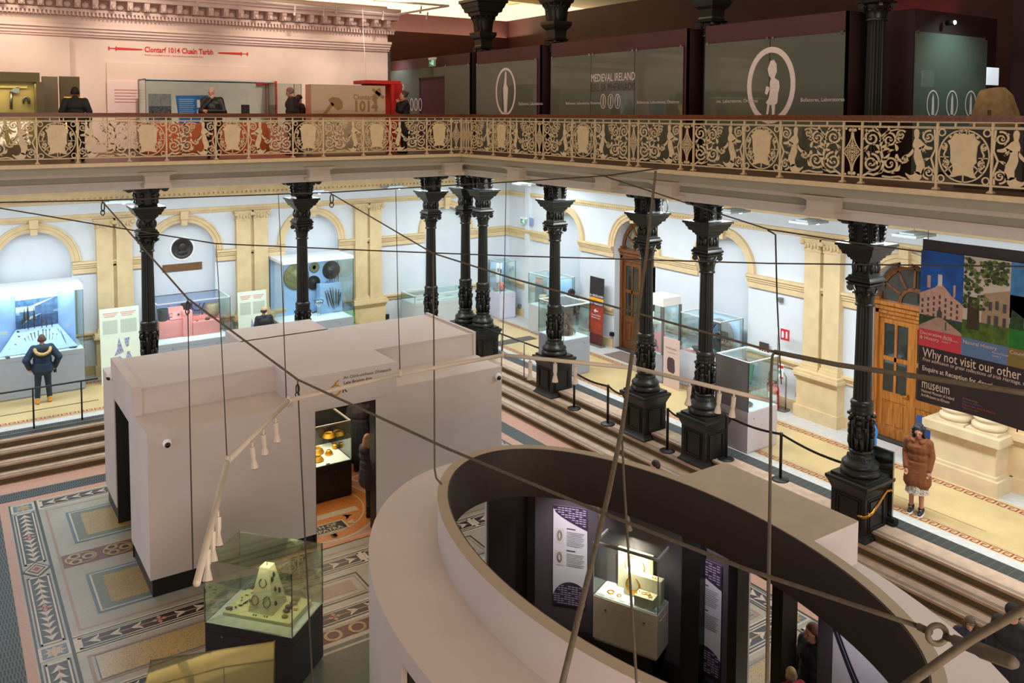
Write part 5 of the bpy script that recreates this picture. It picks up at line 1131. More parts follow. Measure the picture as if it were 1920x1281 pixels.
# ---- upper gallery cases
olive=pm('case_olive',(120,108,74),.6,noise=.05); oliv2=pm('case_inner',(206,180,120),.7,noise=.03)
t=thing('wall_case','olive wall case with an axe head at the far left of the gallery','display case',(.3,23.8,ZB))
b=MB(olive); b.box(-2.2,23.3,8.14,2.12,24.2,8.36); b.box(2.04,23.3,ZB,2.2,24.2,8.14); b.box(-2.2,23.3,ZB,2.04,24.2,ZB+.35); b.build('frame',t); b=MB(oliv2); b.box(-2.2,23.95,ZB+.35,2.04,24.0,8.14); b.build('back_panel',t); b=MB(caseg); b.box(-2.2,23.31,ZB+.35,2.04,23.32,8.14); b.build('glass_front',t)
b=MB(steel); a=YY(28,172,23.9); c=YY(22,200,23.9); b.tube([YY(21,205,23.9),YY(21,172,23.9)],.03,8); b.at(frame(YY(28,170,23.88),(1,0,0),(0,0,1))); b.prism([(-.08,-.03),(-.06,.04),(.06,.09),(.10,.07),(.08,-.07),(.04,-.06)],0,.02); item('axe','steel axe head on a wooden haft in the olive wall case','axe',b)
b=MB(steel); b.tube([YY(44,195,23.9),YY(44,185,23.9),YY(49,181,23.9),YY(54,186,23.9),YY(54,195,23.9)],[.02,.03,.035,.03,.03],7); item('iron_loop','curved iron loop right of the axe head','loop',b)
b=MB(oliv2); b.box(.9,23.86,8.0,1.9,23.88,8.05); item('caption_strip','pale caption strip above the axe head','caption',b)
for i,(px0,px1,yt,m,lb) in enumerate(((79,108,143,pm('panel_olive2',(150,138,108),.6),'narrow olive text panel beside the wall case'),(112,149,143,olive,'plain olive pier behind the man in the dark pullover'))):
    a=YY(px0,yt,24.0); c=YY(px1,yt,24.0); b=MB(m); b.box(a.x,24.0,ZB,c.x,24.2,a.z)
    if i==0:
        b.use(ink)
        for k in range(14): b.box(a.x+.05,23.995,7.4+.05*k,c.x-.12,24.0,7.415+.05*k)
    item('gallery_pier',lb,'panel',b)
b=MB(pm('panel_lit',(255,196,90),.6,emit=1.2,noise=.2,nscale=10)); a=YY(120,182,23.98); b.box(a.x,23.97,6.9,a.x+.42,23.99,a.z); b.use(pm('panel_blk',(40,26,14),.6)); b.box(a.x+.05,23.96,7.2,a.x+.16,23.97,7.5); item('lit_picture','small glowing orange picture beside the man in the dark pullover','picture',b)
b=MB(pm('text_panel_white',(238,214,206),.7,noise=.01)); b.box(4.03,26.2,ZB+.1,4.95,26.25,8.3); b.use(pm('text_red',(214,150,140),.7,noise=0))
for k in range(5): b.box(4.22,26.19,8.05-.085*k,4.82-.02*(k%3),26.2,8.07-.085*k)
for k in range(4): b.box(4.22,26.19,7.4-.085*k,4.82-.02*(k%3),26.2,7.42-.085*k)
item('text_panel','tall white panel with red lines of text on the gallery wall','panel',b)
b=MB(pm('beige_band',(232,206,190),.7,noise=.01)); b.box(4.04,26.25,8.3,8.1,26.295,8.82); item('wall_band','plain beige band on the gallery wall under the red title','band',b)
t=vitrine('long glass case with a battle picture, behind the man in the puffer jacket',4.75,24.7,8.3,25.7,7.15,8.34,base=pm('orange_base',(206,106,62),.6,noise=.05),zb=ZB,backm=pm('case_paper',(222,206,198),.7,noise=.02))
b=MB(pm('battle_grey',(150,140,140),.7,noise=.2,nscale=12)); b.box(5.0,25.62,7.2,5.6,25.63,7.95); b.use(pm('battle_dark',(92,86,90),.7,noise=.6,nscale=24)); b.box(5.0,25.61,7.2,5.6,25.62,7.6); item('battle_picture','grey battle engraving at the left of the long glass case','picture',b)
blu=pm('board_blue',(30,112,186),.6,noise=.03); b=MB(blu); b.at(frame((5.1,22.75,7.35),(1,0,0),(0,0,1))); b.prism([(-.02,.5),(.78,.52),(.52,0),(.05,0)] if 0 else [(-.02,.5),(.80,.52),(.55,-.2),(.06,-.2)],0,.02); b.use(pm('board_text',(170,206,236),.6,noise=0))
for k in range(9): b.box(.06,.40-.05*k,.021,.44-.02*(k%3),.415-.05*k,.023)
b.use(white); b.box(.50,.2,.021,.66,.4,.023); b.box(.50,.05,.021,.6,.15,.023); item('lectern_board','bright blue tilted text board in front of the long glass case','board',b)
b=MB(steel); b.box(5.3,22.78,ZB,5.36,22.84,7.2); b.box(5.2,22.7,ZB,5.5,22.95,ZB+.02); item('board_stand','slim steel stand under the bright blue text board','stand',b)
b=MB(pm('relic_dark',(60,52,50),.7,noise=.2)); a=YY(462,210,25); b.at(TR(a.x,25.2,7.2)); b.prism([(-.16,-.08),(.16,-.1),(.14,.1),(-.12,.1)],0,.16); b.at(TR(a.x,25.2,7.36)); b.prism([(-.11,-.06),(.13,-.08),(.08,.06),(-.06,.06)],0,.3); item('bell_stone','dark bell-shaped stone at the right of the long glass case','stone',b)
red=pm('signal_red',(214,44,34),.6,noise=.03); b=MB(red); b.box(8.32,24.9,ZB,8.44,25.7,8.36); b.box(8.05,25.6,8.36-.1,8.44,25.75,8.36); item('red_screen','upright red panel at the right end of the long glass case','panel',b)
vitrine('slim clear glass case on a pale base behind the man in the dark hooded jacket',7.95,23.6,8.7,24.2,7.0,8.25,base=pm('pale_base',(226,190,176),.6,noise=.02),zb=ZB,lip=False)
t=thing('title_wall','freestanding beige wall block reading Clontarf 1014','panel',(9.4,22.0,ZB)); bw=pm('title_beige',(190,168,140),.7,noise=.03); ti=pm('title_brown',(146,118,76),.7,noise=0)
b=MB(bw); b.box(8.35,21.92,ZB,10.52,22.35,8.19); b.build('block',t)
b=MB(ti).at(frame((0,21.915,0),(1,0,0),(0,0,1))); b.text('Clontarf',.20,9.55,7.80,0,.02,sx=.9); b.text('1014',.40,9.55,7.48,0,.04,sx=.92); b.text('Cluain Tarbh',.15,9.55,7.30,0,.012,sx=.95); b.build('lettering',t)
b=MB(ti).at(frame((0,21.914,0),(1,0,0),(0,0,1))); b.prism([(8.42,7.12),(8.55,7.12),(8.82,7.45),(9.0,7.66),(8.92,7.72),(8.7,7.44)],0,.002); b.prism([(8.82,7.78),(8.95,7.86),(9.12,7.84),(9.24,7.74),(9.24,7.56),(9.1,7.5),(8.94,7.62)],0,.002); b.prism([(10.1,7.80),(10.25,8.08),(10.36,8.14),(10.4,7.98),(10.28,7.82),(10.18,7.72)],0,.002); b.prism([(10.1,8.06),(10.16,8.12),(10.5,7.88),(10.44,7.82)],0,.002); b.build('weapon_silhouette',t)
t=thing('red_kiosk','bright red open kiosk behind the beige title block','kiosk',(10.9,23.0,ZB)); b=MB(red); b.box(10.25,22.6,8.27,11.35,23.5,8.37); b.build('roof',t); b=MB(red); b.box(11.05,22.62,ZB,11.14,22.72,8.27); b.box(11.12,23.3,ZB,11.75,23.4,8.3); b.build('side_panel',t); b=MB(pm('deep_red',(120,20,20),.6)); b.box(10.5,23.4,ZB,11.2,23.5,8.27); b.build('back_panel',t)
# wall title with swords
rt_=pm('title_red',(206,40,34),.7,noise=0); b=MB(rt_).at(frame((0,26.285,0),(1,0,0),(0,0,1)))
b.text('Clontarf 1014 Cluain Tarbh',.215,5.05,9.16,0,.025,sx=.80); b.text('Brian Boru and the Battle for Dublin  \u2022  Brian B\u00f3raimhe agus Cath Bhaile \u00c1tha Cliath',.062,5.06,9.055,0,.004,sx=.76)
for s,x0 in ((1,4.10),(-1,8.02)):
    q=lambda x,z:(x0+s*x,9.22+z-.0*x)
    b.prism([q(0,-.04),q(.03,-.055),q(.05,0),q(.03,.055),q(0,.04)],0,.002); b.prism([q(.05,-.012),q(.2,-.012),q(.2,.012),q(.05,.012)],0,.002); b.prism([q(.19,-.06),q(.22,-.06),q(.22,.06),q(.19,.06)],0,.002); b.prism([q(.22,-.035),q(.86,-.02),q(.92,0),q(.86,.02),q(.22,.035)],0,.002)
item('wall_title','red wall lettering Clontarf 1014 Cluain Tarbh between two swords','lettering',b)
# ================================================================ GLASS SCREENS ON THE GALLERY
scr=glass('screen_glass',(120,128,112),.10,body=.62,bcol=(116,122,108),rough=.03); etch=pm('etched_white',(206,188,180),.7,noise=.05,nscale=20,emit=.12); etchg=pm('etched_grey',(50,46,40),.7,noise=0)
FX=frame((13.585,0,0),(0,-1,0),(0,0,1))   # local x = -Y, y = z, facing the hall
def screen(label,panes,zt=8.9,M=FX,zb0=6.36):
    t=thing('glass_screen',label,'glass screen',tuple(M@Vector(((panes[0][0]+panes[-1][1])/2,zb0,0))),'etched glass screens')
    for a,c in panes:
        b=MB(scr).at(M); b.box(a,zb0,-.014,c,zt,0); b.build('pane',t)
        for u in (a+.06,c-.06): b=MB(steel).at(M); b.box(u-.03,zt-.03,-.03,u+.03,zt+.03,.012); b.build('clip',t)
    return t
def etchfig(b,c,s):
    """small etched standing figure inside an oval ring"""
    x,y=c
    b.ring(c,s,s*.17,0,.003,n=40,sx=.80,sy=1.05)
    def p(P): b.prism([(x+u*s,y+v*s) for u,v in P],.003,.005)
    p([(-.02,.72),(.10,.75),(.20,.62),(.22,.40),(.14,.22),(.30,.12),(.33,-.05),(.28,-.25),(.26,-.52),(.18,-.58),(.17,-.86),(.08,-.88),(.05,-.58),(-.02,-.58),(-.06,-.86),(-.14,-.86),(-.10,-.56),(-.16,-.52),(-.06,-.38),(-.02,-.15),(-.03,.1),(.02,.2),(-.06,.28),(-.12,.48)])
    p([(-.05,-.05),(-.16,-.02),(-.2,-.24),(-.12,-.28),(-.04,-.14)])
def bl(t,b,name,lab=None):
    o=b.build(name,t); return o
t=screen('etched glass screen with an oval portrait emblem, left of the medieval title screen',((-22.03,-18.9),))
b=MB(etch).at(FX); c=XX(948,172,13.585); b.ring((-c.y,c.z),.62,.07,0,.003,n=36,sx=.78,sy=1.05); b.prism([(-c.y-.07,c.z-.6),(-c.y+.07,c.z-.6),(-c.y+.13,c.z+.1),(-c.y+.05,c.z+.2),(-c.y+.05,c.z+.55),(-c.y-.02,c.z+.6),(-c.y-.06,c.z+.3),(-c.y-.12,c.z+.1)],.003,.005); bl(t,b,'etched_emblem')
b=MB(etch).at(FX); b.text('Bellatores, Laboratores',.12,-19.75,7.66,.003); bl(t,b,'lettering')
t=screen('three-pane etched glass screen titled Medieval Ireland',((-18.26,-16.6),(-16.58,-15.0),(-14.98,-13.43)))
b=MB(etch).at(FX); c=XX(1107,150,13.585); b.text('MEDIEVAL IRELAND',.27,-c.y+.02,c.z-.05,.003,sx=.68); b.text('Bellatores, Laboratores, Oratores',.10,-17.6,7.66,.003); b.text('Bellatores, Laboratores, Oratores',.10,-14.9,7.66,.003)
for k in range(3):
    q=XX((1131,1145,1158)[k],190,13.585); b.ring((-q.y,q.z),.17,.02,0,.003,n=20,sx=.55); b.strip([(-q.y,q.z-.12),(-q.y+.01,q.z+.12)],.03,0,.003)
bl(t,b,'lettering'); b=MB(etchg).at(FX); b.text('\u00c9IRE SA MHE\u00c1NAOIS',.27,-c.y+.02,c.z-.29,.003,sx=.66); bl(t,b,'lettering')
t=screen('large etched glass screen with a standing figure in a thick oval ring',((-12.79,-11.1),(-11.08,-9.43)))
c=XX(1445,160,13.585); b=MB(etch).at(FX); etchfig(b,(-c.y,c.z),.66); bl(t,b,'etched_emblem')
b=MB(etch).at(FX); b.text('res, Laboratores, Oratores',.10,-12.45,7.66,.003); b.text('Bellatores, Laboratores',.10,-10.35,7.66,.003); bl(t,b,'lettering')
t=screen('etched glass entrance screen with a dark doorway, far left of the gallery screens',((-29.8,-25.7),(-23.95,-22.42)),zt=8.93)
b=MB(scr).at(FX); b.box(-25.7,8.62,-.014,-23.95,8.93,0); bl(t,b,'pane')
b=MB(etch).at(FX); c=XX(763,165,13.585); b.text('MEDIEVAL IRELAND',.27,-28.6,c.z-.05,.003,sx=.75)
for k in range(3): q=XX((772,780,788)[k],196,13.585); b.ring((-q.y,q.z),.2,.03,0,.003,n=20,sx=.55)
bl(t,b,'lettering'); b=MB(etchg).at(FX); b.text('\u00c9IRE SA MHE\u00c1NAOIS',.25,-28.6,c.z-.34,.003,sx=.7); bl(t,b,'lettering')
b=MB(pm('door_plum',(74,28,50),.6,noise=.05)); b.box(13.60,23.95,ZB,13.617,25.7,8.62); b.use(mard); b.box(13.585,25.62,ZB,13.6,25.7,8.62); b.box(13.585,23.95,8.55,13.6,25.7,8.62); struct(b.build('door_3'),'dark plum doorway in the entrance screen')
EX=frame((0,8.6,0),(1,0,0),(0,0,1))
t=screen('teal-lit etched glass screen behind the carved stone',((14.47,16.93),),M=frame((0,8.62,0),(1,0,0),(0,0,1)))
b=MB(etch).at(frame((0,8.612,0),(1,0,0),(0,0,1)))
for k in range(3):
    q=YY((1749,1785,1820)[k],195,8.612); b.ring((q.x,q.z),.24,.03,0,.0,n=26,sx=.78); b.prism([(q.x-.04,q.z-.2),(q.x+.05,q.z-.2),(q.x+.03,q.z+.1),(q.x,q.z+.2),(q.x-.03,q.z+.1)],0,.002)
bl(t,b,'etched_emblem')
b=MB(pm('stone_carved',(150,124,82),.8,noise=.22,nscale=8,bump=.4,bscale=14)); c=XX(1858,218,13.15); M0=TR(13.25,c.y+.0,ZB)
b.at(M0@frame((0,0,0),(0,-1,0),(0,0,1))); b.prism([(-.34,.95),(.34,.95),(.33,1.12),(.22,1.42),(.10,1.54),(-.04,1.53),(-.18,1.50),(-.22,1.42),(-.28,1.2)],-.09,.09)
b.use(pm('stone_slot',(96,76,46),.9)); b.rect(-.06,1.0,.0,1.2,.092); tag(b.build('carved_stone'),'rough tan carved stone slab on the right gallery behind the handrail','stone')
b=MB(pm('shelf_dark',(60,54,46),.5)); b.box(13.1,c.y-.5,ZB,13.4,c.y+.5,7.22); b.use(steel); b.box(13.08,c.y-.55,7.22,13.42,c.y+.55,7.24); tag(b.build('stone_plinth'),'dark plinth with a bright metal edge carrying the carved stone','plinth')
b=MB(pm('label_lit',(225,225,232),.6,emit=.5)); p0=YY(1852,126,8.0); p1=YY(1872,160,8.0); b.box(p0.x,8.0,p1.z,p1.x,8.02,p0.z); tag(b.build('lit_label'),'small bright white label panel right of the carved stone','panel')
t=thing('spotlight','bright spotlight on the maroon housing above the teal screen','spotlight',(14.6,8.5,9.15)); q=YY(1790,42,8.4)
b=MB(black); b.tube([q+Vector((0,.15,.0)),q],.05,10); b.build('housing',t); b=MB(pm('lamp_white',(255,255,255),.3,emit=60,noise=0)); b.ell(q,.035,.03,.035,8,6); b.build('lens',t)
# ================================================================ TRACK SPOTS on the upper gallery
whitem=pm('track_white',(216,206,194),.45,noise=.02)
def track(label,P,r=.035):
    b=MB(whitem); b.tube(P,r,4,False); return tag(b.build('lighting_track'),label,'lighting track')
def trackspot(label,p,d,s=1.0,group='track spotlights',m=None):
    t=thing('track_spotlight',label,'spotlight',p,group); p=Vector(p); d=Vector(d).normalized()
    b=MB(m or whitem); b.tube([p,p+Vector((0,0,-.10*s))],.012*s,6); b.build('stem',t)
    b=MB(m or whitem); o=p+Vector((0,0,-.08*s)); b.tube([o-d*.02*s,o+d*.10*s],.028*s,10,False); b.tube([o+d*.10*s,o+d*.14*s],.022*s,10,False); b.tube([o+d*.14*s,o+d*.165*s,o+d*.225*s],[.024*s,.030*s,.044*s],12,False); b.build('lamp_head',t)
    b=MB(pm('lamp_rim',(60,54,48),.4)); b.tube([o+d*.224*s,o+d*.232*s],.040*s,12); b.build('lens',t); return t
track('white lighting track along the top of the warm gallery wall',[YY(480,3,25.2),YY(745,28,25.2)])
track('second white lighting track crossing below the bright roof',[YY(700,0,24.0),YY(842,11,24.0)])
track('short white lighting track running back from the second track',[YY(842,11,24.0),YY(745,27,25.2)])
for i,(x,y,lb) in enumerate(((370,1,'small white spotlight high on the warm wall, first from the left'),(450,3,'small white spotlight high on the warm wall, second from the left'),(553,10,'white spotlight on the upper track, third from the left'),(608,12,'white spotlight on the upper track, fourth from the left'),(632,8,'white spotlight on the upper track, fifth from the left'),(719,20,'lit white spotlight at the right end of the upper track'),(790,8,'grey spotlight on the second upper track'),(802,20,'small grey spotlight just above the maroon wall'))):
    trackspot(lb,tuple(YY(x,y,25.1)),(.1,.5,-.8),1.0)
t=thing('exit_sign','green and white running-man exit sign above the glass entrance screen','exit sign',tuple(XX(810,118,13.4)))
exg=pm('exit_green',(20,130,86),.5,emit=.5,noise=0); exw=pm('exit_white',(235,245,240),.5,emit=.7,noise=0)
def exitsign(t,M,w,h):
    b=MB(white).at(M); b.box(-w/2,-h/2,-.02,w/2,h/2,0); b.box(-w/2,h/2,-.06,w/2,h/2+.06,.03); b.build('housing',t)
    b=MB(exg).at(M); b.rect(-w/2+.01,-h/2+.01,w/2-.01,h/2-.01,.003); b.build('green_face',t)
    b=MB(exw).at(M); u=h; b.prism([(-.10*u,.22*u),(.0,.30*u),(.1*u,.2*u),(.06*u,.02*u),(.2*u,-.12*u),(.14*u,-.2*u),(-.02*u,-.08*u),(-.12*u,-.3*u),(-.22*u,-.28*u),(-.1*u,.02*u)],.004,.006); b.prism([(.03*u+.07*u*cos(k*pi/4),.38*u+.07*u*sin(k*pi/4)) for k in range(8)],.004,.006); b.rect(.28*u,-.35*u,.5*u,.38*u,.005); b.prism([(-.6*u,.0),(-.38*u,.14*u),(-.38*u,-.14*u)],.004,.006); b.build('pictogram',t)
p=XX(810,118,13.4); exitsign(t,frame(p,(0,-1,0),(0,0,1)),.40,.22)
t=thing('exit_sign','green exit sign with arrow on the pale wall near the far corner','exit sign',tuple(XX(982,414,17.5))); p=XX(981,415,17.5); exitsign(t,frame(p,(0,-1,0),(0,0,1)),.34,.17)
b=MB(glass('pale_acrylic',(190,214,240),.1,body=.3,bcol=(180,200,230))); b.box(17.6,p.y-.42,p.z-.15,17.62,p.y-.18,p.z+.15); tag(b.build('acrylic_plate'),'clear acrylic plate beside the green exit sign near the corner','plate')
# ================================================================ BANNER
t=thing('hanging_banner','huge dark hanging banner reading Why not visit our other museums','banner',(14.0,6.6,2.5))
Wb,Hb=2.96,2.82; BM=frame((14.0,8.09,5.295),(0,-1,0),(0,0,1)); bd=pm('banner_dark',(52,42,44),.6,noise=.05)
b=MB(bd).at(BM); N_=24
V=[];Fc=[]
for i in range(N_+1):
    u=i/N_; V+=[(u*Wb,0,.02*sin(u*9)),(u*Wb,-Hb,.03*sin(u*11+1))]
b.add(V,[(2*i,2*i+1,2*i+3,2*i+2) for i in range(N_)]); b.build('cloth',t)
cw=Wb/4
def col(k,m,y0,y1,x0=0,x1=1,d=.04): b.use(m).rect((k+x0)*cw,-y1*Hb,(k+x1)*cw,-y0*Hb,d)
def pp(k,pts,m,d): b.use(m).add([((k+x)*cw,-y*Hb,d) for x,y in pts],[tuple(range(len(pts)))])
sky=pm('photo_sky',(18,88,172),.6,noise=.3,nscale=3); blds=pm('photo_building',(196,160,140),.6,noise=.08,nscale=12); win=pm('photo_window',(74,70,76),.6); grs=pm('photo_grass',(84,112,30),.6,noise=.35,nscale=10); gdk=pm('photo_dark_green',(38,72,34),.6,noise=.4,nscale=14); pth=pm('photo_path',(178,146,130),.6,noise=.1)
b=MB(sky).at(BM)
col(0,sky,.065,.546); pp(0,[(0,.33),(.45,.27),(1,.36),(1,.46),(0,.46)],blds,.042); pp(0,[(.3,.30),(.47,.245),(.72,.31),(.72,.34),(.3,.34)],blds,.043); pp(0,[(.42,.20),(.52,.20),(.52,.27),(.42,.27)],pm('photo_white',(220,214,206),.6),.044)
pp(0,[(.17,.215),(.25,.215),(.25,.29),(.17,.29)],blds,.044); pp(0,[(.78,.25),(.83,.25),(.83,.32),(.78,.33)],blds,.044)
for r in range(4):
    for q in range(7): x=.05+.135*q; y=.325+.035*r+.012*abs(q-3); pp(0,[(x,y),(x+.045,y),(x+.045,y+.02),(x,y+.02)],win,.045)
pp(0,[(.42,.46),(.42,.425),(.48,.405),(.54,.425),(.54,.46)],win,.046); pp(0,[(.0,.46),(.42,.46),(.54,.46),(1,.47),(1,.546),(0,.546)],gdk,.043); pp(0,[(.42,.46),(.55,.46),(1.0,.53),(1,.546),(0,.546),(0,.53)],pth,.044); pp(0,[(.62,.48),(.65,.48),(.65,.53),(.62,.53)],win,.045)
col(1,pm('photo_pale_sky',(206,196,180),.6,noise=.05),.065,.546); pp(1,[(.45,.27),(1,.23),(1,.46),(.40,.46)],pm('photo_tan',(168,146,116),.6,noise=.08,nscale=8),.042); pp(1,[(0,.44),(1,.44),(1,.546),(0,.546)],grs,.043); pp(1,[(.12,.30),(.36,.30),(.38,.49),(.10,.49)],pm('photo_trunk',(64,50,30),.6,noise=.2,nscale=8),.044)
rr=random.Random(4); lfm=[pm('photo_leaf_a',(66,92,34),.6,noise=.3),pm('photo_leaf_b',(108,124,58),.6,noise=.3),pm('photo_leaf_c',(46,66,26),.6,noise=.3)]
for i in range(260):
    x=rr.uniform(0,.97); y=rr.uniform(.066,.34 if x<.55 else .20)
    if x<.5: y=.066+(y-.066)*1.1
    r=rr.uniform(.012,.035); b.use(lfm[i%3]).add([((1+x+r*1.6*cos(k*pi/3+i))*cw if 0<x+r*1.6*cos(k*pi/3+i)<1 else (1+x)*cw,-(y+r*.42*sin(k*pi/3+i))*Hb if y>.08 else -(y+.012+r*.2*sin(k*pi/3+i))*Hb,.045+.00004*i) for k in range(6)],[(0,1,2,3,4,5)])
for x,y in ((.58,.31),(.72,.30),(.88,.31),(.56,.39),(.88,.39)): pp(1,[(x,y),(x+.06,y),(x+.06,y+.05),(x,y+.05)],win,.057)
pp(1,[(.70,.385),(.78,.385),(.78,.45),(.70,.45)],win,.058)
col(2,pm('photo_sky3',(70,136,190),.6,noise=.2),.065,.38); col(2,pm('photo_cloud',(180,196,206),.6,noise=.15),.25,.42); col(2,pm('photo_green3',(36,120,34),.6,noise=.2),.42,.546); pp(2,[(.05,.33),(.3,.37),(.3,.44),(0,.44)],gdk,.045)
col(3,pm('photo_stone4',(150,140,126),.6,noise=.2),.065,.546); pp(3,[(.2,.546),(.2,.2),(.5,.12),(.8,.2),(.8,.546)],pm('photo_hall',(196,186,160),.6,noise=.1),.045)
cols_=[pm('band_red',(206,62,74),.6,noise=0),pm('band_blue',(92,124,164),.6,noise=0),pm('band_olive',(128,110,52),.6,noise=0),pm('band_teal',(70,120,110),.6,noise=0)]
for k in range(4): col(k,cols_[k],.546,.652,d=.047)
b.build('photo_strip',t)
cr_=pm('banner_cream',(226,206,186),.6,noise=0); b=MB(cr_).at(BM)
b.text('Decorative Arts',.085,.03,-.565*Hb-.04,.055); b.text('& History',.085,.03,-.565*Hb-.12,.055); b.text('Collins Barracks',.042,.42,-.565*Hb-.06,.055); b.text('Dublin 7',.042,.42,-.565*Hb-.11,.055)
b.text('Natural History',.085,cw+.03,-.565*Hb-.04,.055); b.text('Merrion Street',.042,cw+.5,-.565*Hb-.10,.055); b.text('Dublin 2',.042,cw+.5,-.565*Hb-.15,.055); b.text('Country Life',.085,2*cw+.03,-.565*Hb-.04,.055); b.text('Archaeology',.085,3*cw+.03,-.565*Hb-.04,.055)
b.text('Why not visit our other museums?',.225,.09,-.655*Hb-.17,.055,.004,sx=.73); b.text('Free admission to great collections of Irish Heritage, Culture and History',.088,.09,-.738*Hb-.01,.055,shear=.2,sx=.86); b.text('Enquire at Reception for directions',.115,.09,-.80*Hb,.055,.012,sx=.80)
b.text('museum',.235,.09,-.915*Hb+.02,.055,.004,sx=.62); b.text('National Museum of Ireland',.075,.09,-.935*Hb+.0,.055,.006,sx=.68); b.text('Ard-Mh\u00fasaem na h\u00c9ireann',.075,.09,-.962*Hb,.055,.006,sx=.62); b.build('lettering',t)
for s,y,c_ in (('Archaeology',.925,(150,110,50)),('Natural History',.943,(80,110,150)),('Decorative Arts & History',.961,(180,60,70)),('Country Life',.979,(120,110,60))): b=MB(pm('fine_'+s[:4],c_,.6,noise=0)).at(BM); b.text(s,.05,.80,-y*Hb+.04,.055); b.build('lettering',t)
for y in (8.0,5.3): b=MB(pm('wire_dark',(40,38,34),.5)); b.tube([(14.0,y,5.29),(14.0,y,5.6)],.006,5); b.build('hanging_wire',t)
# ================================================================ BOARDS AND STANDS
paleg=pm('board_palegreen',(220,232,214),.6,noise=.02); red2=pm('board_red',(210,110,90),.7,noise=0); bl2=pm('board_lilac',(160,160,190),.7,noise=.45,nscale=30); gry2=pm('board_grey',(186,200,182),.7,noise=.08,nscale=60)
def board(label,x0,x1,y,z0,z1,drawn=True):
    t=thing('information_board',label,'board',((x0+x1)/2,y,z0)); w=x1-x0; h=z1-z0; M=frame((x0,y,z0),(1,0,0),(0,.06,1))
    b=MB(paleg).at(M); b.box(0,0,-.02,w,h,0); b.build('panel',t)
    b=MB(red2).at(M)
    for cx_ in (.08,.52):
        for k in range(3): b.rect(w*(cx_+.04*k*.5),h*(.93-.022*k),w*(cx_+.40-.05*k),h*(.938-.022*k),.002)
    b.build('heading',t)
    b=MB(gry2).at(M); b.rect(w*.07,h*.66,w*.44,h*.84,.002); b.rect(w*.52,h*.66,w*.93,h*.84,.002)
    b.build('text_block',t)
    if drawn:
        b=MB(bl2).at(M)
        b.prism([(w*.34,h*.36),(w*.58,h*.40),(w*.50,h*.54),(w*.47,h*.60),(w*.44,h*.54),(w*.42,h*.46)],.002,.004); b.prism([(w*.60,h*.58),(w*.74,h*.59),(w*.71,h*.48),(w*.66,h*.46),(w*.62,h*.50)],.002,.004); b.prism([(w*.62,h*.30),(w*.78,h*.31),(w*.73,h*.40),(w*.67,h*.40)],.002,.004); b.prism([(w*.38,h*.22),(w*.54,h*.22),(w*.54,h*.32),(w*.46,h*.36),(w*.38,h*.31)],.002,.004); b.build('drawing',t)
    return t
board('pale green information board with lilac drawings left of the first column',3.55,4.55,25.15,.0,2.06)
board('pale green information board behind the bald man in black',7.35,8.22,25.4,.0,2.05)
t=thing('standing_board','pinkish board with a dark carved-block picture between two columns','board',(16.3,16.35,0)); pk=pm('board_pink',(204,176,164),.6,noise=.02); M=frame((16.32,16.70,.0),(0,-1,0),(0,0,1))
b=MB(pk).at(M); b.box(0,.0,-.02,.60,1.36,0); b.build('panel',t); b=MB(pm('ink_brown',(90,70,64),.7,noise=0)).at(M); b.text('Irishness',.10,.09,1.06,.003,space=1.15); b.rect(.12,.98,.48,.985,.003); b.rect(.16,.96,.46,.964,.003); b.build('lettering',t)
b=MB(pm('carved_dark',(74,54,62),.7,noise=.6,nscale=40)).at(M); b.prism([(.15,.52),(.2,.44),(.4,.42),(.44,.5),(.42,.8),(.36,.84),(.2,.84),(.15,.76)],.002,.004); b.build('picture',t)
t=thing('pull_up_banner','black and rust red pull-up banner with a yellow band beside the dark oak door','banner',(17.3,20.9,0)); M=frame((17.36,21.22,.04),(0,-1,0),(.03,0,1)); wB=.70
b=MB(pm('pull_dark',(40,32,36),.6,noise=.2,nscale=5)).at(M); b.box(0,1.25,-.01,wB,2.16,0); b.use(pm('pull_rust',(150,56,36),.6,noise=.3,nscale=5)).box(0,.35,-.01,wB,1.25,0); b.use(pm('pull_deep',(84,32,28),.6,noise=.3,nscale=5)).box(0,0,-.01,wB,.35,0); b.build('cloth',t)
b=MB(pm('pull_yellow',(236,164,40),.6,noise=.1,nscale=8)).at(M); b.rect(0,1.38,wB,1.50,.003); b.build('band',t)
b=MB(white).at(M); b.text('An SEODLANN',.10,wB/2,1.53,.004,.006,'CENTER'); b.text('The TREASURY',.10,wB/2,1.28,.004,.006,'CENTER'); b.text('\u2190',.2,wB/2,1.02,.004,.01,'CENTER'); b.text('Treasury Closed',.065,wB/2,.92,.004,.004,'CENTER'); b.text('Exhibition open',.065,wB/2,.84,.004,.004,'CENTER')
b.strip([(wB/2-.10,1.07),(wB/2+.10,1.07)],.02,0,.004); b.strip([(wB/2-.03,1.13),(wB/2-.10,1.07),(wB/2-.03,1.01)],.02,0,.004); b.build('lettering',t)
b=MB(steel).at(M); b.box(-.02,-.04,-.12,wB+.02,.03,.1); b.build('foot',t)
t=thing('pull_up_banner','narrow dark grey pull-up banner with an orange top in the far corner','banner',(17.4,23.9,0)); M=frame((17.45,24.35,.1),(0,-1,0),(.03,0,1)); b=MB(pm('pull_grey',(84,82,86),.6,noise=.3,nscale=20)).at(M); b.box(0,0,-.01,.45,1.35,0); b.use(pm('pull_orange',(206,122,70),.6,noise=.15)).box(0,1.35,-.01,.45,1.55,0); b.build('cloth',t); b=MB(steel).at(M); b.box(-.02,-.1,-.2,.47,-.02,.2); b.build('foot',t)
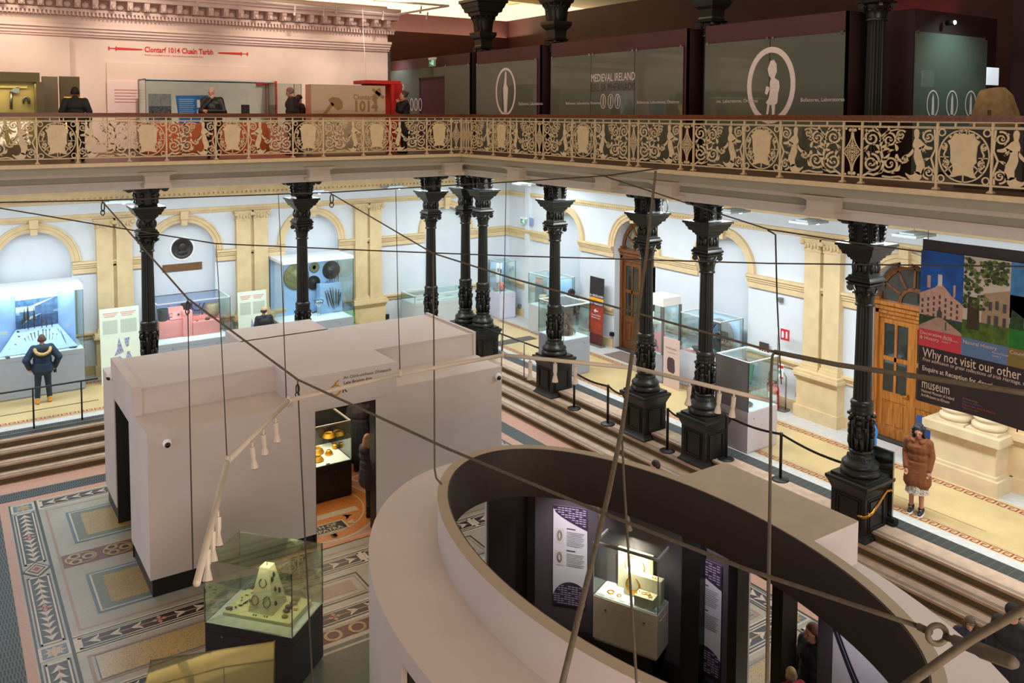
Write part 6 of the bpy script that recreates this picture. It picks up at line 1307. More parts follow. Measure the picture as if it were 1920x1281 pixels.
# plaque
t=thing('medallion','round black bronze portrait medallion on a white mount, left arch','medallion',tuple(YY(342,466,26.5))); p=YY(342,466,26.55); b=MB(white); b.at(frame((p.x,26.585,p.z),(1,0,0),(0,0,1))); b.add(*_cyl(.37,.03)); b.build('mount',t)
b=MB(pm('medal_black',(48,46,44),.45,metal=.3,noise=.2)); b.at(frame((p.x,26.57,p.z),(1,0,0),(0,0,1))); b.lathe([(.31,0),(.31,.02),(.28,.03),(.26,.015),(0,.02)],30); b.ell((.0,.03,.02),.12,.15,.04,12,8); b.ell((-.10,.02,.02),.03,.03,.03,8,5); b.ell((0,-.13,.02),.15,.08,.03,12,6); b.build('relief',t)
b=MB(pm('plaque_bronze',(120,88,60),.45,metal=.4,noise=.1)); p0=YY(305,500,26.55); p1=YY(379,493,26.55); b.box(p0.x,26.56,2.68,p1.x,26.59,2.90); b.box(p0.x+.02,26.555,2.70,p1.x-.02,26.565,2.88); tag(b.build('wall_plaque'),'oblong brown bronze plaque under the round medallion','plaque')
# ================================================================ FIRE POINT
er=pm('extinguisher_red',(206,26,24),.35,noise=.02)
def extinguisher(label,x,y,h,r):
    t=thing('fire_extinguisher',label,'fire extinguisher',(x,y,.05),'fire extinguishers'); b=MB(er); b.at(TR(x,y,.05)); b.lathe([(r,0),(r,h*.8),(r*.8,h*.9),(r*.3,h*.95),(r*.3,h)],18); b.build('cylinder',t)
    b=MB(black); b.at(TR(x,y,.05)); b.box(-.02,-.02,h,.02,.02,h+.05); b.box(-.015,-.02,h+.05,.015,.11,h+.07); b.tube([(0,.03,h+.02),(.02,r+.06,h*.9),(.02,r+.05,h*.5),(0,r+.03,h*.25)],.014,6); b.build('hose_and_handle',t)
    b=MB(white); b.at(TR(x,y,.05)); b.lathe([(r+.002,h*.35),(r+.002,h*.6)],10,a0=pi*.8,a1=pi*1.3); b.build('label',t)
extinguisher('larger red fire extinguisher, front one at the foot of the pale wall',17.28,13.70,.62,.09); extinguisher('smaller red fire extinguisher partly behind the larger one',17.45,13.98,.55,.075)
b=MB(steel); b.tube([(17.45,13.52,.05),(17.45,13.52,.85),(17.45,13.6,.95),(17.45,13.95,.95),(17.45,14.05,.85),(17.45,14.05,.05)],.018,8); b.box(17.3,13.45,.02,17.55,14.15,.05); tag(b.build('extinguisher_stand'),'bent grey tube stand behind the red fire extinguishers','stand')
t=thing('fire_sign','small red fire sign on a tall thin post','sign',(17.5,13.75,.95)); b=MB(steel); b.tube([(17.45,13.78,.95),(17.45,13.82,2.12)],.012,6); b.build('post',t); p=XX(1472,628,17.45); b=MB(pm('sign_red2',(186,30,46),.5,noise=0)); b.box(17.44,p.y-.13,p.z-.14,17.455,p.y+.13,p.z+.14); b.build('plate',t); b=MB(white); M=frame((17.437,p.y,p.z),(0,-1,0),(0,0,1)); b.at(M); b.prism([(-.09,-.08),(-.03,-.08),(-.03,.06),(-.06,.1),(-.09,.06)],0,.002); b.prism([(.03,-.08),(.08,-.08),(.08,.09),(.03,.09)],0,.002); b.build('pictogram',t)
t=thing('photo_sign','no-photography sign, black with a red circle, above the white box case','sign',(17.5,14.3,1.2)); p=XX(1432,657,17.62); M=frame((17.62,p.y,p.z),(0,-1,0),(0,0,1)); b=MB(pm('sign_brown',(70,52,48),.5)).at(M); b.box(-.15,-.20,-.02,.15,.20,0); b.build('plate',t); b=MB(pm('sign_red2',(186,30,46),.5)).at(M); b.use(white); b.prism([(.12*cos(k*pi/10),-.05+.12*sin(k*pi/10)) for k in range(20)],.001,.002); b.use(pm('sign_red2',(186,30,46))); b.ring((0,-.05),.11,.03,0,.004,n=24); b.use(black); b.rect(-.07,-.09,-.01,.0,.003); b.rect(.01,-.09,.07,.0,.003); b.build('pictogram',t)
t=thing('safety_notice','small white and red safety notice above the extinguishers','notice',(17.5,13.8,1.1)); p=XX(1465,697,17.45); b=MB(white); b.box(17.42,p.y-.08,p.z-.17,17.435,p.y+.08,p.z+.2); b.build('plate',t); b=MB(pm('sign_red2',(186,30,46))); b.box(17.412,p.y-.08,p.z+.1,17.42,p.y+.08,p.z+.17); b.box(17.412,p.y-.08,p.z-.17,17.42,p.y+.02,p.z-.12); b.use(pm('sign_green',(60,160,120))); b.box(17.412,p.y-.03,p.z-.05,17.42,p.y+.05,p.z+.03); b.build('print',t)
for i,(px_,py_,X_,lb) in enumerate(((1462,563,17.62,'small grey box high on the pale wall above the fire point'),(1495,741,17.6,'small brown socket low on the wall left of the stone pedestal'),(1145,627,17.6,'small black socket low on the wall beside the dark oak door'),(972,574,17.6,'small grey socket near the far corner'))):
    p=XX(px_,py_,X_); b=MB(pm('socket_%d'%i,((110,110,112),(120,100,70),(24,24,24),(110,116,130))[i],.5)); b.box(X_-.0,p.y-.06,p.z-.06,X_+.1,p.y+.06,p.z+.06); b.box(X_-.012,p.y-.045,p.z-.045,X_,p.y+.045,p.z+.045); tag(b.build('wall_socket'),lb,'socket','wall sockets')
p=YY(726,594,26.3); b=MB(black); b.box(p.x-.07,26.28,p.z-.08,p.x+.07,26.35,p.z+.08); b.box(p.x-.05,26.27,p.z-.06,p.x+.05,26.28,p.z+.06); tag(b.build('wall_socket'),'small black socket on the north wall above the pavilion roof','socket','wall sockets')
# ================================================================ CHAIRS
def chair(label,x,y,rz,col):
    t=thing('chair',label,'chair',(x,y,0)); m=pm('seat_%d_%d'%col[:2],col,.6,noise=.05); M=TR(x,y,0,rz)
    b=MB(m).at(M); b.box(-.22,-.22,.43,.22,.22,.49); b.build('seat',t); b=MB(m).at(M@frame((0,.22,.52),(1,0,0),(0,.18,1))); b.box(-.22,0,-.02,.22,.42,.03); b.build('backrest',t)
    for sx in (-1,1):
        for sy in (-1,1): b=MB(steel).at(M); b.tube([(sx*.2,sy*.2,0),(sx*.19,sy*.19,.44)],.014,7); b.build('leg',t)
    return t
chair('green chair against the wall behind the white box case',17.15,14.75,-pi/2,(104,160,96)); chair('bright green chair at the right end of the shield case',11.2,25.75,pi*.1,(96,150,50)); chair('dark blue chair behind the woman in the brown coat',17.15,9.85,-pi/2,(30,66,124))
# ================================================================ BELT BARRIERS, RAILS
def barrier(label,x,y,z):
    t=thing('belt_barrier',label,'barrier post',(x,y,z),'belt barrier posts'); b=MB(black); b.at(TR(x,y,z)); b.lathe([(.175,0),(.175,.015),(.15,.03),(.03,.05)],24); b.build('base',t); b=MB(black); b.at(TR(x,y,z)); b.lathe([(.03,.04),(.03,.90),(.034,.91),(.034,.98),(.02,.985)],14); b.build('post',t)
h_=-ZS/4
bp=[(13.42,16.95,-h_),(13.42,15.62,-h_),(13.45,13.60,-h_),(13.9,12.28,0),(14.02,10.95,0)]
for i,p in enumerate(bp): barrier('black belt barrier post on the right-hand steps, %s from the far end'%ORD[i],*p)
def belt(label,a,c):
    b=MB(black); a=Vector(a);c=Vector(c); n=8; V=[]
    for i in range(n+1): q=a.lerp(c,i/n)-Vector((0,0,.05*sin(pi*i/n))); V+=[(q.x,q.y,q.z-.025),(q.x,q.y,q.z+.025),(q.x+.006,q.y,q.z+.025),(q.x+.006,q.y,q.z-.025)]
    b.add(V,[(4*i+k,4*i+4+k,4*i+4+(k+1)%4,4*i+(k+1)%4) for i in range(n) for k in range(4)]); tag(b.build('barrier_belt'),label,'belt','barrier belts')
belt('black belt between the first two barrier posts',(13.42,16.91,.78),(13.42,15.66,.78)); belt('black belt from the second barrier post to a column',(13.42,15.58,.78),(13.42,15.02,.75)); belt('black belt from the third barrier post to a column',(13.45,13.56,.78),(13.5,13.12,.74)); belt('black belt between the two barrier posts before the white box case',(13.9,12.24,.94),(14.02,10.99,.94)); belt('black belt from the last barrier post to the banner column',(14.02,10.91,.94),(13.9,9.4,.90))
t=thing('hand_rail','black steel guard rail along the terrace edge at the far left','railing',(1,22.6,0)); b=MB(black); b.tube([(-5,22.55,.95),(3.1,22.55,.95)],.022,8); b.build('rail',t)
for k,x in enumerate((-2.6,-1.5,-.4,.68,1.71,2.73)): b=MB(black); b.tube([(x,22.55,0),(x,22.55,.95)],.02,7); b.build('post',t)
b=MB(pm('wire_grey',(90,92,92),.4,metal=.6,noise=0)); b.tube([(-5,22.55,.42),(3.1,22.55,.42)],.008,6); b.build('wire',t)
t=thing('hand_rail','short steel hand rail with dark top between two columns at the far corner','railing',(13.4,20,0)); b=MB(black); b.tube([(13.5,21.45,1.0),(13.55,18.7,1.0)],.024,8); b.build('rail',t)
for y in (20.5,19.35): b=MB(steel); b.tube([(13.52,y,0),(13.52,y,1.0)],.018,7); b.build('post',t)
b=MB(steel); b.tube([(13.52,21.4,.5),(13.52,18.75,.5)],.008,6); b.build('wire',t)
t=thing('hand_rail','curled brass hand rail fixed to the column pedestal by the right steps','hand rail',(13.5,8.4,0)); b=MB(brass); P=[XX(1606,963,13.28),XX(1610,968,13.2),XX(1622,972,13.15),XX(1633,966,13.2),XX(1645,948,13.5),XX(1655,932,13.75),XX(1662,921,13.95),XX(1671,919,14.05),XX(1673,925,14.08)]; b.tube(P,[.02,.024,.026,.026,.026,.026,.026,.024,.02],9); b.build('rail',t)
b=MB(brass)
for q in (P[3],P[6]): b.tube([q,q+Vector((.05,.12,-.01))],.012,6)
b.build('fixing',t)
t=thing('glass_screen','dark glass barrier panel standing right of the banner column','glass barrier',(14.2,8.75,0)); b=MB(glass('smoked',(90,96,90),.12)); b.box(14.12,8.58,.06,14.14,9.10,1.33); b.build('pane',t); b=MB(steel); b.box(14.11,8.58,1.33,14.15,9.10,1.35); b.box(14.11,8.57,.0,14.15,8.585,1.35); b.build('trim_strip',t); b=MB(pm('foot_black',(30,30,30),.3,metal=.4)); b.at(frame((14.13,8.62,.07),(1,0,0),(0,0,1))); b.add(*_cyl(.08,.25)); b.build('foot',t)
# stone plinth with paired column bases
t=thing('stone_plinth','big pale stone plinth with two round column bases under the banner','plinth',(17.3,8.8,0)); ps=pm('portland_stone',(206,186,150),.7,noise=.07,nscale=3,bump=.1)
b=MB(ps); b.box(16.80,8.05,0,17.72,9.6,.30); b.box(16.86,8.11,.30,17.72,9.54,.36); b.box(16.92,8.16,.36,17.72,9.48,.90); b.box(16.86,8.11,.90,17.72,9.54,.97); b.box(16.80,8.05,.97,17.72,9.6,1.14); b.build('block',t)
for y in (8.46,9.12):
    b=MB(ps); b.at(TR(17.24,y,1.14)); b.sq([(.31,0),(.31,.05)]); b.lathe([(.30,.05),(.325,.09),(.32,.14),(.28,.17),(.26,.19),(.26,.21),(.29,.24),(.28,.29),(.24,.32),(.225,.36),(.21,2.7),(.235,2.75),(.2,2.8),(.26,3.05),(.3,3.2)],26); b.build('column',t)
# floor mats
b=MB(pm('mat_dark',(86,78,72),.9,noise=.1,nscale=40)); b.at(TR(15.55,22.75,0)); b.prism([(-1.0,-.22),(.72,-.22),(.72,.22),(-1.0,.22)],.004,.012); tag(b.build('floor_mat'),'long dark grey floor mat on the terrace near the far corner','mat')
b=MB(pm('mat_dark2',(120,100,92),.9,noise=.1,nscale=40)); b.at(TR(17.3,19.2,0)); b.prism([(-.4,-.7),(.3,-.7),(.3,.7),(-.4,.7)],.004,.012); tag(b.build('floor_mat'),'reddish floor mat in front of the dark oak door','mat')
# small ceiling light panels under the gallery
lp=pm('panel_grey',(120,126,122),.5,noise=.03); lpe=pm('panel_lamp',(255,252,244),.4,emit=14,noise=0)
for i,(x,y) in enumerate(((3.9,24.0),(9.2,24.0),(11.9,24.2),(16.2,23.2),(15.9,16.9),(15.8,13.9),(15.6,11.6),(15.6,9.2))):
    t=thing('ceiling_light','flat grey light panel hung under the gallery, %s along from the left'%ORD[i],'ceiling light',(x,y,5.12),'flat light panels under the gallery'); b=MB(lp); b.at(TR(x,y,5.08)); b.box(-.35,-.25,0,.35,.25,.05); b.box(-.25,-.15,.05,.25,.15,.08); b.tube([(0,0,.08),(0,0,.57)],.01,6); b.build('panel',t); b=MB(lpe); b.at(TR(x,y,5.07)); b.ell((.1,-.15,0),.045,.045,.02,10,6); b.build('lamp',t)
b=MB(pm('tube_lamp',(255,255,250),.4,emit=5,noise=0)); p=XX(1835,421,13.35); b.box(13.33,p.y-.24,p.z-.025,13.37,p.y+.24,p.z+.025); b.use(white); b.box(13.30,p.y-.3,p.z+.025,13.40,p.y+.3,p.z+.05); tag(b.build('strip_light'),'short glowing strip light under the right gallery edge above the banner','light')
for i,(x,y,k) in enumerate(((361,345,'N'),(478,340,'N'),(1400,379,'E'),(1538,393,'E'),(1742,417,'E'))):
    p=YY(x,y,21.6) if k=='N' else XX(x,y,13.2); t=thing('spotlight','small black floodlight box under the gallery edge, %s from the left'%ORD[i],'floodlight',tuple(p),'small black floodlights'); b=MB(black); b.box(p.x-.06,p.y-.06,p.z-.07,p.x+.06,p.y+.06,p.z+.07); b.build('housing',t); b=MB(black); b.tube([p+Vector((0,0,.07)),p+Vector((0,0,.16))],.012,6); b.build('bracket',t)
# ================================================================ PEOPLE
def remesh(o,vox,smooth=2):
    m=o.modifiers.new('r','REMESH'); m.mode='VOXEL'; m.voxel_size=vox
    if smooth: q=o.modifiers.new('s','SMOOTH'); q.factor=.6; q.iterations=smooth
    dg=bpy.context.evaluated_depsgraph_get(); me=bpy.data.meshes.new_from_object(o.evaluated_get(dg)); old=o.data; o.modifiers.clear(); o.data=me; bpy.data.meshes.remove(old)
    me.polygons.foreach_set('use_smooth',[True]*len(me.polygons)); return o
def cap(b,P,R,n=10):
    P=[Vector(p) for p in P]; R=R if isinstance(R,(list,tuple)) else [R]*len(P); b.tube(P,R,n)
    for p,r in ((P[0],R[0]),(P[-1],R[-1])): b.ell(p,r,r,r,n,7)
    for p,r in zip(P[1:-1],R[1:-1]): b.ell(p,r*.99,r*.99,r*.99,n,7)
def person(label,loc,head,H,outfit,lean=0,hyaw=0,hpitch=0,arms=None,feet=((.0,.10),(.0,-.10)),skin=(206,150,122),hair=None,vox=.012,face=True,build_=1.0,cat='person',group=None):
    s=H/1.75; sk=pm('skin_%d_%d_%d'%skin,skin,.55,noise=.06,nscale=20)
    RL=Matrix.Translation((0,0,.95))@Matrix.Rotation(lean,4,'Y')@Matrix.Translation((0,0,-.95))
    U=lambda x,y,z: RL@Vector((x,y,z))
    HM=RL@Matrix.Translation((0.01,0,1.52))@Matrix.Rotation(hyaw,4,'Z')@Matrix.Rotation(hpitch,4,'Y')@Matrix.Translation((-.01,0,-1.52))
    G=lambda x,y,z: HM@Vector((x,y,z))
    arms=arms or {}
    A={}
    for sd,sg in (('L',1),('R',-1)):
        a=arms.get(sd)
        sh=U(0,sg*.185*build_,1.42); el,wr=(U(*a[0]),U(*a[1])) if a else (U(-.02,sg*.25*build_,1.15),U(.05,sg*.25*build_,.90)); A[sd]=(sh,el,wr,sg)
    Lg=[]
    for (fx,fy),sg in zip(feet,(1,-1)):
        hp=Vector((0,sg*.09,.93)); an=Vector((fx,fy,.085)); kn=(hp+an)/2+Vector((.035,0,.02)); Lg.append((hp,kn,an))
    M=TR(loc[0],loc[1],loc[2],head)@Matrix.Scale(s,4)
    b=MB(sk)
    cap(b,[U(0,0,1.02),U(0,0,1.15),U(0,0,1.32)],[.12,.115,.13]); 
    for sg in (1,-1): cap(b,[U(0,sg*.05,1.38),U(0,sg*.16*build_,1.41)],[.085,.065])
    cap(b,[Vector((0,.06,.95)),Vector((0,-.06,.95))],.115); cap(b,[U(0,0,1.40),U(.012,0,1.50),G(.012,0,1.56)],[.062,.055,.055])
    b.ell(G(.012,0,1.645),.088,.073,.10,16,12); b.ell(G(.032,0,1.585),.062,.055,.06,14,10); b.ell(G(.088,0,1.555),.022,.028,.022)     # skull, jaw, chin
    cap(b,[G(.098,0,1.655),G(.122,0,1.62)],[.010,.016]); b.ell(G(.092,0,1.662),.012,.05,.012)
    for sg in (1,-1): b.ell(G(.0,sg*.076,1.63),.022,.012,.032)
    b.ell(G(.098,0,1.583),.010,.026,.012)
    for sh,el,wr,sg in A.values():
        cap(b,[sh,el,wr],[.052,.042,.029]); d=(wr-el).normalized(); sdv=d.cross(Vector((1,0,.2))).normalized(); nv=sdv.cross(d)
        pl=wr+d*.05; b.tube([wr,pl,wr+d*.09],[.028,.036,.034],10); b.ell(pl,.034,.034,.034)
        for k,(o_,ln) in enumerate(((-.030,.062),(-.010,.074),(.010,.070),(.030,.054))):
            r0=wr+d*.085+sdv*o_; cap(b,[r0,r0+d*ln*.55+nv*.006,r0+d*ln+nv*.022],[.0105,.0098,.0085],7)
        t0=wr+d*.03-sdv*.03; cap(b,[t0,t0+d*.03-sdv*.022,t0+d*.062-sdv*.026],[.013,.011,.009],7)
    for (hp,kn,an) in Lg: cap(b,[hp,kn,an],[.088,.056,.042]); cap(b,[an,an+Vector((.10,0,-.04))],[.04,.032])
    o=b.at(Matrix.Identity(4)).build('person',world=False); remesh(o,vox); o.matrix_world=M; tag(o,label,cat,group)
    def child(name,bb,vx=None,sm=2):
        c=bb.build(name,o,world=False)
        if vx: remesh(c,vx,sm)
        return c
    if face:
        for sg in (1,-1): q=MB(pm('eye_dark',(40,28,24),.3,noise=0)); q.ell(G(.094,sg*.032,1.643),.008,.013,.007,8,6); child('eye',q)
        q=MB(pm('lip',(150,84,76),.5,noise=0)); q.ell(G(.106,0,1.583),.006,.024,.006,8,6); child('mouth',q)
    # hair
    if hair:
        st,hc=hair; hm=pm('hair_%d_%d_%d'%hc,hc,.6,noise=.25,nscale=60); q=MB(hm)
        if st=='bald': 
            for k in range(-6,7): a=pi+k*.26; q.ell(G(.012+.086*cos(a),.073*sin(a),1.62),.022,.022,.045)
        elif st=='thin': q.ell(G(-.01,0,1.672),.086,.077,.088,14,10)
        else:
            q.ell(G(-.012,0,1.668),.095,.083,.098,16,11)
            for k in range(-5,6): a=pi+k*.3; q.ell(G(.0+.085*cos(a),.078*sin(a),1.62),.024,.024,.05)
            if st=='curly':
                rr=random.Random(2)
                for k in range(90): a=rr.uniform(1.25,5.03); zz=rr.uniform(1.44,1.74); r=.085+.04*rr.random()-max(0,zz-1.66)*.5; q.ell(G(-.015+r*cos(a),r*.95*sin(a),zz),.026,.026,.03,8,6)
            if st=='long':
                for k in range(-4,5): a=pi+k*.36; cap(q,[G(.085*cos(a),.08*sin(a),1.64),G(-.01+.1*cos(a),.095*sin(a),1.52),G(-.02+.11*cos(a),.11*sin(a),1.38 if abs(k)<4 else 1.45)],[.03,.034,.022],8)
            if st=='bob':
                for k in range(-4,5): a=pi+k*.36; cap(q,[G(.085*cos(a),.08*sin(a),1.64),G(-.005+.095*cos(a),.09*sin(a),1.50)],[.03,.032],8)
            if st=='bun': q.ell(G(-.11,0,1.68),.045,.045,.045)
        child('hair',q,.009,1)
    for it in outfit:
        k=it[0]
        if k in('coat','jacket','top'):
            c_,hem,fat=it[1],it[2],it[3]; m=pm('%s_%d_%d_%d'%((k,)+c_),c_,it[4] if len(it)>4 else .75,noise=.14,nscale=18,bump=.25,bscale=it[5] if len(it)>5 else 40); q=MB(m)
            w=build_
            cap(q,[U(0,.055*w,1.30),U(0,-.055*w,1.30)],.135+fat); cap(q,[U(0,.05*w,1.12),U(0,-.05*w,1.12)],.125+fat); cap(q,[U(0,.06*w,.98),U(0,-.06*w,.98)],.13+fat)
            for sg in (1,-1): cap(q,[U(0,sg*.04,1.41),U(0,sg*.175*w,1.405)],[.085+fat*.6,.07+fat*.6])
            z=.94
            while z>hem:
                tt=(.94-z)/.6; cap(q,[Vector((0.02*tt,.07+.02*tt,z)),Vector((.02*tt,-.07-.02*tt,z))],.128+fat+.05*tt); z-=.05
            if it[0]!='top' or True: q.lathe([(.085,1.42),(.09,1.49),(.075,1.5)],14) if not lean else cap(q,[U(0,0,1.42),U(-.005,0,1.475)],[.085,.08])
            for sh,el,wr,sg in A.values():
                e2=wr-(wr-el).normalized()*.015; cap(q,[sh,el,e2],[.066+fat*.7,.056+fat*.8,.044+fat*.6])
            child({'coat':'coat','jacket':'jacket','top':'pullover'}[k],q,.013)
        elif k=='trousers':
            q=MB(pm('trouser_%d_%d_%d'%it[1],it[1],.8,noise=.12,nscale=20)); cap(q,[Vector((0,.06,.96)),Vector((0,-.06,.96))],.126)
            for hp,kn,an in Lg: cap(q,[hp,kn,an+Vector((0,0,.02))],[.105,.075,.062])
            child('trousers',q,.013)
        elif k=='skirt':
            q=MB(it[3] if len(it)>3 else pm('skirt_%d_%d_%d'%it[1],it[1],.8,noise=.5,nscale=60)); n=40; V=[];Fc=[]
            for j in range(7):
                t=j/6; z=1.0-(1.0-it[2])*t; r=.12+.075*t
                for i in range(n): a=2*pi*i/n; rr_=r*(1+.05*t*sin(a*9)); V.append((rr_*cos(a),rr_*1.1*sin(a),z))
            for j in range(6):
                for i in range(n): Fc.append((j*n+i,j*n+(i+1)%n,(j+1)*n+(i+1)%n,(j+1)*n+i))
            q.add(V,Fc,True); child('skirt',q)
        elif k=='shoes':
            for hp,kn,an in Lg:
                q=MB(pm('shoe_%d_%d_%d'%it[1],it[1],.5,noise=.06)); f=Vector((an.x,an.y,0)); cap(q,[f+Vector((-.03,0,.05)),f+Vector((.06,0,.045)),f+Vector((.15,0,.035))],[.052,.05,.04]); 
                if len(it)>2: cap(q,[f+Vector((-.01,0,.06)),f+Vector((-.01,0,it[2]))],[.056,.062])
                c=child('shoe',q,.011)
                if len(it)>3:
                    q=MB(white); q.at(TR(f.x,f.y,0)); q.prism([(-.09,-.045),(.1,-.055),(.19,-.03),(.19,.03),(.1,.055),(-.09,.045)],0,.022); q.build('sole',c,world=False)
        elif k=='fur':
            q=MB(pm('fur_%d_%d_%d'%it[1],it[1],.9,noise=.35,nscale=50,bump=.8,bscale=60)); P=[U(-.14-.05*sin(pi*i/10)*1.3,.17*cos(pi*i/10),1.43-.13*sin(pi*i/10)) for i in range(11)]; cap(q,P,.042); child('fur_trim',q,.012)
            q=MB(pm('hood_%d_%d_%d'%it[2],it[2],.75,noise=.1)); q.ell(U(-.12,0,1.40),.09,.16,.11); child('hood',q,.013)
        elif k=='collar':
            q=MB(pm('coll_%d_%d_%d'%it[1],it[1],.9,noise=.2,nscale=40)); P=[U(-.10*cos(a)+.02,.12*sin(a),1.46+.015*cos(a)) for a in [i*.5-2.5 for i in range(11)]]; cap(q,P,.045); child('collar',q,.012)
        elif k=='hood':
            q=MB(pm('hd_%d_%d_%d'%it[1],it[1],.8,noise=.1)); q.ell(U(-.12,0,1.44),.08,.14,.09); child('hood',q,.013)
        elif k=='beanie':
            q=MB(pm('bean_%d_%d_%d'%it[1],it[1],.9,noise=.1,nscale=30)); q.ell(G(-.005,0,1.69),.105,.092,.085,16,10); q.ell(G(-.005,0,1.665),.105,.093,.04); child('beanie',q,.010)
        elif k=='aviator':
            q=MB(pm('avi_%d_%d_%d'%it[1],it[1],.6,noise=.2,nscale=20)); q.ell(G(-.01,0,1.68),.108,.098,.092,16,10)
            for sg in (1,-1): cap(q,[G(0,sg*.088,1.64),G(.01,sg*.085,1.55)],[.045,.035])
            child('cap',q,.010); q=MB(pm('avifur',(110,90,66),.95,noise=.3,nscale=50)); cap(q,[G(.085,-.05,1.70),G(.10,0,1.705),G(.085,.05,1.70)],.022); child('fur_brim',q,.010)
        elif k=='belt':
            q=MB(pm('sash_%d_%d_%d'%it[1],it[1],.7,noise=0)); q.ell((0,0,.955),.165,.20,.03,18,6); child('belt',q)
        elif k=='scarf':
            q=MB(pm('scarf_%d_%d_%d'%it[1],it[1],.85,noise=.2,nscale=30)); P=[U(.085*cos(a)+.01,.095*sin(a),1.48+.01*sin(2*a)) for a in [i*2*pi/12 for i in range(13)]]; cap(q,P,.038); child('scarf',q,.012)
        elif k=='bag':
            q=MB(pm('phone',(24,24,26),.3,noise=0)); w_=A['R'][2]+Vector((.03,0,-.10)); q.at(Matrix.Translation(w_)); q.box(-.012,-.035,-.07,.012,.035,.07); child('held_phone',q)
    return o
R_=math.radians
person('man in navy parka with tan fur hood trim and tan boots, seen from behind',(2.08,24.35,0),R_(90),1.78,[('jacket',(22,48,70),.84,.045),('fur',(198,168,106),(22,40,50)),('trousers',(30,50,62)),('shoes',(204,150,60),.13),('bag',)],arms={'L':((-.06,.36,1.16),(.06,.28,.93)),'R':((-.06,-.36,1.16),(.06,-.28,.90))},feet=((.05,.13),(.10,-.15)),hair=('short',(84,60,44)),face=False,hpitch=.15)
person('bald man in black pullover standing before the pale green board, from behind',(7.83,24.55,0),R_(90),1.75,[('top',(24,26,30),.9,.02),('trousers',(40,42,50)),('shoes',(30,28,26))],hair=('bald',(50,38,30)),face=False)
person('dark-haired person in black leaning over by the clay vessel case',(16.95,21.62,0),R_(80),1.75,[('coat',(22,24,26),.7,.04),('trousers',(26,26,28)),('shoes',(20,20,20))],hair=('curly',(34,26,24)),face=False)
person('person in black with pale tousled hair behind the front column, by the white box case',(14.12,13.42,0),R_(-40),1.68,[('coat',(20,20,22),.75,.03),('trousers',(30,28,28)),('shoes',(24,22,22))],lean=.12,hair=('short',(134,122,96)),arms={'L':((.12,.24,1.18),(.30,.16,1.02)),'R':((.05,-.26,1.15),(.2,-.2,.95))})
dots=speckle('skirt_print',(196,186,170),(60,52,46),38,.8,.36)
person('woman with black curly hair in a brown plush coat looking down',(15.0,8.62,0),R_(196),1.66,[('coat',(120,70,34),.60,.03,.95,60),('collar',(126,74,36)),('skirt',(190,180,160),.40,dots),('shoes',(26,26,28),.10,1)],hpitch=.35,hyaw=.1,hair=('curly',(18,16,16)),skin=(176,120,92),arms={'L':((-.03,.23,1.15),(.06,.21,.90)),'R':((-.03,-.23,1.15),(.10,-.19,.90))},feet=((.06,.10),(.0,-.10)))
q=Z(1628,778,1.62); person('man in a bright blue jacket half hidden by the banner column',(q.x,q.y,0),R_(-34),1.76,[('jacket',(20,122,196),.85,.03),('collar',(24,40,80)),('trousers',(44,46,56)),('shoes',(30,28,26))],hair=('short',(70,62,58)),hpitch=.2)
person('woman with blonde bob in a charcoal coat standing in the pavilion doorway',(6.98,15.42,ZS),R_(12),1.66,[('coat',(62,62,70),.70,.03),('hood',(66,66,74)),('trousers',(24,44,66)),('shoes',(22,20,20),.22)],hair=('bob',(186,152,116)),hyaw=-.4,arms={'L':((.08,.24,1.15),(.26,.14,1.06)),'R':((.08,-.24,1.15),(.26,-.14,1.06))},feet=((.08,.09),(-.05,-.09)))
person('person in a long black quilted coat deep inside the pavilion',(7.72,17.45,ZS),R_(60),1.82,[('coat',(24,26,32),.35,.06),('trousers',(22,22,24)),('shoes',(18,18,18))],hair=('short',(40,32,28)),face=False)
person('woman with long auburn hair and black coat in the oval pavilion opening',(8.98,6.45,ZS),R_(165),1.66,[('coat',(22,24,30),.5,.03),('trousers',(30,34,44)),('shoes',(24,22,22))],hair=('long',(96,50,34)),hpitch=.2)
q=Z(1483,1258,.62); person('small blond child in a red plaid shirt at the bottom edge of the oval opening',(q.x,q.y,ZS),R_(70),1.31,[('top',(166,44,44),.8,.03),('trousers',(50,60,84)),('shoes',(40,40,44))],hair=('short',(206,168,112)),face=False)
person('child in a brown leather aviator hat on the right-hand steps edge',(11.45,5.78,ZS),R_(215),1.26,[('jacket',(26,34,52),.7,.05),('aviator',(74,56,38)),('trousers',(40,44,60)),('shoes',(40,36,34))],hpitch=.35,hair=('short',(70,50,36)))
person('adult in a black beanie and black jacket at the right edge of the picture',(11.42,5.2,ZS),R_(180),1.73,[('jacket',(22,26,30),.8,.04),('beanie',(26,28,26)),('trousers',(34,36,44)),('shoes',(30,28,26))],hpitch=.3,hair=('short',(60,44,34)))
q=Z(1232,874,.80); person('dark-haired person mostly hidden behind the oval ring, only hair showing',(q.x,q.y,ZS),R_(150),1.56,[('coat',(40,34,34),.7,.03),('trousers',(40,40,46)),('shoes',(26,24,24))],hair=('short',(46,32,26)),hpitch=.3)
person('man in black pullover with red sash walking away on the gallery',(2.72,22.1,ZB),R_(84),1.72,[('top',(28,32,34),.95,.025),('belt',(170,30,34)),('trousers',(16,16,18)),('shoes',(16,16,16))],lean=.16,hair=('short',(18,16,16)),face=False,skin=(120,80,60),feet=((.12,.09),(-.14,-.12)),arms={'L':((-.05,.29,1.15),(.10,.26,.93)),'R':((-.05,-.29,1.15),(.05,-.29,.92))},build_=1.1)
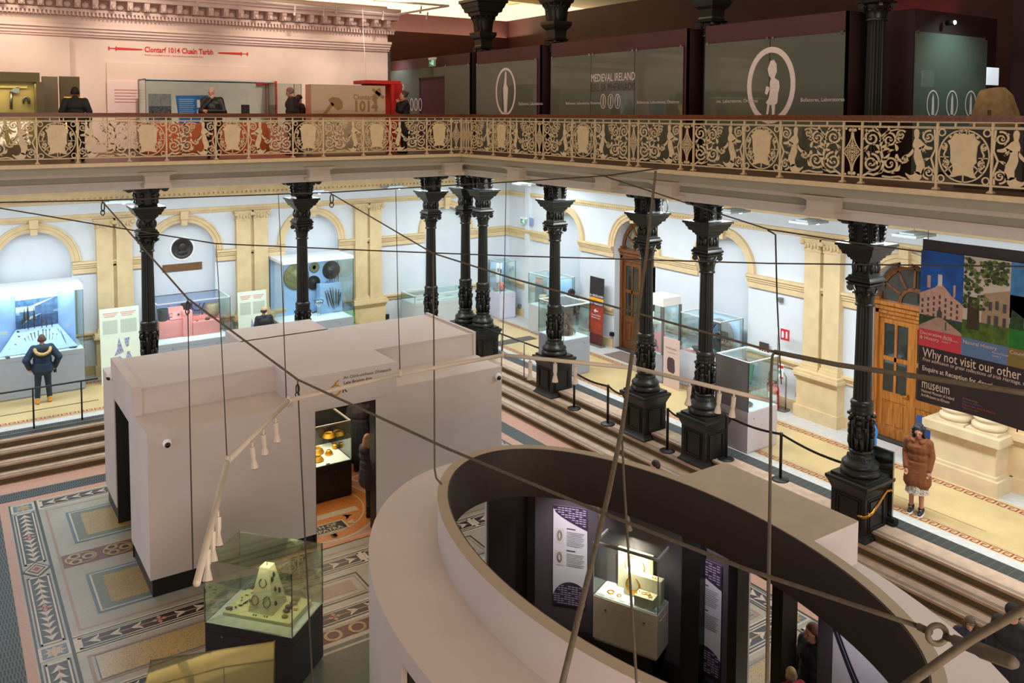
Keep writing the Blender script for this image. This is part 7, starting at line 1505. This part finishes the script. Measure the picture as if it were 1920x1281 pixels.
person('white-haired man in a black puffer jacket with hand on his chin',(5.72,21.75,ZB),R_(256),1.76,[('jacket',(28,28,32),.88,.05,.35,25),('trousers',(34,36,42)),('shoes',(20,20,20))],hair=('thin',(196,186,178)),hpitch=.25,hyaw=-.3,arms={'R':((.10,-.24,1.16),(.13,-.04,1.44)),'L':((.10,.26,1.14),(.22,-.08,1.16))},skin=(214,160,136))
person('grey-haired man in a dark hooded jacket looking down, in profile on the gallery',(7.98,22.35,ZB),R_(150),1.82,[('jacket',(36,34,38),.80,.045),('hood',(40,38,42)),('trousers',(30,32,40)),('shoes',(22,22,22))],hair=('short',(120,104,96)),hpitch=.45,skin=(206,150,126))
person('person in dark clothes half behind the beige title block',(8.34,22.75,ZB),R_(140),1.62,[('jacket',(30,32,44),.8,.04),('beanie',(40,38,40)),('trousers',(28,28,34)),('shoes',(22,22,22))],hair=None,hpitch=.2,skin=(160,110,88))
person('woman in a black coat and tan scarf beside the red kiosk',(11.1,21.9,ZB),R_(165),1.76,[('coat',(20,18,20),.55,.035),('scarf',(150,122,86)),('trousers',(22,20,22)),('shoes',(18,18,18))],hair=('bun',(74,54,40)),hpitch=.1,arms={'R':((.14,-.2,1.22),(.16,-.04,1.42)),'L':((.14,.2,1.22),(.18,.05,1.40))})
# ================================================================ CABLES, SUSPENDED TRACK
rope=pm('rope_grey',(92,82,64),.7,noise=.15,nscale=30); wire=pm('cable_dark',(58,50,42),.6,noise=.1)
def cable(label,pts,r,m=wire,n=6,name='cable'):
    P=[OD(*p) for p in pts]; Q=[]
    for i in range(len(P)-1):
        for k in range(4): Q.append(P[i].lerp(P[i+1],k/4))
    Q.append(P[-1]); b=MB(m); b.tube(Q,r,n); return tag(b.build(name),label,'cable')
cable('thin dark cable running under the gallery from far left to the right gallery edge',[(-20,380,17),(190,376,17.6),(617,361,19),(960,341,18.6),(1132,330,16.6),(1244,315,15.2)],.014)
cable('thin dark cable dipping across the columns from the far left to the banner',[(-20,387,15),(200,424,15.3),(405,457,15.6),(700,470,16),(960,480,15.5),(1440,494,14),(1930,500,12)],.012)
cable('thick grey rope slanting from the upper left to an iron ring at lower right',[(191,377,17.6),(352,560,12.5),(558,712,9.8),(840,842,7.6),(1120,958,6.1),(1400,1068,5.0),(1720,1174,4.2)],.014,rope)
cable('dark cable slanting from the shield case down to the bent pipe on the right',[(617,361,19),(812,475,15.5),(960,522,13.5),(1300,617,10.6),(1452,660,9.8)],.015,rope)
cable('thick cable continuing from the bent pipe to the right edge over the banner',[(1452,660,9.8),(1570,684,9.2),(1760,712,8.4),(1940,740,7.8)],.028,rope)
cable('dark cable falling from the gallery edge across two columns to the banner top',[(1132,330,16.6),(1300,385,15),(1440,430,13.8),(1600,455,13),(1734,473,12.6)],.012)
b=MB(rope); e=OD(1757,1190,4.1); M=frame(e,rt,up); b.tube([M@Vector((.045*cos(k*pi/8),.045*sin(k*pi/8),0)) for k in range(17)],.014,8); tag(b.build('iron_ring'),'iron ring eye joining the thick rope at the lower right','ring')
b=MB(rope); a=OD(1772,1194,4.1); c=OD(1905,1245,3.7); d=c-a; b.tube([a,a+d*.12,a+d*.15,a+d*.5,a+d*.52,a+d*.95,c],[.016,.016,.026,.028,.034,.030,.02],9); b.tube([OD(1722,1175,4.18),OD(1745,1186,4.12)],.018,8); tag(b.build('turnbuckle'),'rusty turnbuckle beyond the iron ring at the lower right','turnbuckle')
cable('out-of-focus thick rope crossing the bottom right corner',[(1690,1292,3.1),(1820,1200,3.0),(1935,1134,2.9)],.017,rope)
cable('thick rope hanging from the right gallery edge down past the far columns',[(1229,322,12.4),(1212,480,9.5),(1191,620,8.2),(1167,800,7.0),(1140,930,6.2),(1050,1300,4.8)],.020,rope)
cable('thin rope branching off and hanging down over the neck-ring case',[(1166,815,6.95),(1170,900,6.6),(1182,1100,5.8),(1195,1300,5.2)],.010,rope)
cable('thin vertical wire hanging from the cable node left of the first column to the track',[(405,457,15.6),(409,520,13.6),(420,740,10.2),(426,866,8.9)],.007)
cable('thin vertical wire from the thick rope knot down to the low end of the track',[(352,562,12.4),(356,800,9.6),(362,1068,7.6)],.008)
cable('thin vertical wire from the rope knot on the pavilion down past the pyramid case',[(558,715,9.75),(565,870,8.6),(572,1010,7.8),(587,1300,6.6)],.008)
cable('thin vertical wire hanging over the second column to the bend of the track',[(522,364,19),(530,560,13.5),(537,748,10.2)],.008)
cable('thin vertical wire hanging over the third pilasters to the track',[(742,357,19),(746,560,14.2),(750,698,11.6)],.008)
cable('vertical cable from the slanting cable down to the rim of the oval ring',[(812,475,15.5),(814,700,11.5),(815,880,9.6),(818,897,9.55),(828,908,9.5)],.012,rope)
cable('thin vertical wire in front of the far corner down to the track bend',[(949,342,18.6),(946,506,15),(942,664,12.4)],.008)
cable('bent grey pipe dropping vertically beside the white box case',[(1461,661,9.75),(1452,660,9.8),(1448,668,9.75),(1446,700,9.5),(1444,900,8.4),(1438,1300,6.3)],.016,rope)
cable('thin grey cable hanging down the pale wall to the fire extinguishers',[(1440,432,13.8),(1454,440,14),(1457,560,15),(1462,668,16.4),(1465,720,18.0)],.014)
b=MB(pm('cable_coil',(70,76,60),.5,noise=.2)); c=XX(1247,386,13.95)
for k in range(5): b.tube([c+Vector((.02*k-.04,.09*cos(a)+.015*k-.03,.17*sin(a))) for a in [i*pi/9 for i in range(19)]],.007,5)
tag(b.build('cable_coil'),'loose coil of thin cable hung on the column bracket before the dark oak door','cable')
for i,(x,y,D,lb) in enumerate(((352,566,12.3,'knot and shackle on the thick rope over the pink case'),(558,722,9.7,'knot and shackle on the thick rope over the pavilion front'),(622,366,18.9,'shackle at the upper end of the slanting cable'),(193,381,17.5,'shackle at the upper left end of the thick rope'))):
    p=OD(x,y,D); M=frame(p,rt,up); b=MB(wire); k=D/12*.9
    b.tube([M@Vector((.025*k*cos(a),-.06*k+.07*k*sin(a),0)) for a in [j*pi/8 for j in range(17)]],.008*k+.002,6); b.tube([M@Vector((.03*k*cos(a),-.15*k+.04*k*sin(a),.01)) for a in [j*pi/8 for j in range(17)]],.007*k+.002,6); tag(b.build('rope_shackle'),lb,'shackle')
# hung lighting track loop
ZT=4.3
T_=[Z(369,1094,ZT),Z(426,866,ZT),Z(541,751,ZT),Z(750,702,ZT),Z(943,666,ZT),Z(1195,691,ZT),Z(1445,752,ZT),Z(1700,850,ZT),Z(1940,985,ZT)]
TRM=pm('track_cream',(206,194,172),.5,noise=.03)
tk=thing('lighting_track','long cream lighting track hung on wires in a loop over the sunken hall','lighting track',tuple(T_[3]))
for i in range(6):
    b=MB(TRM); b.tube([T_[i],T_[i+1]],.026,8); b.build('track_section',tk)
for i in (1,2,3,4):
    b=MB(TRM); p=T_[i]; b.tube([p-Vector((0,0,.035)),p+Vector((0,0,.05))],.02,8); b.ell(p,.034,.034,.034,10,7); b.build('joint',tk)
sp=[(517,783,(.1,.1,-1),'cream track spotlight above the pavilion front, nearest the bend'),(494,805,(.1,.1,-1),'cream track spotlight above the pavilion front, second from the bend'),(473,828,(.1,.0,-1),'cream track spotlight above the pavilion front, third from the bend'),(409,958,(-.1,-.3,-1),'cream track spotlight low on the track, upper of three over the pyramid case'),(399,985,(-.1,-.3,-1),'cream track spotlight low on the track, middle of three over the pyramid case'),(389,1018,(-.1,-.3,-1),'cream track spotlight low on the track, lowest of three over the pyramid case'),
(994,670,(.0,.0,-1),'cream track spotlight hanging before the far steps, first right of the track bend'),(1041,674,(.0,.0,-1),'cream track spotlight hanging before the chain case pedestal'),(1079,678,(.05,.1,-1),'cream track spotlight hanging beside the first barrier post'),(1293,714,(.0,.1,-1),'cream track spotlight hanging left of the front column shaft'),(1349,728,(.0,.1,-1),'cream track spotlight in front of the white box case, left one'),(1376,735,(.0,.1,-1),'cream track spotlight in front of the white box case, right one')]
for x,y,d,lb in sp:
    p=Z(x,y,ZT); trackspot(lb,tuple(p),d,.95 if y<760 else .85,m=TRM)
t=thing('track_spotlight','tiny spotlight under the oval ring, left one above the neck-ring case','spotlight',tuple(OD(1122,957,12.2)),'ring spotlights'); 
for x,y,lb in ((1122,957,'tiny cream spotlight under the oval ring, left one above the neck-ring case'),(1178,972,'tiny cream spotlight under the oval ring, right one above the neck-ring case')):
    p=onell(x,y,1.66,3.16); p.z=2.02
    if x==1122: bpy.data.objects.remove(t)
    trackspot(lb,tuple(p),(.3,.1,-1),.8,group='ring spotlights',m=TRM)
b=MB(pm('bulb_white',(255,250,240),.4,noise=0)); p=YY(680,17,25.0); b.tube([p,YY(681,60,25.0),YY(687,153,23.0)],.008,5); tag(b.build('cable'),'thin white cable hanging down the warm wall to the red kiosk','cable')
# ================================================================ LIGHTS AND CAMERA
def area(n,loc,sx,sy,e,col,rot=(0,0,0),spread=None):
    l=bpy.data.lights.new(n,'AREA'); l.shape='RECTANGLE'; l.size=sx; l.size_y=sy; l.energy=e; l.color=lin(col); o=bpy.data.objects.new(n,l); COL.objects.link(o); o.location=loc; o.rotation_euler=rot
    if spread: l.spread=math.radians(spread)
    return o
def spot(n,loc,tgt,e,col,ang=50,blend=.6,r=.05):
    l=bpy.data.lights.new(n,'SPOT'); l.energy=e; l.color=lin(col); l.spot_size=math.radians(ang); l.spot_blend=blend; l.shadow_soft_size=r
    o=bpy.data.objects.new(n,l); COL.objects.link(o); o.location=loc; o.rotation_euler=(Vector(tgt)-Vector(loc)).to_track_quat('-Z','Y').to_euler(); return o
area('hall_light',(6,9,13.5),12,18,330,(255,233,210))
area('front_wash',(1.5,-5,5.0),8,4,1000,(255,226,204),(R_(84),0,R_(-14)))
area('west_fill',(-5,13,3.0),12,5,520,(236,236,250),(0,-pi/2,0))
area('south_fill',(5,-5,3.5),10,3,300,(240,236,250),(pi/2,0,0))
area('terrace_light_north',(6,23.0,5.5),22,.8,1250,(228,242,250))
area('terrace_light_east',(14.4,10,5.5),.8,24,1600,(234,243,250))
for x in (-3,1.0,4.6,8.6,11.5): spot('gallery_wash',(x,22.5,11.8),(x+.3,26.3,8.0),700,(255,238,226),60,.9,.2)
area('gallery_fill',(5,18,11.5),16,2,170,(255,228,212),(R_(50),0,0))
spot('red_wash',(7.6,23.5,10.5),(7.6,22.6,6.3),550,(255,40,30),55,.8)
spot('screen_wash',(12.9,27.2,9.6),(13.6,27.0,7.6),120,(232,230,255),110,.9,.1)
area('roof_wash',(8,29.5,10.6),24,2,900,(255,232,190),(pi,0,0))
area('gallery_right_fill',(12.9,9,11.5),1.5,18,150,(255,232,200))
area('inner_block_light',(6.2,17.0,2.0),2.2,2.2,80,(255,220,180))
def cl(x,y,z,sx,sy,e,col=(240,245,250)): area('case_light',(x,y,z),sx,sy,e,col)
cl(0.3,23.6,8.1,3.5,.3,25,(255,226,170))
cl(1.6,25.6,2.70,3.2,.5,60); cl(6,25.4,2.03,1.7,.3,16); cl(9.7,25.4,2.80,2.0,.3,34); cl(17,25.7,2.07,.5,.4,5); cl(17,22.7,2.0,.6,1.2,10); cl(14.9,19.3,2.0,.7,.9,6); cl(17.15,15.7,2.0,.6,1.2,12); cl(14.95,12.6,2.0,.7,.6,6); cl(16.73,17.2,2.1,.4,.4,5)
cl(6.2,17.0,.95,1.5,.9,16,(255,240,214)); cl(3.735,11.86,1.09,.9,.6,9,(255,248,220))
p=RC(-.05,-.1,1.28); spot('ring_spot',tuple(p),tuple(RC(-.1,.13,.9)),40,(255,240,215),100,.8,.03); cl(p.x,p.y,1.28,.5,.3,12,(255,244,220))
for t,en in ((52,60),(18,34),(-17,22)): 
    q=ep(1.75,3.25,t); e=ep(2.45,3.95,t); spot('board_spot',q+(2.0,),e+(.9,),en,(246,240,250),90,.9,.05)
spot('teal_spot',(15.4,7.6,9.4),(15.6,8.6,7.6),130,(190,232,240),110,.9,.05)
spot('roof_spot',(2,22,12.3),(0,26.3,9),300,(255,230,200),70,.8)
for y in (11.5,12.6): spot('pink_scallop',(19.6,y,9.2),(20.1,y,10.4),40,(255,90,110),90,.8,.05)
W=bpy.data.worlds.new('W'); S.world=W; W.use_nodes=True; W.node_tree.nodes['Background'].inputs[0].default_value=lin((120,104,92))+(1,); W.node_tree.nodes['Background'].inputs[1].default_value=.35
cam=bpy.data.cameras.new('camera'); co=bpy.data.objects.new('camera',cam); COL.objects.link(co)
cam.sensor_fit='HORIZONTAL'; cam.sensor_width=36; cam.lens=F/1920*36; cam.shift_x=0; cam.shift_y=(PY-640.5)/1920; cam.clip_start=.05; cam.clip_end=200
m=Matrix.Identity(4)
for i in range(3): m[i][0]=rt[i]; m[i][1]=up[i]; m[i][2]=-fw[i]; m[i][3]=EYE[i]
co.matrix_world=m; S.camera=co
S.view_settings.view_transform='Standard'; S.view_settings.look='None'; S.view_settings.exposure=0
c=S.cycles; c.max_bounces=8; c.diffuse_bounces=4; c.glossy_bounces=4; c.transparent_max_bounces=24; c.transmission_bounces=4; c.caustics_reflective=False; c.caustics_refractive=False; c.sample_clamp_indirect=6; c.use_denoising=True
